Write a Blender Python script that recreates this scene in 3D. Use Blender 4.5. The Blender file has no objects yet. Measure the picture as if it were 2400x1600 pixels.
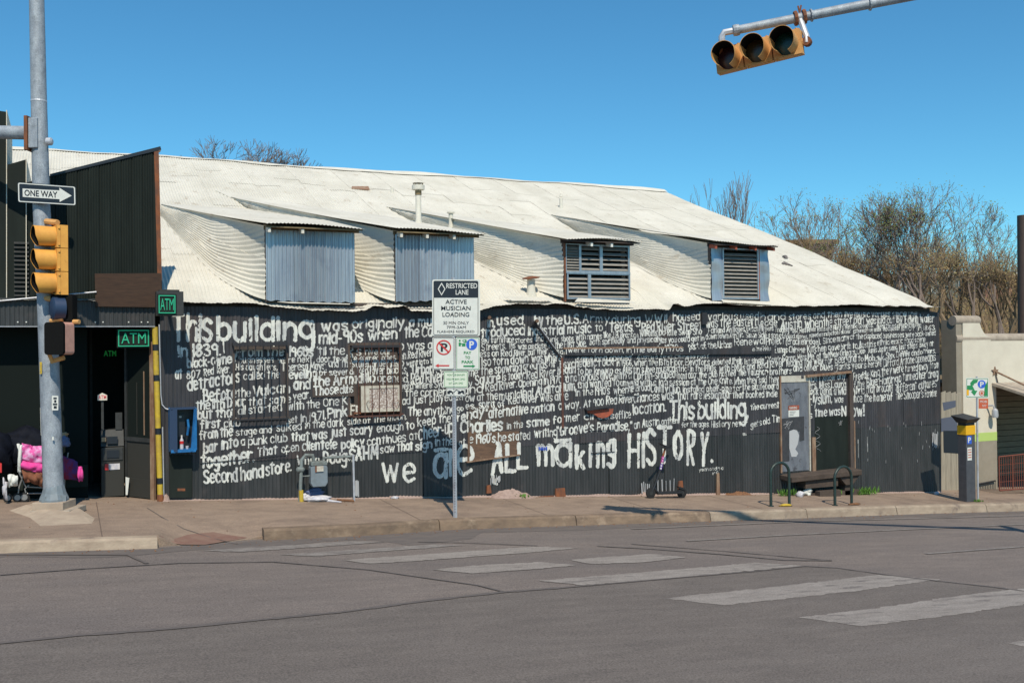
import bpy, bmesh, math, random
import numpy as np
from mathutils import Vector as V, Matrix

# ---------------------------------------------------------------- camera, sky, sun, exposure
FP = 2333.0                      # focal length in photo pixels (35 mm on a 36 mm wide frame)
PHI = math.radians(24.0)         # the painted wall runs along world X; the camera looks 24 degrees off its normal
PITCH = math.atan(20 / FP); ROLL = math.radians(0.6)
f0 = V((math.sin(PHI), math.cos(PHI), 0)); r0 = V((math.cos(PHI), -math.sin(PHI), 0)); u0 = V((0, 0, 1))
CF = f0 * math.cos(PITCH) + u0 * math.sin(PITCH)
_u = -f0 * math.sin(PITCH) + u0 * math.cos(PITCH)
CR = r0 * math.cos(ROLL) - _u * math.sin(ROLL)
CU = r0 * math.sin(ROLL) + _u * math.cos(ROLL)
def R(px, py): return CF + CR * ((px - 1200) / FP) + CU * ((800 - py) / FP)
CAM = -R(385, 1172) * 17.14      # foot of the wall's left end is the world origin

scene = bpy.context.scene
col = scene.collection
cd = bpy.data.cameras.new('camera'); cam = bpy.data.objects.new('camera', cd); col.objects.link(cam)
cd.sensor_width = 36; cd.lens = 36 * FP / 2400; cd.clip_start = .1; cd.clip_end = 3000
cam.matrix_world = Matrix(((CR.x, CU.x, -CF.x, CAM.x), (CR.y, CU.y, -CF.y, CAM.y), (CR.z, CU.z, -CF.z, CAM.z), (0, 0, 0, 1)))
scene.camera = cam

SUNH = (r0 * .18 - f0).normalized()
ELEV = math.radians(50)
SUN = (SUNH * math.cos(ELEV) + u0 * math.sin(ELEV)).normalized()
sd = bpy.data.lights.new('sun', 'SUN'); so = bpy.data.objects.new('sun', sd); col.objects.link(so)
sd.energy = 4.5; sd.angle = math.radians(.5); sd.color = (1.0, .90, .735)
so.rotation_euler = SUN.to_track_quat('Z', 'Y').to_euler()
world = bpy.data.worlds.new('World'); scene.world = world; world.use_nodes = True
wn = world.node_tree; wn.nodes.clear()
sky = wn.nodes.new('ShaderNodeTexSky'); sky.sky_type = 'NISHITA'; sky.sun_disc = False
sky.sun_elevation = ELEV; sky.sun_rotation = math.atan2(SUN.x, SUN.y)
sky.air_density = 1.0; sky.dust_density = 0; sky.ozone_density = 3.5; sky.altitude = 300
bg = wn.nodes.new('ShaderNodeBackground'); bg.inputs[1].default_value = .13
hs = wn.nodes.new('ShaderNodeHueSaturation'); hs.inputs['Saturation'].default_value = 1.06
tint = wn.nodes.new('ShaderNodeMix'); tint.data_type = 'RGBA'; tint.blend_type = 'MULTIPLY'; tint.inputs[0].default_value = 1; tint.inputs[7].default_value = (.47, .93, 1.0, 1)
wo = wn.nodes.new('ShaderNodeOutputWorld')
wn.links.new(sky.outputs[0], hs.inputs['Color']); wn.links.new(hs.outputs[0], tint.inputs[6]); wn.links.new(tint.outputs[2], bg.inputs[0]); wn.links.new(bg.outputs[0], wo.inputs[0])
scene.view_settings.view_transform = 'Standard'; scene.view_settings.look = 'None'
scene.view_settings.exposure = 0; scene.view_settings.gamma = 1
try: scene.view_settings.use_curve_mapping = False
except Exception: pass

# ---------------------------------------------------------------- placing helpers
def plane(px, py, p, n):
    d = R(px, py); p = V(p); n = V(n)
    return CAM + d * ((p - CAM).dot(n) / d.dot(n))
def onY(px, py, y=0.): return plane(px, py, (0, y, 0), (0, 1, 0))
def onX(px, py, x): return plane(px, py, (x, 0, 0), (1, 0, 0))
def atD(px, py, D): return CAM + R(px, py) * D
XB, ZB = onY(2204, 1153).x, onY(2204, 1153).z
KS = ZB / XB                                     # the street falls to the right
def walk_z(x, y): return KS * x + .015 * y
ROAD = -.2
def road_z(x): return KS * x + ROAD
def onW(px, py): return plane(px, py, (0, 0, 0), (-KS, -.015, 1))
def onR(px, py): return plane(px, py, (0, 0, ROAD), (-KS, 0, 1))
def depth(p): return (V(p) - CAM).dot(CF)
def ppm(p): return FP / depth(p)                 # photo pixels per metre at a point

class MB:
    def __init__(s): s.v = []; s.f = []
    def add(s, vs, fs):
        o = len(s.v); s.v += [V(a) for a in vs]; s.f += [tuple(i + o for i in f) for f in fs]; return s
    def poly(s, *p): return s.add(p, [tuple(range(len(p)))])
    def box(s, c, size, m=None):
        c = V(c); h = V(size) / 2
        vs = [V((a, b, d)) for a in (-h.x, h.x) for b in (-h.y, h.y) for d in (-h.z, h.z)]
        if m is not None: vs = [m @ q for q in vs]
        return s.add([c + q for q in vs], [(0, 1, 3, 2), (4, 6, 7, 5), (0, 4, 5, 1), (2, 3, 7, 6), (0, 2, 6, 4), (1, 5, 7, 3)])
    def span(s, a, b):
        a, b = V(a), V(b); return s.box((a + b) / 2, [abs(x) for x in (b - a)])
    def hexa(s, q, d):                            # quad q extruded by vector d
        d = V(d); q = [V(a) for a in q]; n = len(q)
        return s.add(q + [a + d for a in q], [tuple(range(n)), tuple(range(2 * n - 1, n - 1, -1))] + [(i, i + n, (i + 1) % n + n, (i + 1) % n) for i in range(n)])
    def tube(s, pts, r, n=8, cap=True, ph=0.):
        pts = [V(p) for p in pts]; rs = r if isinstance(r, (list, tuple)) else [r] * len(pts)
        o = len(s.v); t0 = None; a = None
        for i, p in enumerate(pts):
            t = (pts[min(i + 1, len(pts) - 1)] - pts[max(i - 1, 0)]).normalized()
            if a is None:
                a = t.cross(V((0, 0, 1)) if abs(t.z) < .9 else V((0, 1, 0))).normalized()
            else: a = (a - t * a.dot(t)).normalized()
            b = t.cross(a)
            for k in range(n):
                w = 2 * math.pi * k / n + ph
                s.v.append(p + (a * math.cos(w) + b * math.sin(w)) * rs[i])
        for i in range(len(pts) - 1):
            for k in range(n):
                s.f.append((o + i * n + k, o + i * n + (k + 1) % n, o + (i + 1) * n + (k + 1) % n, o + (i + 1) * n + k))
        if cap:
            s.f.append(tuple(o + k for k in range(n - 1, -1, -1))); s.f.append(tuple(o + (len(pts) - 1) * n + k for k in range(n)))
        return s
    def lathe(s, c, prof, n=20, axis=(0, 0, 1)):
        c = V(c); ax = V(axis).normalized(); a = ax.orthogonal().normalized(); b = ax.cross(a); o = len(s.v)
        for r, h in prof:
            for k in range(n):
                w = 2 * math.pi * k / n
                s.v.append(c + ax * h + (a * math.cos(w) + b * math.sin(w)) * r)
        for i in range(len(prof) - 1):
            for k in range(n): s.f.append((o + i * n + k, o + i * n + (k + 1) % n, o + (i + 1) * n + (k + 1) % n, o + (i + 1) * n + k))
        s.f.append(tuple(o + k for k in range(n - 1, -1, -1))); s.f.append(tuple(o + (len(prof) - 1) * n + k for k in range(n)))
        return s
    def grid(s, nx, ny, fn):
        o = len(s.v)
        for j in range(ny + 1):
            for i in range(nx + 1): s.v.append(V(fn(i / nx, j / ny)))
        for j in range(ny):
            for i in range(nx):
                a = o + j * (nx + 1) + i; s.f.append((a, a + 1, a + nx + 2, a + nx + 1))
        return s
    def build(s, name, m=None, parent=None, origin=None, smooth=False, bevel=0., **kw):
        og = V(parent.get('_o', (0, 0, 0))) if (parent is not None and origin is None) else V(origin or (0, 0, 0))
        me = bpy.data.meshes.new(name); me.from_pydata([tuple(q - og) for q in s.v], [], s.f); me.update()
        if smooth: me.polygons.foreach_set('use_smooth', [True] * len(me.polygons))
        o = bpy.data.objects.new(name, me); col.objects.link(o)
        if m: me.materials.append(m)
        if parent is not None:
            o.parent = parent; po = V(parent.get('_o', (0, 0, 0))); o.location = og - po
            o['_o'] = tuple(og)
        else:
            o.location = og; o['_o'] = tuple(og)
        if smooth:
            try: me.set_sharp_from_angle(angle=math.radians(38))
            except Exception: pass
        if bevel:
            b = o.modifiers.new('bevel', 'BEVEL'); b.width = bevel; b.segments = 2; b.limit_method = 'ANGLE'
        for k, v in kw.items(): o[k] = v
        return o

def thing(name, loc, label, cat, group=None):
    o = bpy.data.objects.new(name, None); col.objects.link(o); o.location = V(loc); o['_o'] = tuple(V(loc))
    o.empty_display_size = .2
    o['label'] = label; o['category'] = cat
    if group: o['group'] = group
    return o
def tag(o, label, cat, group=None):
    o['label'] = label; o['category'] = cat
    if group: o['group'] = group
    return o
def struct(o): o['kind'] = 'structure'; return o

# ---------------------------------------------------------------- materials
def mat(name, c, c2=None, scale=6., stretch=(1, 1, 1), rough=.8, metal=0., bump=0., bscale=60., fac=(.35, .65), c3=None, s3=2., f3=(.62, .7), rnd=0., emit=0., spec=.5, detail=6., st3=(1, 1, 1), grain=0., gscale=110.):
    m = bpy.data.materials.new(name); m.use_nodes = True; t = m.node_tree; N = t.nodes; L = t.links
    b = N['Principled BSDF']; b.inputs['Roughness'].default_value = rough; b.inputs['Metallic'].default_value = metal
    b.inputs['Specular IOR Level'].default_value = spec
    c = (*c, 1); b.inputs['Base Color'].default_value = c
    g = N.new('ShaderNodeNewGeometry')
    def noise(sc, st=(1, 1, 1), det=detail):
        mp = N.new('ShaderNodeMapping'); mp.inputs['Scale'].default_value = st; L.new(g.outputs['Position'], mp.inputs[0])
        n = N.new('ShaderNodeTexNoise'); n.inputs['Scale'].default_value = sc; n.inputs['Detail'].default_value = det; n.inputs['Roughness'].default_value = .62
        L.new(mp.outputs[0], n.inputs['Vector']); return n.outputs['Fac']
    def rng(o, a, b_):
        r = N.new('ShaderNodeMapRange'); r.inputs[1].default_value = a; r.inputs[2].default_value = b_; L.new(o, r.inputs[0]); return r.outputs[0]
    def mix(f, a, b_):
        x = N.new('ShaderNodeMix'); x.data_type = 'RGBA'; L.new(f, x.inputs[0])
        for v, i in ((a, 6), (b_, 7)):
            if isinstance(v, tuple): x.inputs[i].default_value = v
            else: L.new(v, x.inputs[i])
        return x.outputs[2]
    out = None
    if c2: out = mix(rng(noise(scale, stretch), *fac), c, (*c2, 1))
    if c3: out = mix(rng(noise(s3, st3), *f3), out or c, (*c3, 1))
    if rnd:
        oi = N.new('ShaderNodeObjectInfo'); r = rng(oi.outputs['Random'], 0, 1)
        mr = N.new('ShaderNodeMapRange'); mr.inputs[3].default_value = 1 - rnd; mr.inputs[4].default_value = 1 + rnd; L.new(oi.outputs['Random'], mr.inputs[0])
        x = N.new('ShaderNodeVectorMath'); x.operation = 'SCALE'
        if out: L.new(out, x.inputs[0])
        else: x.inputs[0].default_value = c[:3]
        L.new(mr.outputs[0], x.inputs['Scale']); out = x.outputs[0]
    if grain:
        gr = N.new('ShaderNodeMapRange'); gr.inputs[1].default_value = .3; gr.inputs[2].default_value = .7; gr.inputs[3].default_value = 1 - grain; gr.inputs[4].default_value = 1 + grain
        L.new(noise(gscale, (1, 1, 1), 3.), gr.inputs[0]); x = N.new('ShaderNodeVectorMath'); x.operation = 'SCALE'
        if out: L.new(out, x.inputs[0])
        else: x.inputs[0].default_value = c[:3]
        L.new(gr.outputs[0], x.inputs['Scale']); out = x.outputs[0]
    if out: L.new(out, b.inputs['Base Color'])
    if bump:
        bp = N.new('ShaderNodeBump'); bp.inputs['Strength'].default_value = 1; bp.inputs['Distance'].default_value = bump
        L.new(noise(bscale, (1, 1, 1), 4.), bp.inputs['Height']); L.new(bp.outputs[0], b.inputs['Normal'])
    if emit:
        b.inputs['Emission Color'].default_value = c; b.inputs['Emission Strength'].default_value = emit
    return m
M = {}
M['asphalt'] = mat('asphalt', (.155, .128, .114), (.203, .168, .148), 2.4, (.5, 2.2, 1), .93, fac=(.3,.7), bump=.006, bscale=90, c3=(.128, .11, .104), s3=.5, f3=(.42, .8), st3=(.35, 1.5, 1), detail=14, grain=.42, gscale=55)
M['asphalt2'] = mat('newer_asphalt', (.122, .103, .092), (.163, .138, .122), 2.4, (.5, 2.2, 1), .93, fac=(.3,.7), bump=.006, bscale=90, c3=(.165, .142, .128), s3=.6, f3=(.5, .85), st3=(.3, 1.8, 1), detail=14, grain=.42, gscale=55)
M['joint'] = mat('slab_joint_dirt', (.13, .095, .075), rough=.95)
M['asphalt_gutter'] = mat('asphalt_gutter', (.15, .125, .11), (.11, .095, .09), 3, (1, 3, 1), .95, detail=10)
M['tar'] = mat('tar', (.108, .093, .087), (.135, .115, .105), 14, rough=.8)
M['stripe'] = mat('stripe_paint', (.30, .268, .243), (.215, .188, .168), 4, (.5, 2, 1), .85, fac=(.3, .7), detail=14, c3=(.15, .13, .12), s3=3.5, f3=(.56, .66), st3=(.5, 2.5, 1), grain=.3, gscale=55)
M['lane'] = mat('lane_paint', (.26, .235, .215), (.15, .13, .12), 5, (1, 3, 1), .85, detail=14, grain=.3, gscale=55)
M['walk'] = mat('sidewalk_concrete', (.232, .170, .128), (.30, .222, .165), 2.2, (1, 2, 1), .92, bump=.004, bscale=70, c3=(.165, .12, .092), s3=1.1, f3=(.50, .74), detail=14, grain=.25, gscale=60)
M['ramp'] = mat('ramp_red_paint', (.19, .098, .075), (.225, .14, .105), 5, rough=.9, detail=10)
M['kerb'] = mat('kerb_concrete', (.40, .32, .24), (.28, .215, .16), 3.5, (1, 1, 2), .92, bump=.01, bscale=25, rnd=.12, c3=(.16, .12, .10), s3=2.2, f3=(.58, .7), detail=12)
M['kerb_dirty'] = mat('dirty_kerb_concrete', (.22, .155, .105), (.14, .10, .072), 3.5, (1, 1, 2), .95, bump=.012, bscale=18, rnd=.15, c3=(.32, .24, .17), s3=2.6, f3=(.55, .72), detail=12)
M['pad'] = mat('pad_concrete', (.42, .34, .26), (.33, .26, .20), 5, rough=.92, bump=.004, bscale=40, detail=10)
M['black'] = mat('black_sheet_paint', (.023, .023, .026), (.047, .045, .051), 3.2, (3, 1, .35), .55, c3=(.062, .046, .042), s3=1.4, f3=(.52, .7), rnd=.16, detail=10, st3=(1, 1, .6), bump=.0015, bscale=60)
M['black2'] = mat('black_gloss_base_paint', (.020, .023, .024), (.040, .041, .043), 3.2, (3, 1, .35), .5, c3=(.05, .046, .046), s3=2.4, f3=(.6, .75), rnd=.2, detail=10)
M['blackbrown'] = mat('black_weathered_wood', (.045, .038, .036), (.09, .065, .052), 5, (4, 1, .5), .8, detail=10)
M['front'] = mat('black_front_paint_and_shade', (.010, .0145, .0125), (.016, .022, .019), 2.5, (2, 1, .4), .75, rnd=.1, spec=.2)  # false front's own black; on the bay walls it stands in for shade
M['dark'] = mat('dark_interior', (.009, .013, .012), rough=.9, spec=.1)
M['white'] = mat('white_lettering_paint', (.66, .67, .62), (.40, .41, .41), 7, (1, 1, .6), .7, fac=(.42, .68), c3=(.26, .26, .26), s3=40, f3=(.62, .76), detail=10)
M['blue_paint'] = mat('blue_spray_paint', (.02, .07, .42), rough=.6)
M['roof'] = mat('cream_roof_coating', (.565, .54, .465), (.66, .635, .56), 1.3, (1, .6, 1), .75, rnd=.025, c3=(.40, .34, .26), s3=4.5, f3=(.60, .76), st3=(1, .35, 1), grain=.07, gscale=25, detail=14, bump=.003, bscale=30, spec=.3)
M['roof_rust'] = mat('rusted_roof_edge', (.22, .10, .05), (.35, .25, .18), 14, rough=.9)
M['galv'] = mat('galvanised_sheet', (.34, .37, .42), (.46, .49, .52), 3, (4, 1, .3), .38, metal=.62, rnd=.1, c3=(.28, .31, .37), s3=2.5, f3=(.55, .75))
M['galvpipe'] = mat('galvanised_steel', (.42, .44, .48), (.52, .54, .58), 12, rough=.5, metal=.3, c3=(.30, .30, .33), s3=5, f3=(.58, .75))
M['polegrey'] = mat('grey_pole_paint', (.36, .40, .44), (.24, .27, .31), 9, (1, 1, .5), rough=.6, metal=.15, c3=(.15, .17, .19), s3=7, f3=(.55, .75), grain=.25, gscale=70, detail=12)
M['slat'] = mat('louver_slat_metal', (.36, .34, .31), (.26, .245, .22), 8, (1, 1, 4), .5, metal=.2)
M['wood'] = mat('brown_board', (.15, .088, .055), (.09, .055, .038), 7, (1, 1, 5), .85, detail=10, c3=(.22, .15, .10), s3=9, f3=(.62, .75))
M['plywood'] = mat('dark_plywood', (.032, .015, .008), (.055, .027, .014), 5, (1, 1, 7), .8, detail=10)
M['rafter'] = mat('rafter_wood', (.24, .18, .09), (.14, .10, .055), 6, rough=.85)
M['redwood'] = mat('red_painted_wood', (.40, .085, .04), (.22, .07, .045), 9, rough=.8)
M['rust'] = mat('rust', (.26, .085, .03), (.12, .055, .035), 12, (1, 1, .4), .9)
M['yellow'] = mat('yellow_post_paint', (.55, .39, .03), (.42, .29, .04), 10, rough=.6, c3=(.10, .07, .04), s3=12, f3=(.62, .7))
M['signal'] = mat('signal_yellow', (.74, .37, .075), (.62, .29, .06), 5, rough=.55, spec=.3, rnd=.03, c3=(.40, .17, .04), s3=6, f3=(.62, .76))
M['signal_old'] = mat('faded_signal_orange', (.68, .37, .13), (.54, .28, .10), 5, rough=.6, spec=.3, c3=(.25, .12, .05), s3=6, f3=(.62, .75))
M['visor_in'] = mat('matte_black', (.008, .008, .008), rough=.9, spec=.1)
M['lensr'] = mat('dark_red_lens', (.04, .008, .008), rough=.3)
M['lensy'] = mat('dark_amber_lens', (.05, .025, .006), rough=.3)
M['lensg'] = mat('dark_green_lens', (.006, .03, .02), rough=.3)
M['pink'] = mat('pink_faded_housing', (.62, .33, .25), (.52, .27, .21), 12, rough=.6)
M['signw'] = mat('sign_white', (.68, .69, .64), (.62, .63, .59), 10, rough=.45)
M['signk'] = mat('sign_black', (.014, .017, .024), rough=.4)
M['signr'] = mat('sign_red', (.55, .03, .03), rough=.45)
M['signg'] = mat('sign_green', (.02, .23, .075), rough=.45)
M['signb'] = mat('sign_blue', (.03, .11, .55), rough=.45)
M['signpale'] = mat('sign_pale_green', (.62, .68, .56), rough=.5)
M['redsign'] = mat('orange_red_sign', (.50, .10, .04), rough=.5)
M['neon'] = mat('green_neon', (.015, .33, .18), emit=.22)
M['neon2'] = mat('reflected_neon_green', (.01, .22, .03), emit=.08)
M['atmred'] = mat('lit_red_letters', (.6, .1, .12), emit=.15)
M['atmwhite'] = mat('lit_topper', (.6, .58, .5), emit=.12)
M['blue'] = mat('payphone_blue', (.016, .16, .42), (.012, .11, .30), 9, rough=.4)
M['bluedark'] = mat('payphone_shaded_blue', (.018, .04, .09), rough=.5)  # darker copy of the hood blue, shade put into the colour
M['grey'] = mat('grey_plastic', (.034, .036, .036), (.022, .024, .024), 12, rough=.6)  # darkened so the cash machine looks shaded in the bay
M['greybeige'] = mat('shaded_beige_panel', (.026, .026, .022), rough=.7)  # beige with the shade of the bay put into its colour
M['meter'] = mat('gas_meter_grey', (.19, .235, .27), (.15, .18, .20), 8, rough=.6)
M['pipe'] = mat('painted_pipe', (.20, .24, .24), (.12, .13, .12), 10, rough=.7)
M['acwhite'] = mat('air_conditioner_cream', (.55, .54, .46), (.42, .38, .32), 12, rough=.6)
M['acgrille'] = mat('scribbled_grille', (.30, .24, .21), (.62, .58, .54), 32, (1, 1, 1), .8, fac=(.5, .56))
M['acbrown'] = mat('air_conditioner_side', (.16, .10, .06), (.08, .05, .03), 8, (1, 1, 4), .8)
M['rustbar'] = mat('rusty_window_bar', (.13, .045, .028), (.06, .03, .025), 10, rough=.85)
M['blackbar'] = mat('black_window_bar', (.02, .02, .024), rough=.6)
M['door'] = mat('grey_metal_door', (.17, .185, .21), (.10, .11, .13), 3, (2, 1, .7), .6, c3=(.06, .06, .07), s3=3.2, f3=(.6, .66))
M['doordark'] = mat('dark_door_patch', (.03, .032, .036), (.05, .05, .055), 8, rough=.6)
M['scratch'] = mat('pale_scribble', (.42, .43, .44), rough=.8)
M['jamb'] = mat('brown_jamb', (.17, .085, .05), (.30, .21, .14), 10, (1, 1, .3), .8)
M['concrete_old'] = mat('old_brown_concrete', (.05, .037, .030), (.085, .062, .048), 6, rough=.95, detail=10, c3=(.05, .04, .035), s3=4, f3=(.55, .7))
M['rackgreen'] = mat('dark_green_rack', (.013, .028, .026), (.024, .045, .04), 12, rough=.45)
M['tyre'] = mat('black_rubber', (.012, .012, .013), rough=.8)
M['scooter'] = mat('scooter_black', (.018, .018, .02), rough=.4)
M['magenta'] = mat('scooter_magenta', (.42, .02, .22), rough=.4)
M['purple'] = mat('scooter_purple', (.16, .05, .42), rough=.4)
M['weed'] = mat('weed_green', (.06, .16, .015), (.10, .22, .03), 30, rough=.8)
M['litterw'] = mat('litter_white', (.62, .60, .60), (.42, .42, .48), 22, rough=.7)
M['litterb'] = mat('litter_blue', (.10, .13, .24), rough=.8)
M['litterbr'] = mat('litter_brown', (.23, .11, .05), (.13, .06, .03), 20, rough=.9)
M['paypole'] = mat('pay_station_grey', (.055, .058, .068), (.075, .077, .088), 10, rough=.5)
M['paycap'] = mat('pay_station_cap', (.025, .026, .028), rough=.5)
M['amber'] = mat('pay_station_yellow', (.75, .40, .01), rough=.5)
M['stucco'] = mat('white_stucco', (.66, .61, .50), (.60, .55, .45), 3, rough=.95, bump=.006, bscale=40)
M['coping'] = mat('weathered_coping', (.42, .36, .29), (.30, .25, .20), 7, rough=.95, detail=10)
M['lime'] = mat('lime_green_band', (.42, .56, .16), rough=.9)
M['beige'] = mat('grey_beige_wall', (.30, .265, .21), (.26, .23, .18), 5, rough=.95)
M['siding'] = mat('tan_siding', (.26, .21, .14), (.21, .165, .11), 4, (1, 1, 3), .9, rnd=.06)
M['fence'] = mat('pale_board', (.34, .30, .23), (.26, .23, .18), 5, (4, 1, .5), .9, rnd=.1, detail=10)
M['bluegrey'] = mat('blue_grey_overpaint', (.085, .10, .14), rough=.85)
M['railred'] = mat('red_brown_rail', (.17, .05, .03), rough=.6)
M['bark'] = mat('bark', (.23, .18, .15), (.15, .115, .10), 12, rough=.95)
M['barkfar'] = mat('grey_bark', (.22, .185, .17), (.16, .13, .12), 8, rough=.95)
M['twig'] = mat('reddish_twig', (.26, .185, .11), (.19, .135, .085), 5, rough=.95)
M['leaf'] = mat('spring_leaf', (.11, .16, .035), (.16, .20, .055), 1.2, rough=.8)
M['leafbrown'] = mat('brown_leaf', (.27, .17, .07), (.20, .19, .07), 1.5, rough=.85)
M['ground'] = mat('dry_ground', (.14, .095, .06), (.10, .085, .04), .5, rough=1., detail=8)
M['brickfar'] = mat('brown_brick_far', (.28, .17, .09), (.22, .13, .07), 3, rough=.95)
M['farroof'] = mat('pale_far_roof', (.55, .52, .47), rough=.8)
M['farwall'] = mat('green_grey_far_wall', (.10, .135, .13), (.13, .15, .14), 2, rough=.9)
M['farred'] = mat('red_brown_far_wall', (.22, .11, .08), rough=.9)
M['glass'] = mat('window_glass', (.10, .17, .20), rough=.15)
M['brownpole'] = mat('brown_steel_pole', (.085, .055, .042), (.07, .045, .035), 5, rough=.6)
M['pinkcloth'] = mat('pink_printed_blanket', (.70, .10, .36), (.66, .36, .58), 16, rough=.9, fac=(.42, .58), c3=(.42, .03, .20), s3=9, f3=(.58, .63))
M['hotpink'] = mat('hot_pink_blanket', (.72, .04, .26), (.60, .08, .32), 30, rough=.9)
M['purplecloth'] = mat('purple_red_blanket', (.10, .03, .14), (.22, .015, .05), 12, rough=.9, fac=(.42, .58))
M['brownbag'] = mat('brown_paper_bag', (.24, .09, .045), (.15, .055, .03), 14, rough=.9)
M['navybag'] = mat('navy_black_bag', (.003, .004, .008), (.006, .008, .016), 9, rough=.75, spec=.15)
M['chrome'] = mat('dull_wire', (.30, .30, .30), rough=.4, metal=.5)
M['tan'] = mat('tan_cloth', (.42, .28, .16), rough=.9)
M['shoe'] = mat('grey_shoe', (.10, .085, .08), (.2, .18, .17), 30, rough=.8)
M['soil'] = mat('pinkish_rubble', (.38, .28, .24), (.28, .20, .17), 20, rough=.95, bump=.01, bscale=30)

_glyph = {}
def text_geo(t, offset=0.):
    key = (t, offset)
    if key not in _glyph:
        cu = bpy.data.curves.new('t', 'FONT'); cu.body = t; cu.offset = offset; cu.resolution_u = 3; cu.size = 1
        ob = bpy.data.objects.new('t', cu); col.objects.link(ob); bpy.context.view_layer.update()
        me = bpy.data.meshes.new_from_object(ob.evaluated_get(bpy.context.evaluated_depsgraph_get()))
        vs = np.array([v.co[:] for v in me.vertices]); fs = [tuple(p.vertices) for p in me.polygons]
        bpy.data.objects.remove(ob); bpy.data.curves.remove(cu); bpy.data.meshes.remove(me)
        _glyph[key] = (vs, fs)
    return _glyph[key]
def txt(mb, t, o, ux, uy, w, h, offset=.012):
    """flat lettering fitted into a w by h box with lower left corner o"""
    vs, fs = text_geo(t, offset); lo = vs.min(0); sz = vs.max(0) - lo
    o = V(o); ux = V(ux); uy = V(uy)
    mb.add([o + ux * ((v[0] - lo[0]) / sz[0] * w) + uy * ((v[1] - lo[1]) / sz[1] * h) for v in vs], fs)
def noise1(seed, n=400):
    r = np.random.RandomState(seed).rand(n)
    def f(x):
        i = np.floor(x).astype(int); t = x - i; t = t * t * (3 - 2 * t)
        return r[i % n] * (1 - t) + r[(i + 1) % n] * t
    return f
def noise2(seed, n=256):
    r = np.random.RandomState(seed).rand(n, n)
    def f(x, y):
        x = np.asarray(x, float); y = np.asarray(y, float)
        i = np.floor(x).astype(int); j = np.floor(y).astype(int); t = x - i; s = y - j; t = t * t * (3 - 2 * t); s = s * s * (3 - 2 * s)
        return ((r[i % n, j % n] * (1 - t) + r[(i + 1) % n, j % n] * t) * (1 - s) + (r[i % n, (j + 1) % n] * (1 - t) + r[(i + 1) % n, (j + 1) % n] * t) * s)
    return f
# ---------------------------------------------------------------- ground, road, sidewalk
KPX = [(-500, 1300, 0), (0, 1268, 0), (370, 1259, 0), (500, 1251, 1), (617, 1241, 0), (720, 1237, 0), (868, 1230, 0), (1063, 1217, 0), (1274, 1211, 0), (1561, 1203, 0), (1806, 1196, 0), (2150, 1185, 0), (2400, 1179, 0), (3000, 1160, 0)]
KP = [onW(a, b) for a, b, c in KPX]
KX = [p.x for p in KP]; KY = [p.y for p in KP]
def kerb_y(x): return float(np.interp(x, KX, KY))
XR0, XR1 = KP[2].x, KP[4].x
def sstep(t): t = min(1, max(0, t)); return t * t * (3 - 2 * t)
def ramp(x, y):
    if not (XR0 - .3 < x < XR1 + .5): return 0.
    a = sstep((x - XR0 + .05) / .35) * (1 - sstep((x - XR1 + .15) / .5))
    return a * (1 - sstep((y - kerb_y(x)) / 1.7))
def walk_top(x, y):
    z = walk_z(x, y); return z - ramp(x, y) * (z - road_z(x) - .006)
g = MB()
for a, b in (((-400, -300), (700, -60)), ((-400, -60), (700, 8)), ((-400, 8), (700, 900))):
    pass
def gz(x): return KS * max(-60, min(60, x)) - .6
g.grid(60, 40, lambda u, v: ((u - .4) * 900, v * 900 - 200, gz((u - .4) * 900)))
struct(g.build('ground', M['ground']))
g = MB(); g.grid(40, 20, lambda u, v: (-45 + u * 105, -45 + v * 48, road_z(-45 + u * 105)))
road = struct(g.build('road', M['asphalt']))
g = MB(); xs = sorted(set([x for x in KX] + list(np.linspace(KX[0], KX[-1], 140))))
yt = [0, .02, .05, .1, .16, .24, .34, .45, .56, .68, .8, .9, 1]
for x in xs: g.v.append(V((x, kerb_y(x) + .12, road_z(x) - .03)))
yt_n = len(yt) + 1
for j, t in enumerate(yt):
    for x in xs:
        y0 = kerb_y(x) + .12; y = y0 + t * (9 - y0); g.v.append(V((x, y, walk_top(x, y))))
nx = len(xs)
for j in range(yt_n - 1):
    for i in range(nx - 1): a = j * nx + i; g.f.append((a, a + 1, a + nx + 1, a + nx))
walk = struct(g.build('sidewalk', M['walk'], smooth=True))
# ramp paint, 4 mm proud of the sidewalk
g = MB()
pa, pb = [onW(*p) for p in ((372, 1256), (440, 1236), (500, 1231), (590, 1247), (570, 1256), (520, 1262), (460, 1268), (384, 1270))], None
cx = sum((p.x for p in pa)) / 8; cy = sum((p.y for p in pa)) / 8
g.v = [V((cx, cy, walk_top(cx, cy) + .006))] + [V((p.x, max(p.y, kerb_y(p.x) + .22), 0)) for p in pa]
for q in g.v[1:]: q.z = walk_top(q.x, q.y) + .006
for i in range(8): g.f.append((0, 1 + i, 1 + (i + 1) % 8))
bmv = g
g2 = MB()
for i in range(8):
    A_, B_ = g.v[1 + i], g.v[1 + (i + 1) % 8]; c0 = g.v[0]
    def fn(u, v, A_=A_, B_=B_):
        p = c0.lerp(A_.lerp(B_, u), v); return (p.x, p.y, walk_top(p.x, p.y) + .006)
    g2.grid(4, 6, fn)
g2.build('ramp_paint', M['ramp'], walk)
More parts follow.
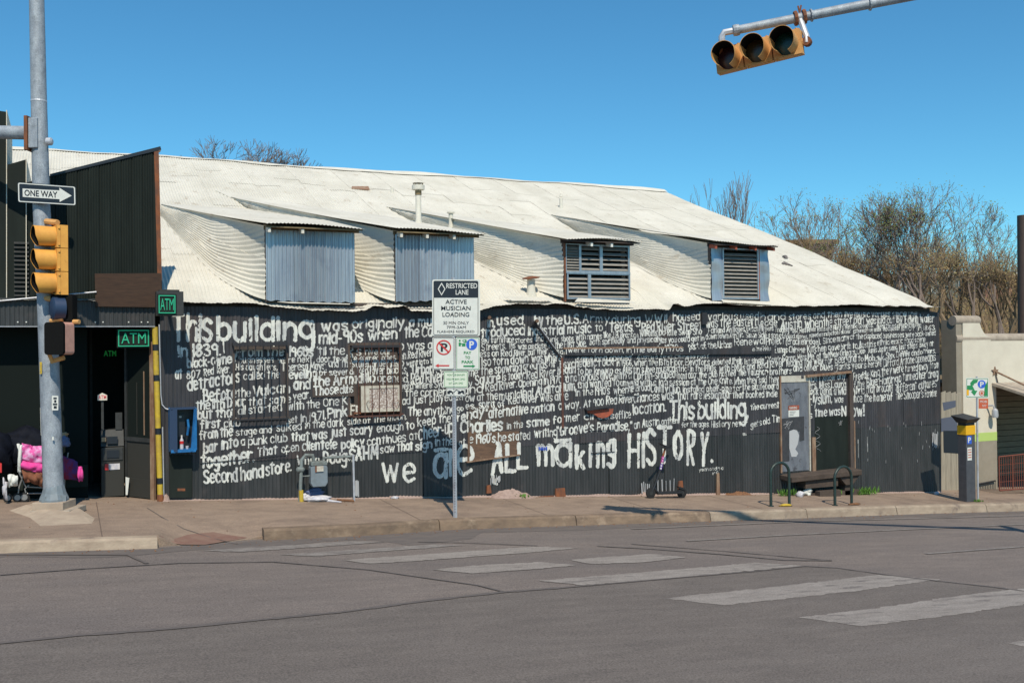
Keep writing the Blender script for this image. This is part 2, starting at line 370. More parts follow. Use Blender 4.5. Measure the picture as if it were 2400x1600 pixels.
# kerb stones
def kerb_run(xa, xb, step, seed):
    rnd = random.Random(seed); x = xa
    while x < xb - .05:
        x1 = min(xb, x + step * rnd.uniform(.8, 1.15)); x1 = xb if xb - x1 < 1. else x1; m = MB(); n = 5; dz = rnd.uniform(-.004, .004)
        for i in range(n + 1):
            t = x + (x1 - x) * i / n + (.008 if i == 0 else -.008 if i == n else 0); yk = kerb_y(t); w = rnd.uniform(-.006, .006)
            zt = walk_z(t, yk) + .004 + dz; zb = road_z(t) - .02
            m.v += [V((t, yk - .05, zb)), V((t, yk - .012 + w, zt - .03)), V((t, yk + .02, zt)), V((t, yk + .155, zt + .003)), V((t, yk + .155, zb))]
        for i in range(n):
            for k in range(5): a = i * 5; m.f.append((a + k, a + (k + 1) % 5, a + 5 + (k + 1) % 5, a + 5 + k))
        m.f += [(4, 3, 2, 1, 0), tuple(n * 5 + k for k in range(5))]
        m.build('kerb_stone', M['kerb_dirty'] if (xa > XR0 and KP[6].x - .8 < (x + x1) / 2 < KP[9].x) else M['kerb'], walk); x = x1
kerb_run(KX[0], XR0, 2.4, 1); kerb_run(XR1, KX[-1], 2.6, 2)
# gutter strip, dirt along the kerb
g = MB(); xs = np.linspace(KX[0], KX[-1], 90); nz = noise1(5)
for x in xs:
    w = .25 + .35 * float(nz(np.array([x * .9]))[0]) + (.5 if onW(868, 1230).x < x < onW(1063, 1217).x else 0)
    g.v += [V((x, kerb_y(x) + .0, road_z(x) + .003)), V((x, kerb_y(x) - w, road_z(x) + .003))]
for i in range(len(xs) - 1): g.f.append((2 * i + 1, 2 * i + 3, 2 * i + 2, 2 * i))
g.build('gutter', M['asphalt_gutter'], road)
def road_poly(pts, name, m, lift):
    rn = random.Random(int(sum(p[0] for p in pts))); ps = [onR(*p) for p in pts]; out = []
    for a, b in zip(ps, ps[1:] + ps[:1]):
        n = max(2, int((b - a).length / .07)); s = V((-(b - a).y, (b - a).x, 0)).normalized()
        for k in range(n): q = a.lerp(b, k / n) + s * rn.gauss(0, .012); out.append(q)
    g = MB(); g.poly(*[V((p.x, p.y, road_z(p.x) + lift)) for p in out]); return g.build(name, m, road)
pp = [onR(*q) for q in ((-500, 1568), (0, 1508), (180, 1490), (400, 1474), (640, 1450), (800, 1435), (1000, 1408), (1180, 1388), (1330, 1377), (1500, 1362), (1760, 1340), (1885, 1327), (1960, 1331), (2100, 1350), (2200, 1362), (2330, 1376), (2460, 1394), (2800, 1440), (3000, 1800), (1200, 1900), (-600, 1900))]
pc_ = onR(1250, 1640)
g = MB(); g.v = [V((pc_.x, pc_.y, road_z(pc_.x) + .003))] + [V((q.x, q.y, road_z(q.x) + .003)) for q in pp]; g.f = [(0, 1 + i, 1 + (i + 1) % len(pp)) for i in range(len(pp))]
g.build('newer_asphalt', M['asphalt2'], road)
# crosswalk bars (photo pixel outline of each)
BARS = [[(800, 1313), (1080, 1293), (1250, 1281), (1362, 1284), (1230, 1296), (1000, 1313), (868, 1321)],
        [(1012, 1335), (1120, 1325), (1265, 1317), (1352, 1324), (1270, 1333), (1105, 1344)],
        [(1337, 1312), (1420, 1305), (1530, 1298), (1608, 1306), (1510, 1318), (1380, 1322)],
        [(1264, 1361), (1500, 1342), (1770, 1319), (1885, 1326), (1640, 1349), (1368, 1372)],
        [(1555, 1402), (1800, 1377), (2060, 1347), (2205, 1358), (2000, 1386), (1695, 1419)],
        [(1868, 1447), (2050, 1426), (2250, 1396), (2400, 1378), (2560, 1392), (2250, 1440), (2022, 1468)],
        [(2355, 1508), (2500, 1490), (2800, 1450), (2950, 1475), (2500, 1530)],
        [(470, 1290), (740, 1274), (830, 1268), (905, 1270), (760, 1281), (560, 1294)],
        [(655, 1300), (900, 1284), (1010, 1276), (1090, 1278), (900, 1292), (740, 1304)]]
for i, b in enumerate(BARS):
    road_poly(b, 'crosswalk_bar', M['stripe'] if i < 7 else M['lane'], .007)
def road_line(pts, w, name, m, lift=.0105):
    g = MB(); ps = [onR(*p) for p in pts]; rn = random.Random(int(pts[0][0]))
    for i in range(len(ps) - 1):
        a, b = ps[i], ps[i + 1]; n = 6
        for k in range(n):
            g_ = a.lerp(b, k / n); h_ = a.lerp(b, (k + 1) / n); d = (b - a); s = V((-d.y, d.x, 0)).normalized()
            w1, w2 = (w * rn.uniform(.75, 1.2), w * rn.uniform(.75, 1.2)) if name == 'tar_seam' else (w, w)
            q = [g_ - s * w1 / 2, h_ - s * w1 / 2, h_ + s * w1 / 2, g_ + s * w1 / 2]
            g.poly(*[V((p.x, p.y, road_z(p.x) + lift)) for p in q])
    g.build(name, m, road)
road_line([(1610, 1268), (1830, 1255), (2080, 1243), (2400, 1229)], .085, 'lane_line', M['lane'])
road_line([(1480, 1240), (1900, 1222), (2400, 1209)], .06, 'lane_line', M['lane'])
road_line([(2170, 1298), (2400, 1281), (2700, 1258)], .09, 'lane_line', M['lane'])
for pts, w in (([(-200, 1530), (0, 1508), (180, 1490), (400, 1474), (640, 1450), (800, 1435), (1000, 1408), (1180, 1388), (1330, 1377)], .10),
               ([(0, 1348), (200, 1333), (420, 1320), (640, 1317), (860, 1335), (1000, 1355), (1120, 1372), (1180, 1387)], .05),
               ([(0, 1300), (300, 1301), (345, 1321)], .06), ([(1400, 1280), (1530, 1287), (1700, 1300), (1840, 1313), (1950, 1314)], .07),
               ([(1480, 1275), (1700, 1292), (1950, 1314)], .05),
               ([(1885, 1327), (1960, 1331), (2100, 1350), (2200, 1362), (2330, 1376), (2460, 1394)], .07), ([(980, 1270), (1080, 1272), (1260, 1279)], .05),
               ([(1330, 1377), (1500, 1362), (1640, 1350), (1760, 1340), (1885, 1327)], .06)):
    road_line(pts, w * .8, 'tar_seam', M['tar'])
# joints between the poured slabs, and grit in the gutter
x = KX[0] + 1
while x < KX[-1] - 1:
    y0, y1 = kerb_y(x) + .16, -.12
    if not (XR0 - .4 < x < XR1 + .6):
        g = MB(); n = 6
        for k in range(n):
            ya, yb = y0 + (y1 - y0) * k / n, y0 + (y1 - y0) * (k + 1) / n
            g.poly((x - .007, ya, walk_top(x, ya) + .003), (x + .007, ya, walk_top(x, ya) + .003), (x + .007, yb, walk_top(x, yb) + .003), (x - .007, yb, walk_top(x, yb) + .003))
        g.build('slab_joint', M['joint'], walk)
    x += 2.44
g = MB(); rn = random.Random(12)
for k in range(900):
    x = rn.uniform(KX[0], KX[-1]); on = rn.random() < .35
    y = kerb_y(x) - abs(rn.gauss(0, .16)) - .02 if not on else rn.uniform(kerb_y(x) + .2, -.1) if rn.random() < .5 else -.12 - abs(rn.gauss(0, .12))
    z = road_z(x) + .005 if not on else walk_top(x, y) + .004
    if on and y < kerb_y(x) + .16: continue
    s_ = rn.uniform(.006, .022); a_ = rn.uniform(0, 3.1); ca, sa = math.cos(a_) * s_, math.sin(a_) * s_
    g.add([(x - ca, y - sa, z), (x + sa * .5, y - ca * .5, z), (x + ca, y + sa, z), (x - sa * .5, y + ca * .5, z), (x, y, z + s_ * .6)], [(0, 1, 4), (1, 2, 4), (2, 3, 4), (3, 0, 4)])
g.build('grit', M['litterbr'], walk, kind='stuff')
# sidewalk crack
g = MB(); ps = [onW(*p) for p in ((345, 1190), (380, 1212), (430, 1228), (500, 1240), (560, 1252))]
for a, b in zip(ps, ps[1:]):
    d = (b - a); s = V((-d.y, d.x, 0)).normalized() * .008
    g.poly(*[V((p.x, p.y, walk_top(p.x, p.y) + .005)) for p in (a - s, b - s, b + s, a + s)])
g.build('crack', M['tar'], walk)

# ---------------------------------------------------------------- the painted building
P = .0677; DX = P / 8; AMP = .0125; CW = P * 10
XW0 = math.floor(onY(377, 1000).x / DX) * DX; XW1 = round(XB / DX) * DX
ZSEAM = onY(600, 1076).z * .0 + .60
ZTOP = 3.34
OV = .22
bld = thing('painted_building', (0, 0, 0), 'long black corrugated metal building covered in white hand painted history text under a cream roof', 'building')
rs = np.random.RandomState(7)
TILT = rs.uniform(-.006, .006, (60, 2)); COFF = rs.uniform(0, .006, (60, 2))
def rect(px0, py0, px1, py1):
    a = onY(px0, (py0 + py1) / 2); b = onY(px1, (py0 + py1) / 2); c = onY((px0 + px1) / 2, py1); d = onY((px0 + px1) / 2, py0)
    return [round(a.x / DX) * DX, round(b.x / DX) * DX, c.z, d.z]
WIN1 = rect(545, 815, 674, 978); WIN2 = rect(815, 805, 940, 970)
DOOR1 = rect(1828, 880, 1893, 1103); DOOR2 = rect(1907, 876, 1986, 1100)
BRD1 = rect(731, 871, 829, 929); BRD2 = rect(1097, 950, 1217, 1066); BRD2[3] = BRD2[3]
LEDGE = [onY(1321, 820).x, onY(1802, 820).x, 0, 0]; LEDGE[2] = onY(1321, 833).z; LEDGE[3] = LEDGE[2] + .15
LB = onY(1802, 829).z
B2L = onY(1097, 1083, -.06).z; B2R = onY(1217, 1066, -.06).z
HOLES = [WIN1, WIN2, DOOR1, DOOR2]
def ledge_z(x): return LEDGE[2] + (LB - LEDGE[2]) * (x - LEDGE[0]) / (LEDGE[1] - LEDGE[0])
def surf(x, z):
    x = np.asarray(x, float); z = np.asarray(z, float)
    c = np.floor((x - XW0) / CW + 1e-6).astype(int).clip(0, 59); r = (z < ZSEAM).astype(int)
    y = -(.014 + .008 * (1 - r) + .005 * (c % 2) + COFF[c, r]) + TILT[c, r] * (z - 1.5) - AMP * (.5 + .5 * np.cos(2 * math.pi * x / P))
    for (h, yy) in ((WIN1, .06), (WIN2, .06), (DOOR1, -.035), (DOOR2, -.02), (BRD1, -.062), (BRD2, -.066)):
        zlow = h[2] if h is not BRD2 else B2L + (B2R - B2L) * (x - h[0]) / (h[1] - h[0])
        y = np.where((x > h[0]) & (x < h[1]) & (z > zlow) & (z < h[3]), yy, y)
    lz = ledge_z(x); y = np.where((x > LEDGE[0]) & (x < LEDGE[1]) & (z > lz) & (z < lz + .15), -.085, y)
    return y
wall = MB()
hz = sorted(HOLES, key=lambda h: h[0]); x = XW0 + .01
for h in hz + [None]:
    x1 = h[0] if h else XW1 - .01
    wall.hexa([(x, .08, KS * x - .3), (x1, .08, KS * x1 - .3), (x1, .08, 3.36), (x, .08, 3.36)], (0, .12, 0))
    if h:
        xm = (h[0] + h[1]) / 2
        wall.span((h[0], .08, KS * h[1] - .3), (h[1], .2, h[2])); wall.span((h[0], .08, h[3]), (h[1], .2, 3.36)); wall.span((h[0], .16, h[2]), (h[1], .2, h[3])); x = h[1]
# the unseen end wall and back wall
wall.span((XW1 - .12, .2, -1.4), (XW1, 24, 3.4)); wall.span((XW0 - 9, 24, -1.4), (XW1, 24.2, 3.4))
wallo = wall.build('wall', M['blackbrown'], bld)
nb = noise1(11); ncol = int(round((XW1 - XW0) / CW + .49))
for c in range(ncol):
    xa = XW0 + c * CW; xb = min(xa + CW, XW1); n = int(round((xb - xa) / DX))
    if n < 4: continue
    xsn = xa + DX * np.arange(n + 1)
    for r in (0, 1):
        zc = set(); lo, hi = (ZSEAM, ZTOP) if r == 0 else (None, ZSEAM + .03)
        for h in HOLES:
            if h[1] > xa and h[0] < xb:
                for q in (h[2], h[3]):
                    if (r == 0 and ZSEAM < q < ZTOP) or (r == 1 and q < ZSEAM): zc.add(q)
        zl = sorted(zc); m = MB(); rows = []
        rows.append(np.full(n + 1, ZSEAM) if r == 0 else KS * xsn + .015 + .05 * nb(xsn * 3.1) * nb(xsn * .8 + 50))
        if r == 0: rows[0] = rows[0] + .006 * np.cos(2 * math.pi * xsn / P)
        for q in zl: rows.append(np.full(n + 1, q))
        rows.append(np.full(n + 1, hi))
        for zr in rows:
            zz = np.clip(zr, ZSEAM + .0001 if r == 0 else -9, 9 if r == 0 else ZSEAM - .0001)
            cc = c; yy = -(.014 + .008 * (1 - r) + .005 * (cc % 2) + COFF[cc, r]) + TILT[cc, r] * (zz - 1.5) - AMP * (.5 + .5 * np.cos(2 * math.pi * xsn / P))
            m.v += [V(t) for t in zip(xsn.tolist(), yy.tolist(), zr.tolist())]
        for j in range(len(rows) - 1):
            for i in range(n):
                xm = xsn[i] + DX / 2; zm = (rows[j][i] + rows[j + 1][i]) / 2
                if any(h[0] < xm < h[1] and h[2] - 1e-4 < zm < h[3] + 1e-4 for h in HOLES): continue
                a = j * (n + 1) + i; m.f.append((a, a + 1, a + n + 2, a + n + 1))
        nr_ = len(rows) - 1; full = [any(j * (n + 1) <= f_[0] < (j + 1) * (n + 1) for f_ in m.f) for j in range(nr_)]; j = 0
        while j < nr_:                           # a sheet cut right through by an opening is two pieces
            if not full[j]: j += 1; continue
            k = j
            while k < nr_ and full[k]: k += 1
            q_ = MB(); q_.v = m.v[j * (n + 1):(k + 1) * (n + 1)]; q_.f = [tuple(t - j * (n + 1) for t in f_) for f_ in m.f if j * (n + 1) <= f_[0] < k * (n + 1)]
            q_.build('wall_sheet', M['black'] if r == 0 else M['black2'], bld, smooth=True); j = k
# foundation strip and rubble line
g = MB(); nf = noise1(21); xs = np.linspace(XW0, XW1, 160)
for x in xs:
    h = .02 + .035 * float(nf(np.array([x * 4]))[0]); w = .04 + .06 * float(nf(np.array([x * 2 + 31]))[0])
    g.v += [V((x, -w, walk_z(x, -w) - .01)), V((x, .0, walk_z(x, 0) + h)), V((x, .1, walk_z(x, 0) + h))]
for i in range(len(xs) - 1):
    for k in (0, 1): g.f.append((3 * i + k, 3 * i + 3 + k, 3 * i + 4 + k, 3 * i + 1 + k))
g.build('foundation', M['soil'], bld)

# ---------------------------------------------------------------- roof
EAVE = [(372, 706), (431, 707), (480, 709), (530, 711), (600, 712), (640, 716), (700, 724), (725, 726), (800, 728), (855, 727), (875, 716), (895, 717), (905, 722), (925, 720), (945, 715), (955, 718), (962, 727), (1010, 729), (1125, 727), (1160, 718), (1210, 711), (1260, 712), (1330, 713), (1352, 720), (1400, 723), (1460, 726), (1520, 725), (1570, 725), (1578, 712), (1590, 711), (1605, 718), (1650, 712), (1690, 710), (1760, 716), (1830, 717), (1900, 717), (2000, 714), (2100, 717), (2209, 719)]
EP = [onY(a, b, -OV) for a, b in EAVE]
XG = EP[-1].x                                    # gable edge
ZE = sum(p.z for p in EP) / len(EP) + .03
rp = onX(1556, 446, XG); YR = rp.y; ZR = rp.z
TA = (ZR - ZE) / (YR + OV)
print('roof slope', math.degrees(math.atan(TA)), 'ridge', YR, ZR, 'eave', ZE, 'XG', XG, 'KS', KS, 'CAM', CAM, [round(p.z, 2) for p in EP])
nr = noise2(3)
def roof_z(x, y):
    base = ZE + TA * (y + OV)
    x = np.asarray(x, float); y = np.asarray(y, float)
    return base + .10 * (nr(x * .28, y * .3) - .5) + .05 * (nr(x * 1.1 + 40, y * .9) - .5) + .03 * (nr(x * 3.1 + 80, y * 1.3 + 7) - .5)
XL = -10.5
deck = MB()
deck.hexa([(XL, .35, ZE + TA * .57 - .2), (XG - .02, .35, ZE + TA * .57 - .2), (XG - .02, YR, ZR - .14), (XL, YR, ZR - .14)], (0, 0, .05))
deck.hexa([(XL, YR, ZR - .02), (XG, YR, ZR - .02), (XG, 2 * YR + OV, ZE - .02), (XL, 2 * YR + OV, ZE - .02)], (0, 0, .02))
deck.poly((XG - .25, 0, ZE - .2), (XG - .25, YR, ZR - .2), (XG - .25, 2 * YR, ZE - .2))
deck.span((XW0, .085, ZE - .3), (XG - .1, .15, ZE + .02))
decko = deck.build('roof', M['blackbrown'], bld)
rrows = [-OV, 3.0, 6.2, 9.4, YR]
ex = np.array([p.x for p in EP]); ez = np.array([p.z for p in EP])
nc = int(math.ceil((XG - XL) / CW))
RA = .0085
for c in range(nc):
    xb = XG - c * CW; xa = max(xb - CW, XL); n = int(round((xb - xa) / DX)); xsn = xa + DX * np.arange(n + 1)
    if n < 4: continue
    sh_ = rs.uniform(-1.1, 1.1); rr_ = [rrows[0]] + [q + sh_ + rs.uniform(-.3, .3) for q in rrows[1:4]] + [rrows[4]]
    for r in range(4):
        m = MB(); ya, yb = rr_[r], rr_[r + 1] + (.1 if r < 3 else 0)
        ny = 6; yl = [ya + (yb - ya) * j / ny for j in range(ny + 1)]
        if r == 0: yl = [-OV, 0., .25, .6] + [.6 + (yb - .6) * j / 5 for j in range(1, 6)]
        dx0 = rs.uniform(-.02, .02)
        for j, y in enumerate(yl):
            t = (y - ya) / (yb - ya)
            zz = roof_z(xsn, np.full(n + 1, y)) + RA * np.cos(2 * math.pi * xsn / P) + .004 * (c % 2) + (.008 - .007 * t if r else .002)
            if r == 0:
                le = np.interp(xsn, ex, ez) + .035 * (nr(xsn * 4.3 + 9, np.full(n + 1, 3.3)) - .5) + .02 * (nr(xsn * 11 + 9, np.full(n + 1, 5.3)) - .5) + .35 * RA * np.cos(2 * math.pi * xsn / P); w = max(0, 1 - (y + OV) / .8)
                zz = zz * (1 - w) + (le) * w
            m.v += [V(q) for q in zip(xsn.tolist(), [y] * (n + 1), zz.tolist())]
        for j in range(len(yl) - 1):
            for i in range(n): a = j * (n + 1) + i; m.f.append((a, a + 1, a + n + 2, a + n + 1))
        m.build('roof_sheet', M['roof'], bld, smooth=True)
# ridge cap with its small kinks
m = MB(); xs = np.linspace(XL, XG + .02, 60)
for x in xs:
    d = .02 * math.sin(x * .9) + .015 * math.sin(x * 2.3)
    m.v += [V((x, YR - .22, float(roof_z(x, YR - .22)) + .03)), V((x, YR, ZR + .05 + d)), V((x, YR + .22, ZR - .06))]
for i in range(59):
    for k in (0, 1): m.f.append((3 * i + k, 3 * i + 3 + k, 3 * i + 4 + k, 3 * i + 1 + k))
m.build('ridge_cap', M['roof'], bld, smooth=True)
def onRoof(px, py): return plane(px, py, (0, -OV, ZE), (0, -TA, 1))

# dormers
SH = math.tan(math.radians(9.5))
def dormer(TLp, TRp, BLp, BRp, ovl, ovr, kind, label, Fp, F2p):
    yf = (onRoof(*BLp).y + onRoof(*BRp).y) / 2
    TL, TR, BL, BR = (onY(p[0], p[1], yf) for p in (TLp, TRp, BLp, BRp))
    zb = min(BL.z, BR.z) - .05; zt = (TL.z + TR.z) / 2
    d = MB()                                    # frame ring behind the cladding
    x0, x1 = TL.x, TR.x
    d.span((x0, yf + .02, zb), (x0 + .05, yf + .12, zt)); d.span((x1 - .05, yf + .02, zb), (x1, yf + .12, zt)); d.span((x0 + .05, yf + .02, zt - .06), (x1 - .05, yf + .12, zt))
    do = d.build('dormer', M['blackbrown'], bld, label=label)
    # back of the opening
    MB().span((x0 + .05, yf + .3, zb), (x1 - .05, yf + .32, zt - .06)).build('opening', M['dark'], do)
    # shed roof: slopes back until it meets the main roof
    of = .32; zs = zt + .10
    def back(x, z0):
        y = yf
        while z0 + SH * (y - yf) > float(roof_z(x, y)) - .03 and y < YR - .4: y += .1
        return y
    xa, xb = x0 - ovl, x1 + ovr; n = int((xb - xa) / DX); m = MB(); ny = 16; ph = rs.uniform(0, 6)
    def onroof3(p): q = onRoof(*p); return V((q.x, q.y, float(roof_z(q.x, q.y)) + .008))
    F, F2 = onroof3(Fp), onroof3(F2p); L0 = V((xa, yf - of, zs - SH * of)); R0 = V((xb, yf - of, zs - SH * of)); yb_ = back(xb, zs); R1 = V((xb, yb_, float(roof_z(xb, yb_)) + .03))
    for j in range(ny + 1):
        v = j / ny; a_, b_ = L0.lerp(F, v), R0.lerp(R1, v)
        for i in range(n + 1):
            u = i / n; p = a_.lerp(b_, u); jag = .012 * math.sin(p.x * 5 + ph) if j == 0 else 0
            z = p.z + RA * .8 * math.cos(2 * math.pi * (xa + (xb - xa) * u) / P) + .03 * math.sin(p.x * 2.2 + ph) * (1 - v) - .03 * math.sin(math.pi * v) * math.sin(math.pi * u)
            if j > 1: z = max(z, float(roof_z(p.x, p.y)) + .022)
            m.v.append(V((p.x, p.y + jag, z)))
    for j in range(ny):
        for i in range(n): a = j * (n + 1) + i; m.f.append((a, a + 1, a + n + 2, a + n + 1))
    m.build('dormer_roof', M['roof'], do, smooth=True)
    # underside boards, fascia and rafter tails
    e = MB(); e.hexa([(xa + .03, yf - of + .05, zs - .055 - SH * of), (xb - .03, yf - of + .05, zs - .055 - SH * of), (xb - .03, yf + .02, zs - .04), (xa + .03, yf + .02, zs - .04)], (0, 0, .02))
    e.hexa([(xa + .03, yf - .012, zt - .02), (xb - .03, yf - .012, zt - .02), (xb - .03, yf - .012, zs - .045), (xa + .03, yf - .012, zs - .045)], (0, .03, 0))
    e.build('eave_board', M['rafter'] if kind < 3 else M['blackbrown'], do)
    rk = {1: (.0, .36), 2: (.02, .33, .66), 3: (.33, .62), 4: (0.0, .33, .66, .97)}[kind]
    for t in rk:
        x = xa + .06 + (xb - xa - .16) * t
        MB().hexa([(x, yf - of + .07, zs - .14 - SH * of), (x + .05, yf - of + .07, zs - .14 - SH * of), (x + .05, yf - of + .07, zs - .06 - SH * of), (x, yf - of + .07, zs - .06 - SH * of)], (0, of - .09, .04)).build('rafter_tail', M['roof'] if kind < 3 else (M['signw'] if kind == 3 else M['redwood']), do)
    if kind < 3:
        k = 3 if kind == 1 else 3; nn = int(round((x1 - x0) / DX)); cuts = [0, int(nn * .31), int(nn * .66), nn]; so_ = rs.uniform(0, .01, 3)
        for q in range(3):
            m = MB(); a0, a1 = cuts[q], cuts[q + 1] + (3 if q < 2 else 0); xx = [x0 + DX * i for i in range(a0, a1 + 1)]
            for z in (0, .5, 1):
                for x in xx:
                    zlo = float(roof_z(x, yf)) - .0 + .012 * math.sin(x * 30); zz = zlo + (zt - .02 - zlo) * z
                    m.v.append(V((x, yf - .012 - .01 * q % .02 - so_[q] - .026 * (.5 + .5 * math.cos(2 * math.pi * x / P)) * (1 + .3 * math.sin(x * 3)), zz)))
            w = len(xx)
            for j in (0, 1):
                for i in range(w - 1): m.f.append((j * w + i, j * w + i + 1, j * w + w + i + 1, j * w + w + i))
            m.build('cladding_sheet', M['galv'], do, smooth=True)
    else:
        def louvre(ax, bx, az, bz, pitch, frame=.035):
            fr = MB()
            fr.span((ax, yf - .04, az), (ax + frame, yf + .01, bz)); fr.span((bx - frame, yf - .04, az), (bx, yf + .01, bz))
            fr.span((ax + frame, yf - .04, az), (bx - frame, yf + .01, az + frame)); fr.span((ax + frame, yf - .04, bz - frame), (bx - frame, yf + .01, bz))
            lf = fr.build('louvre', M['galv'], do) if False else fr.build('louvre_frame', M['galv'], do)
            z = az + frame + pitch * .3
            while z < bz - frame - pitch * .4:
                MB().hexa([(ax + frame, yf - .03, z - .018), (bx - frame, yf - .03, z - .018), (bx - frame, yf - .024, z - .024), (ax + frame, yf - .024, z - .024)], (0, .075, .062)).build('slat', M['slat'], do)
                z += pitch
        W = x1 - x0; zl = max(BL.z, BR.z) + .01
        if kind == 3:
            zm = onY(1400, 639, yf).z
            xc = onY(1357, 600, yf).x; xd = onY(1407, 600, yf).x; xe_ = onY(1380, 680, yf).x
            louvre(x0 + .03, xc, zm, zt - .03, .058, .015); louvre(xc, xd, zm, zt - .03, .105); louvre(xd, x1 - .03, zm, zt - .03, .105)
            louvre(x0 + .05, xe_, zl, zm - .01, .09); louvre(xe_, x1 - .02, zl, zm - .01, .09)
            MB().span((x0 + .03, yf - .05, zm - .03), (x1 - .02, yf - .01, zm + .012)).build('rail', M['galv'], do)
            MB().span((x0, yf - .03, zl - .05), (x0 + .03, yf + .02, zt - .02)).build('rusty_edge', M['rust'], do)
        else:
            xa_ = onY(1692, 640, yf).x; xb_ = onY(1776, 640, yf).x
            louvre(xa_, xb_, zl, zt - .04, .085, .03)
            for (p_, q_) in ((x0 - .01, xa_), (xb_ + .03, x1 + .02)):
                m = MB(); m.grid(5, 12, lambda u, v, p_=p_, q_=q_: (p_ + (q_ - p_) * u, yf - .03 - .03 * math.sin(v * 9 + u * 3) * u - .01 * math.cos(v * 17), zl - .04 + (zt - zl) * v))
                m.build('flashing_sheet', M['galv'], do, smooth=True)
            MB().span((xb_, yf - .035, zl), (xb_ + .03, yf + .0, zt - .03)).build('red_strip', M['redwood'], do)
    # infill between the shed roof edge and the main roof: sheets laid leaning, ribs running back up the slope
    m = MB(); nv, nc_ = 60, 150; T0 = V((x0 - .005, yf - .0, zs - .03)); B0 = V((x0 - .012, yf - .0, float(roof_z(x0, yf)) + .0)); PP = .105; dn = V((-.6, -.35, .72)).normalized()
    for i in range(nv + 1):
        v = i / nv; a_ = T0.lerp(F, v); Cc = V((x0 - .95, yf + .7, 0)); b_ = B0.lerp(Cc, v).lerp(Cc.lerp(F2, v), v); b_.z = float(roof_z(b_.x, b_.y)) + .012; a_.z -= .02 * (1 - v); H_ = a_.z - b_.z
        for k in range(nc_ + 1):
            c_ = k / nc_; p = b_.lerp(a_, c_); e_ = min(1, 8 * c_, 8 * (1 - c_)); hb = (B0.z - float(roof_z(x0, yf)))
            lap = .02 * ((p.z - b_.z) > .42) + .015 * ((p.z - b_.z) > .8)
            p = p + dn * (e_ * (.013 * math.cos(2 * math.pi * (a_ - b_).length * c_ / PP) + .012 * math.sin(v * 17 + ph) + .02 * math.sin(v * 5 + c_ * 3 + ph)) - lap * (1 if e_ else 0))
            if c_ > 0: p.z = max(p.z, float(roof_z(p.x, p.y)) + .006)
            m.v.append(p)
    for i in range(nv):
        for k in range(nc_): a = i * (nc_ + 1) + k; m.f.append((a, a + 1, a + nc_ + 2, a + nc_ + 1))
    m.build('cheek', M['roof'], do, smooth=True)
    m = MB(); yb_ = back(x1, zs); n = int((yb_ - yf) / .2) + 1
    m.v = [V((x1, yf + (yb_ - yf) * i / n, z_)) for i in range(n + 1) for z_ in (zs - .03 + SH * (yb_ - yf) * i / n, float(roof_z(x1, yf + (yb_ - yf) * i / n)) - .03)]
    m.f = [(2 * i, 2 * i + 2, 2 * i + 3, 2 * i + 1) for i in range(n)]; m.build('cheek', M['roof'], do)
    return do
dormer((622, 534), (830, 545), (628, 699), (837, 703), .06, .12, 1, 'leftmost dormer closed with grey corrugated sheets and a brown eave', (376, 478), (378, 506))
dormer((925, 548), (1110, 554), (929, 703), (1114, 703), .06, .14, 2, 'grey corrugated dormer with three white rafter tails', (540, 462), (585, 486))
dormer((1321, 568), (1476, 573), (1326, 703), (1481, 704), .1, .12, 3, 'dormer with five metal louvre panels', (905, 485), (955, 512))
dormer((1666, 578), (1798, 579), (1673, 703), (1802, 703), .12, .12, 4, 'dormer with one louvre panel between bent metal flashings', (1290, 500), (1325, 522))
# patch sheets of roofing laid between the dormers
def roof_patch(pts, lift=.018):
    m = MB(); ps = [onRoof(*p) for p in pts]; q = [(p.x, max(p.y, -OV + .02), float(roof_z(p.x, max(p.y, -OV + .02))) + lift) for p in ps]
    m.hexa(q, (0, 0, .006)); m.build('roof_patch', M['roof'], bld)
roof_patch([(1355, 707), (1480, 712), (1500, 722), (1352, 718)]); roof_patch([(650, 706), (820, 708), (830, 722), (690, 720)]); roof_patch([(1180, 700), (1290, 705), (1300, 712), (1200, 710)])
roof_patch([(1690, 706), (1800, 706), (1815, 714), (1695, 711)])
roof_patch([(505, 447), (560, 458), (690, 474), (820, 498), (600, 490)], .02)
roof_patch([(460, 485), (540, 500), (600, 535), (520, 530)], .015)
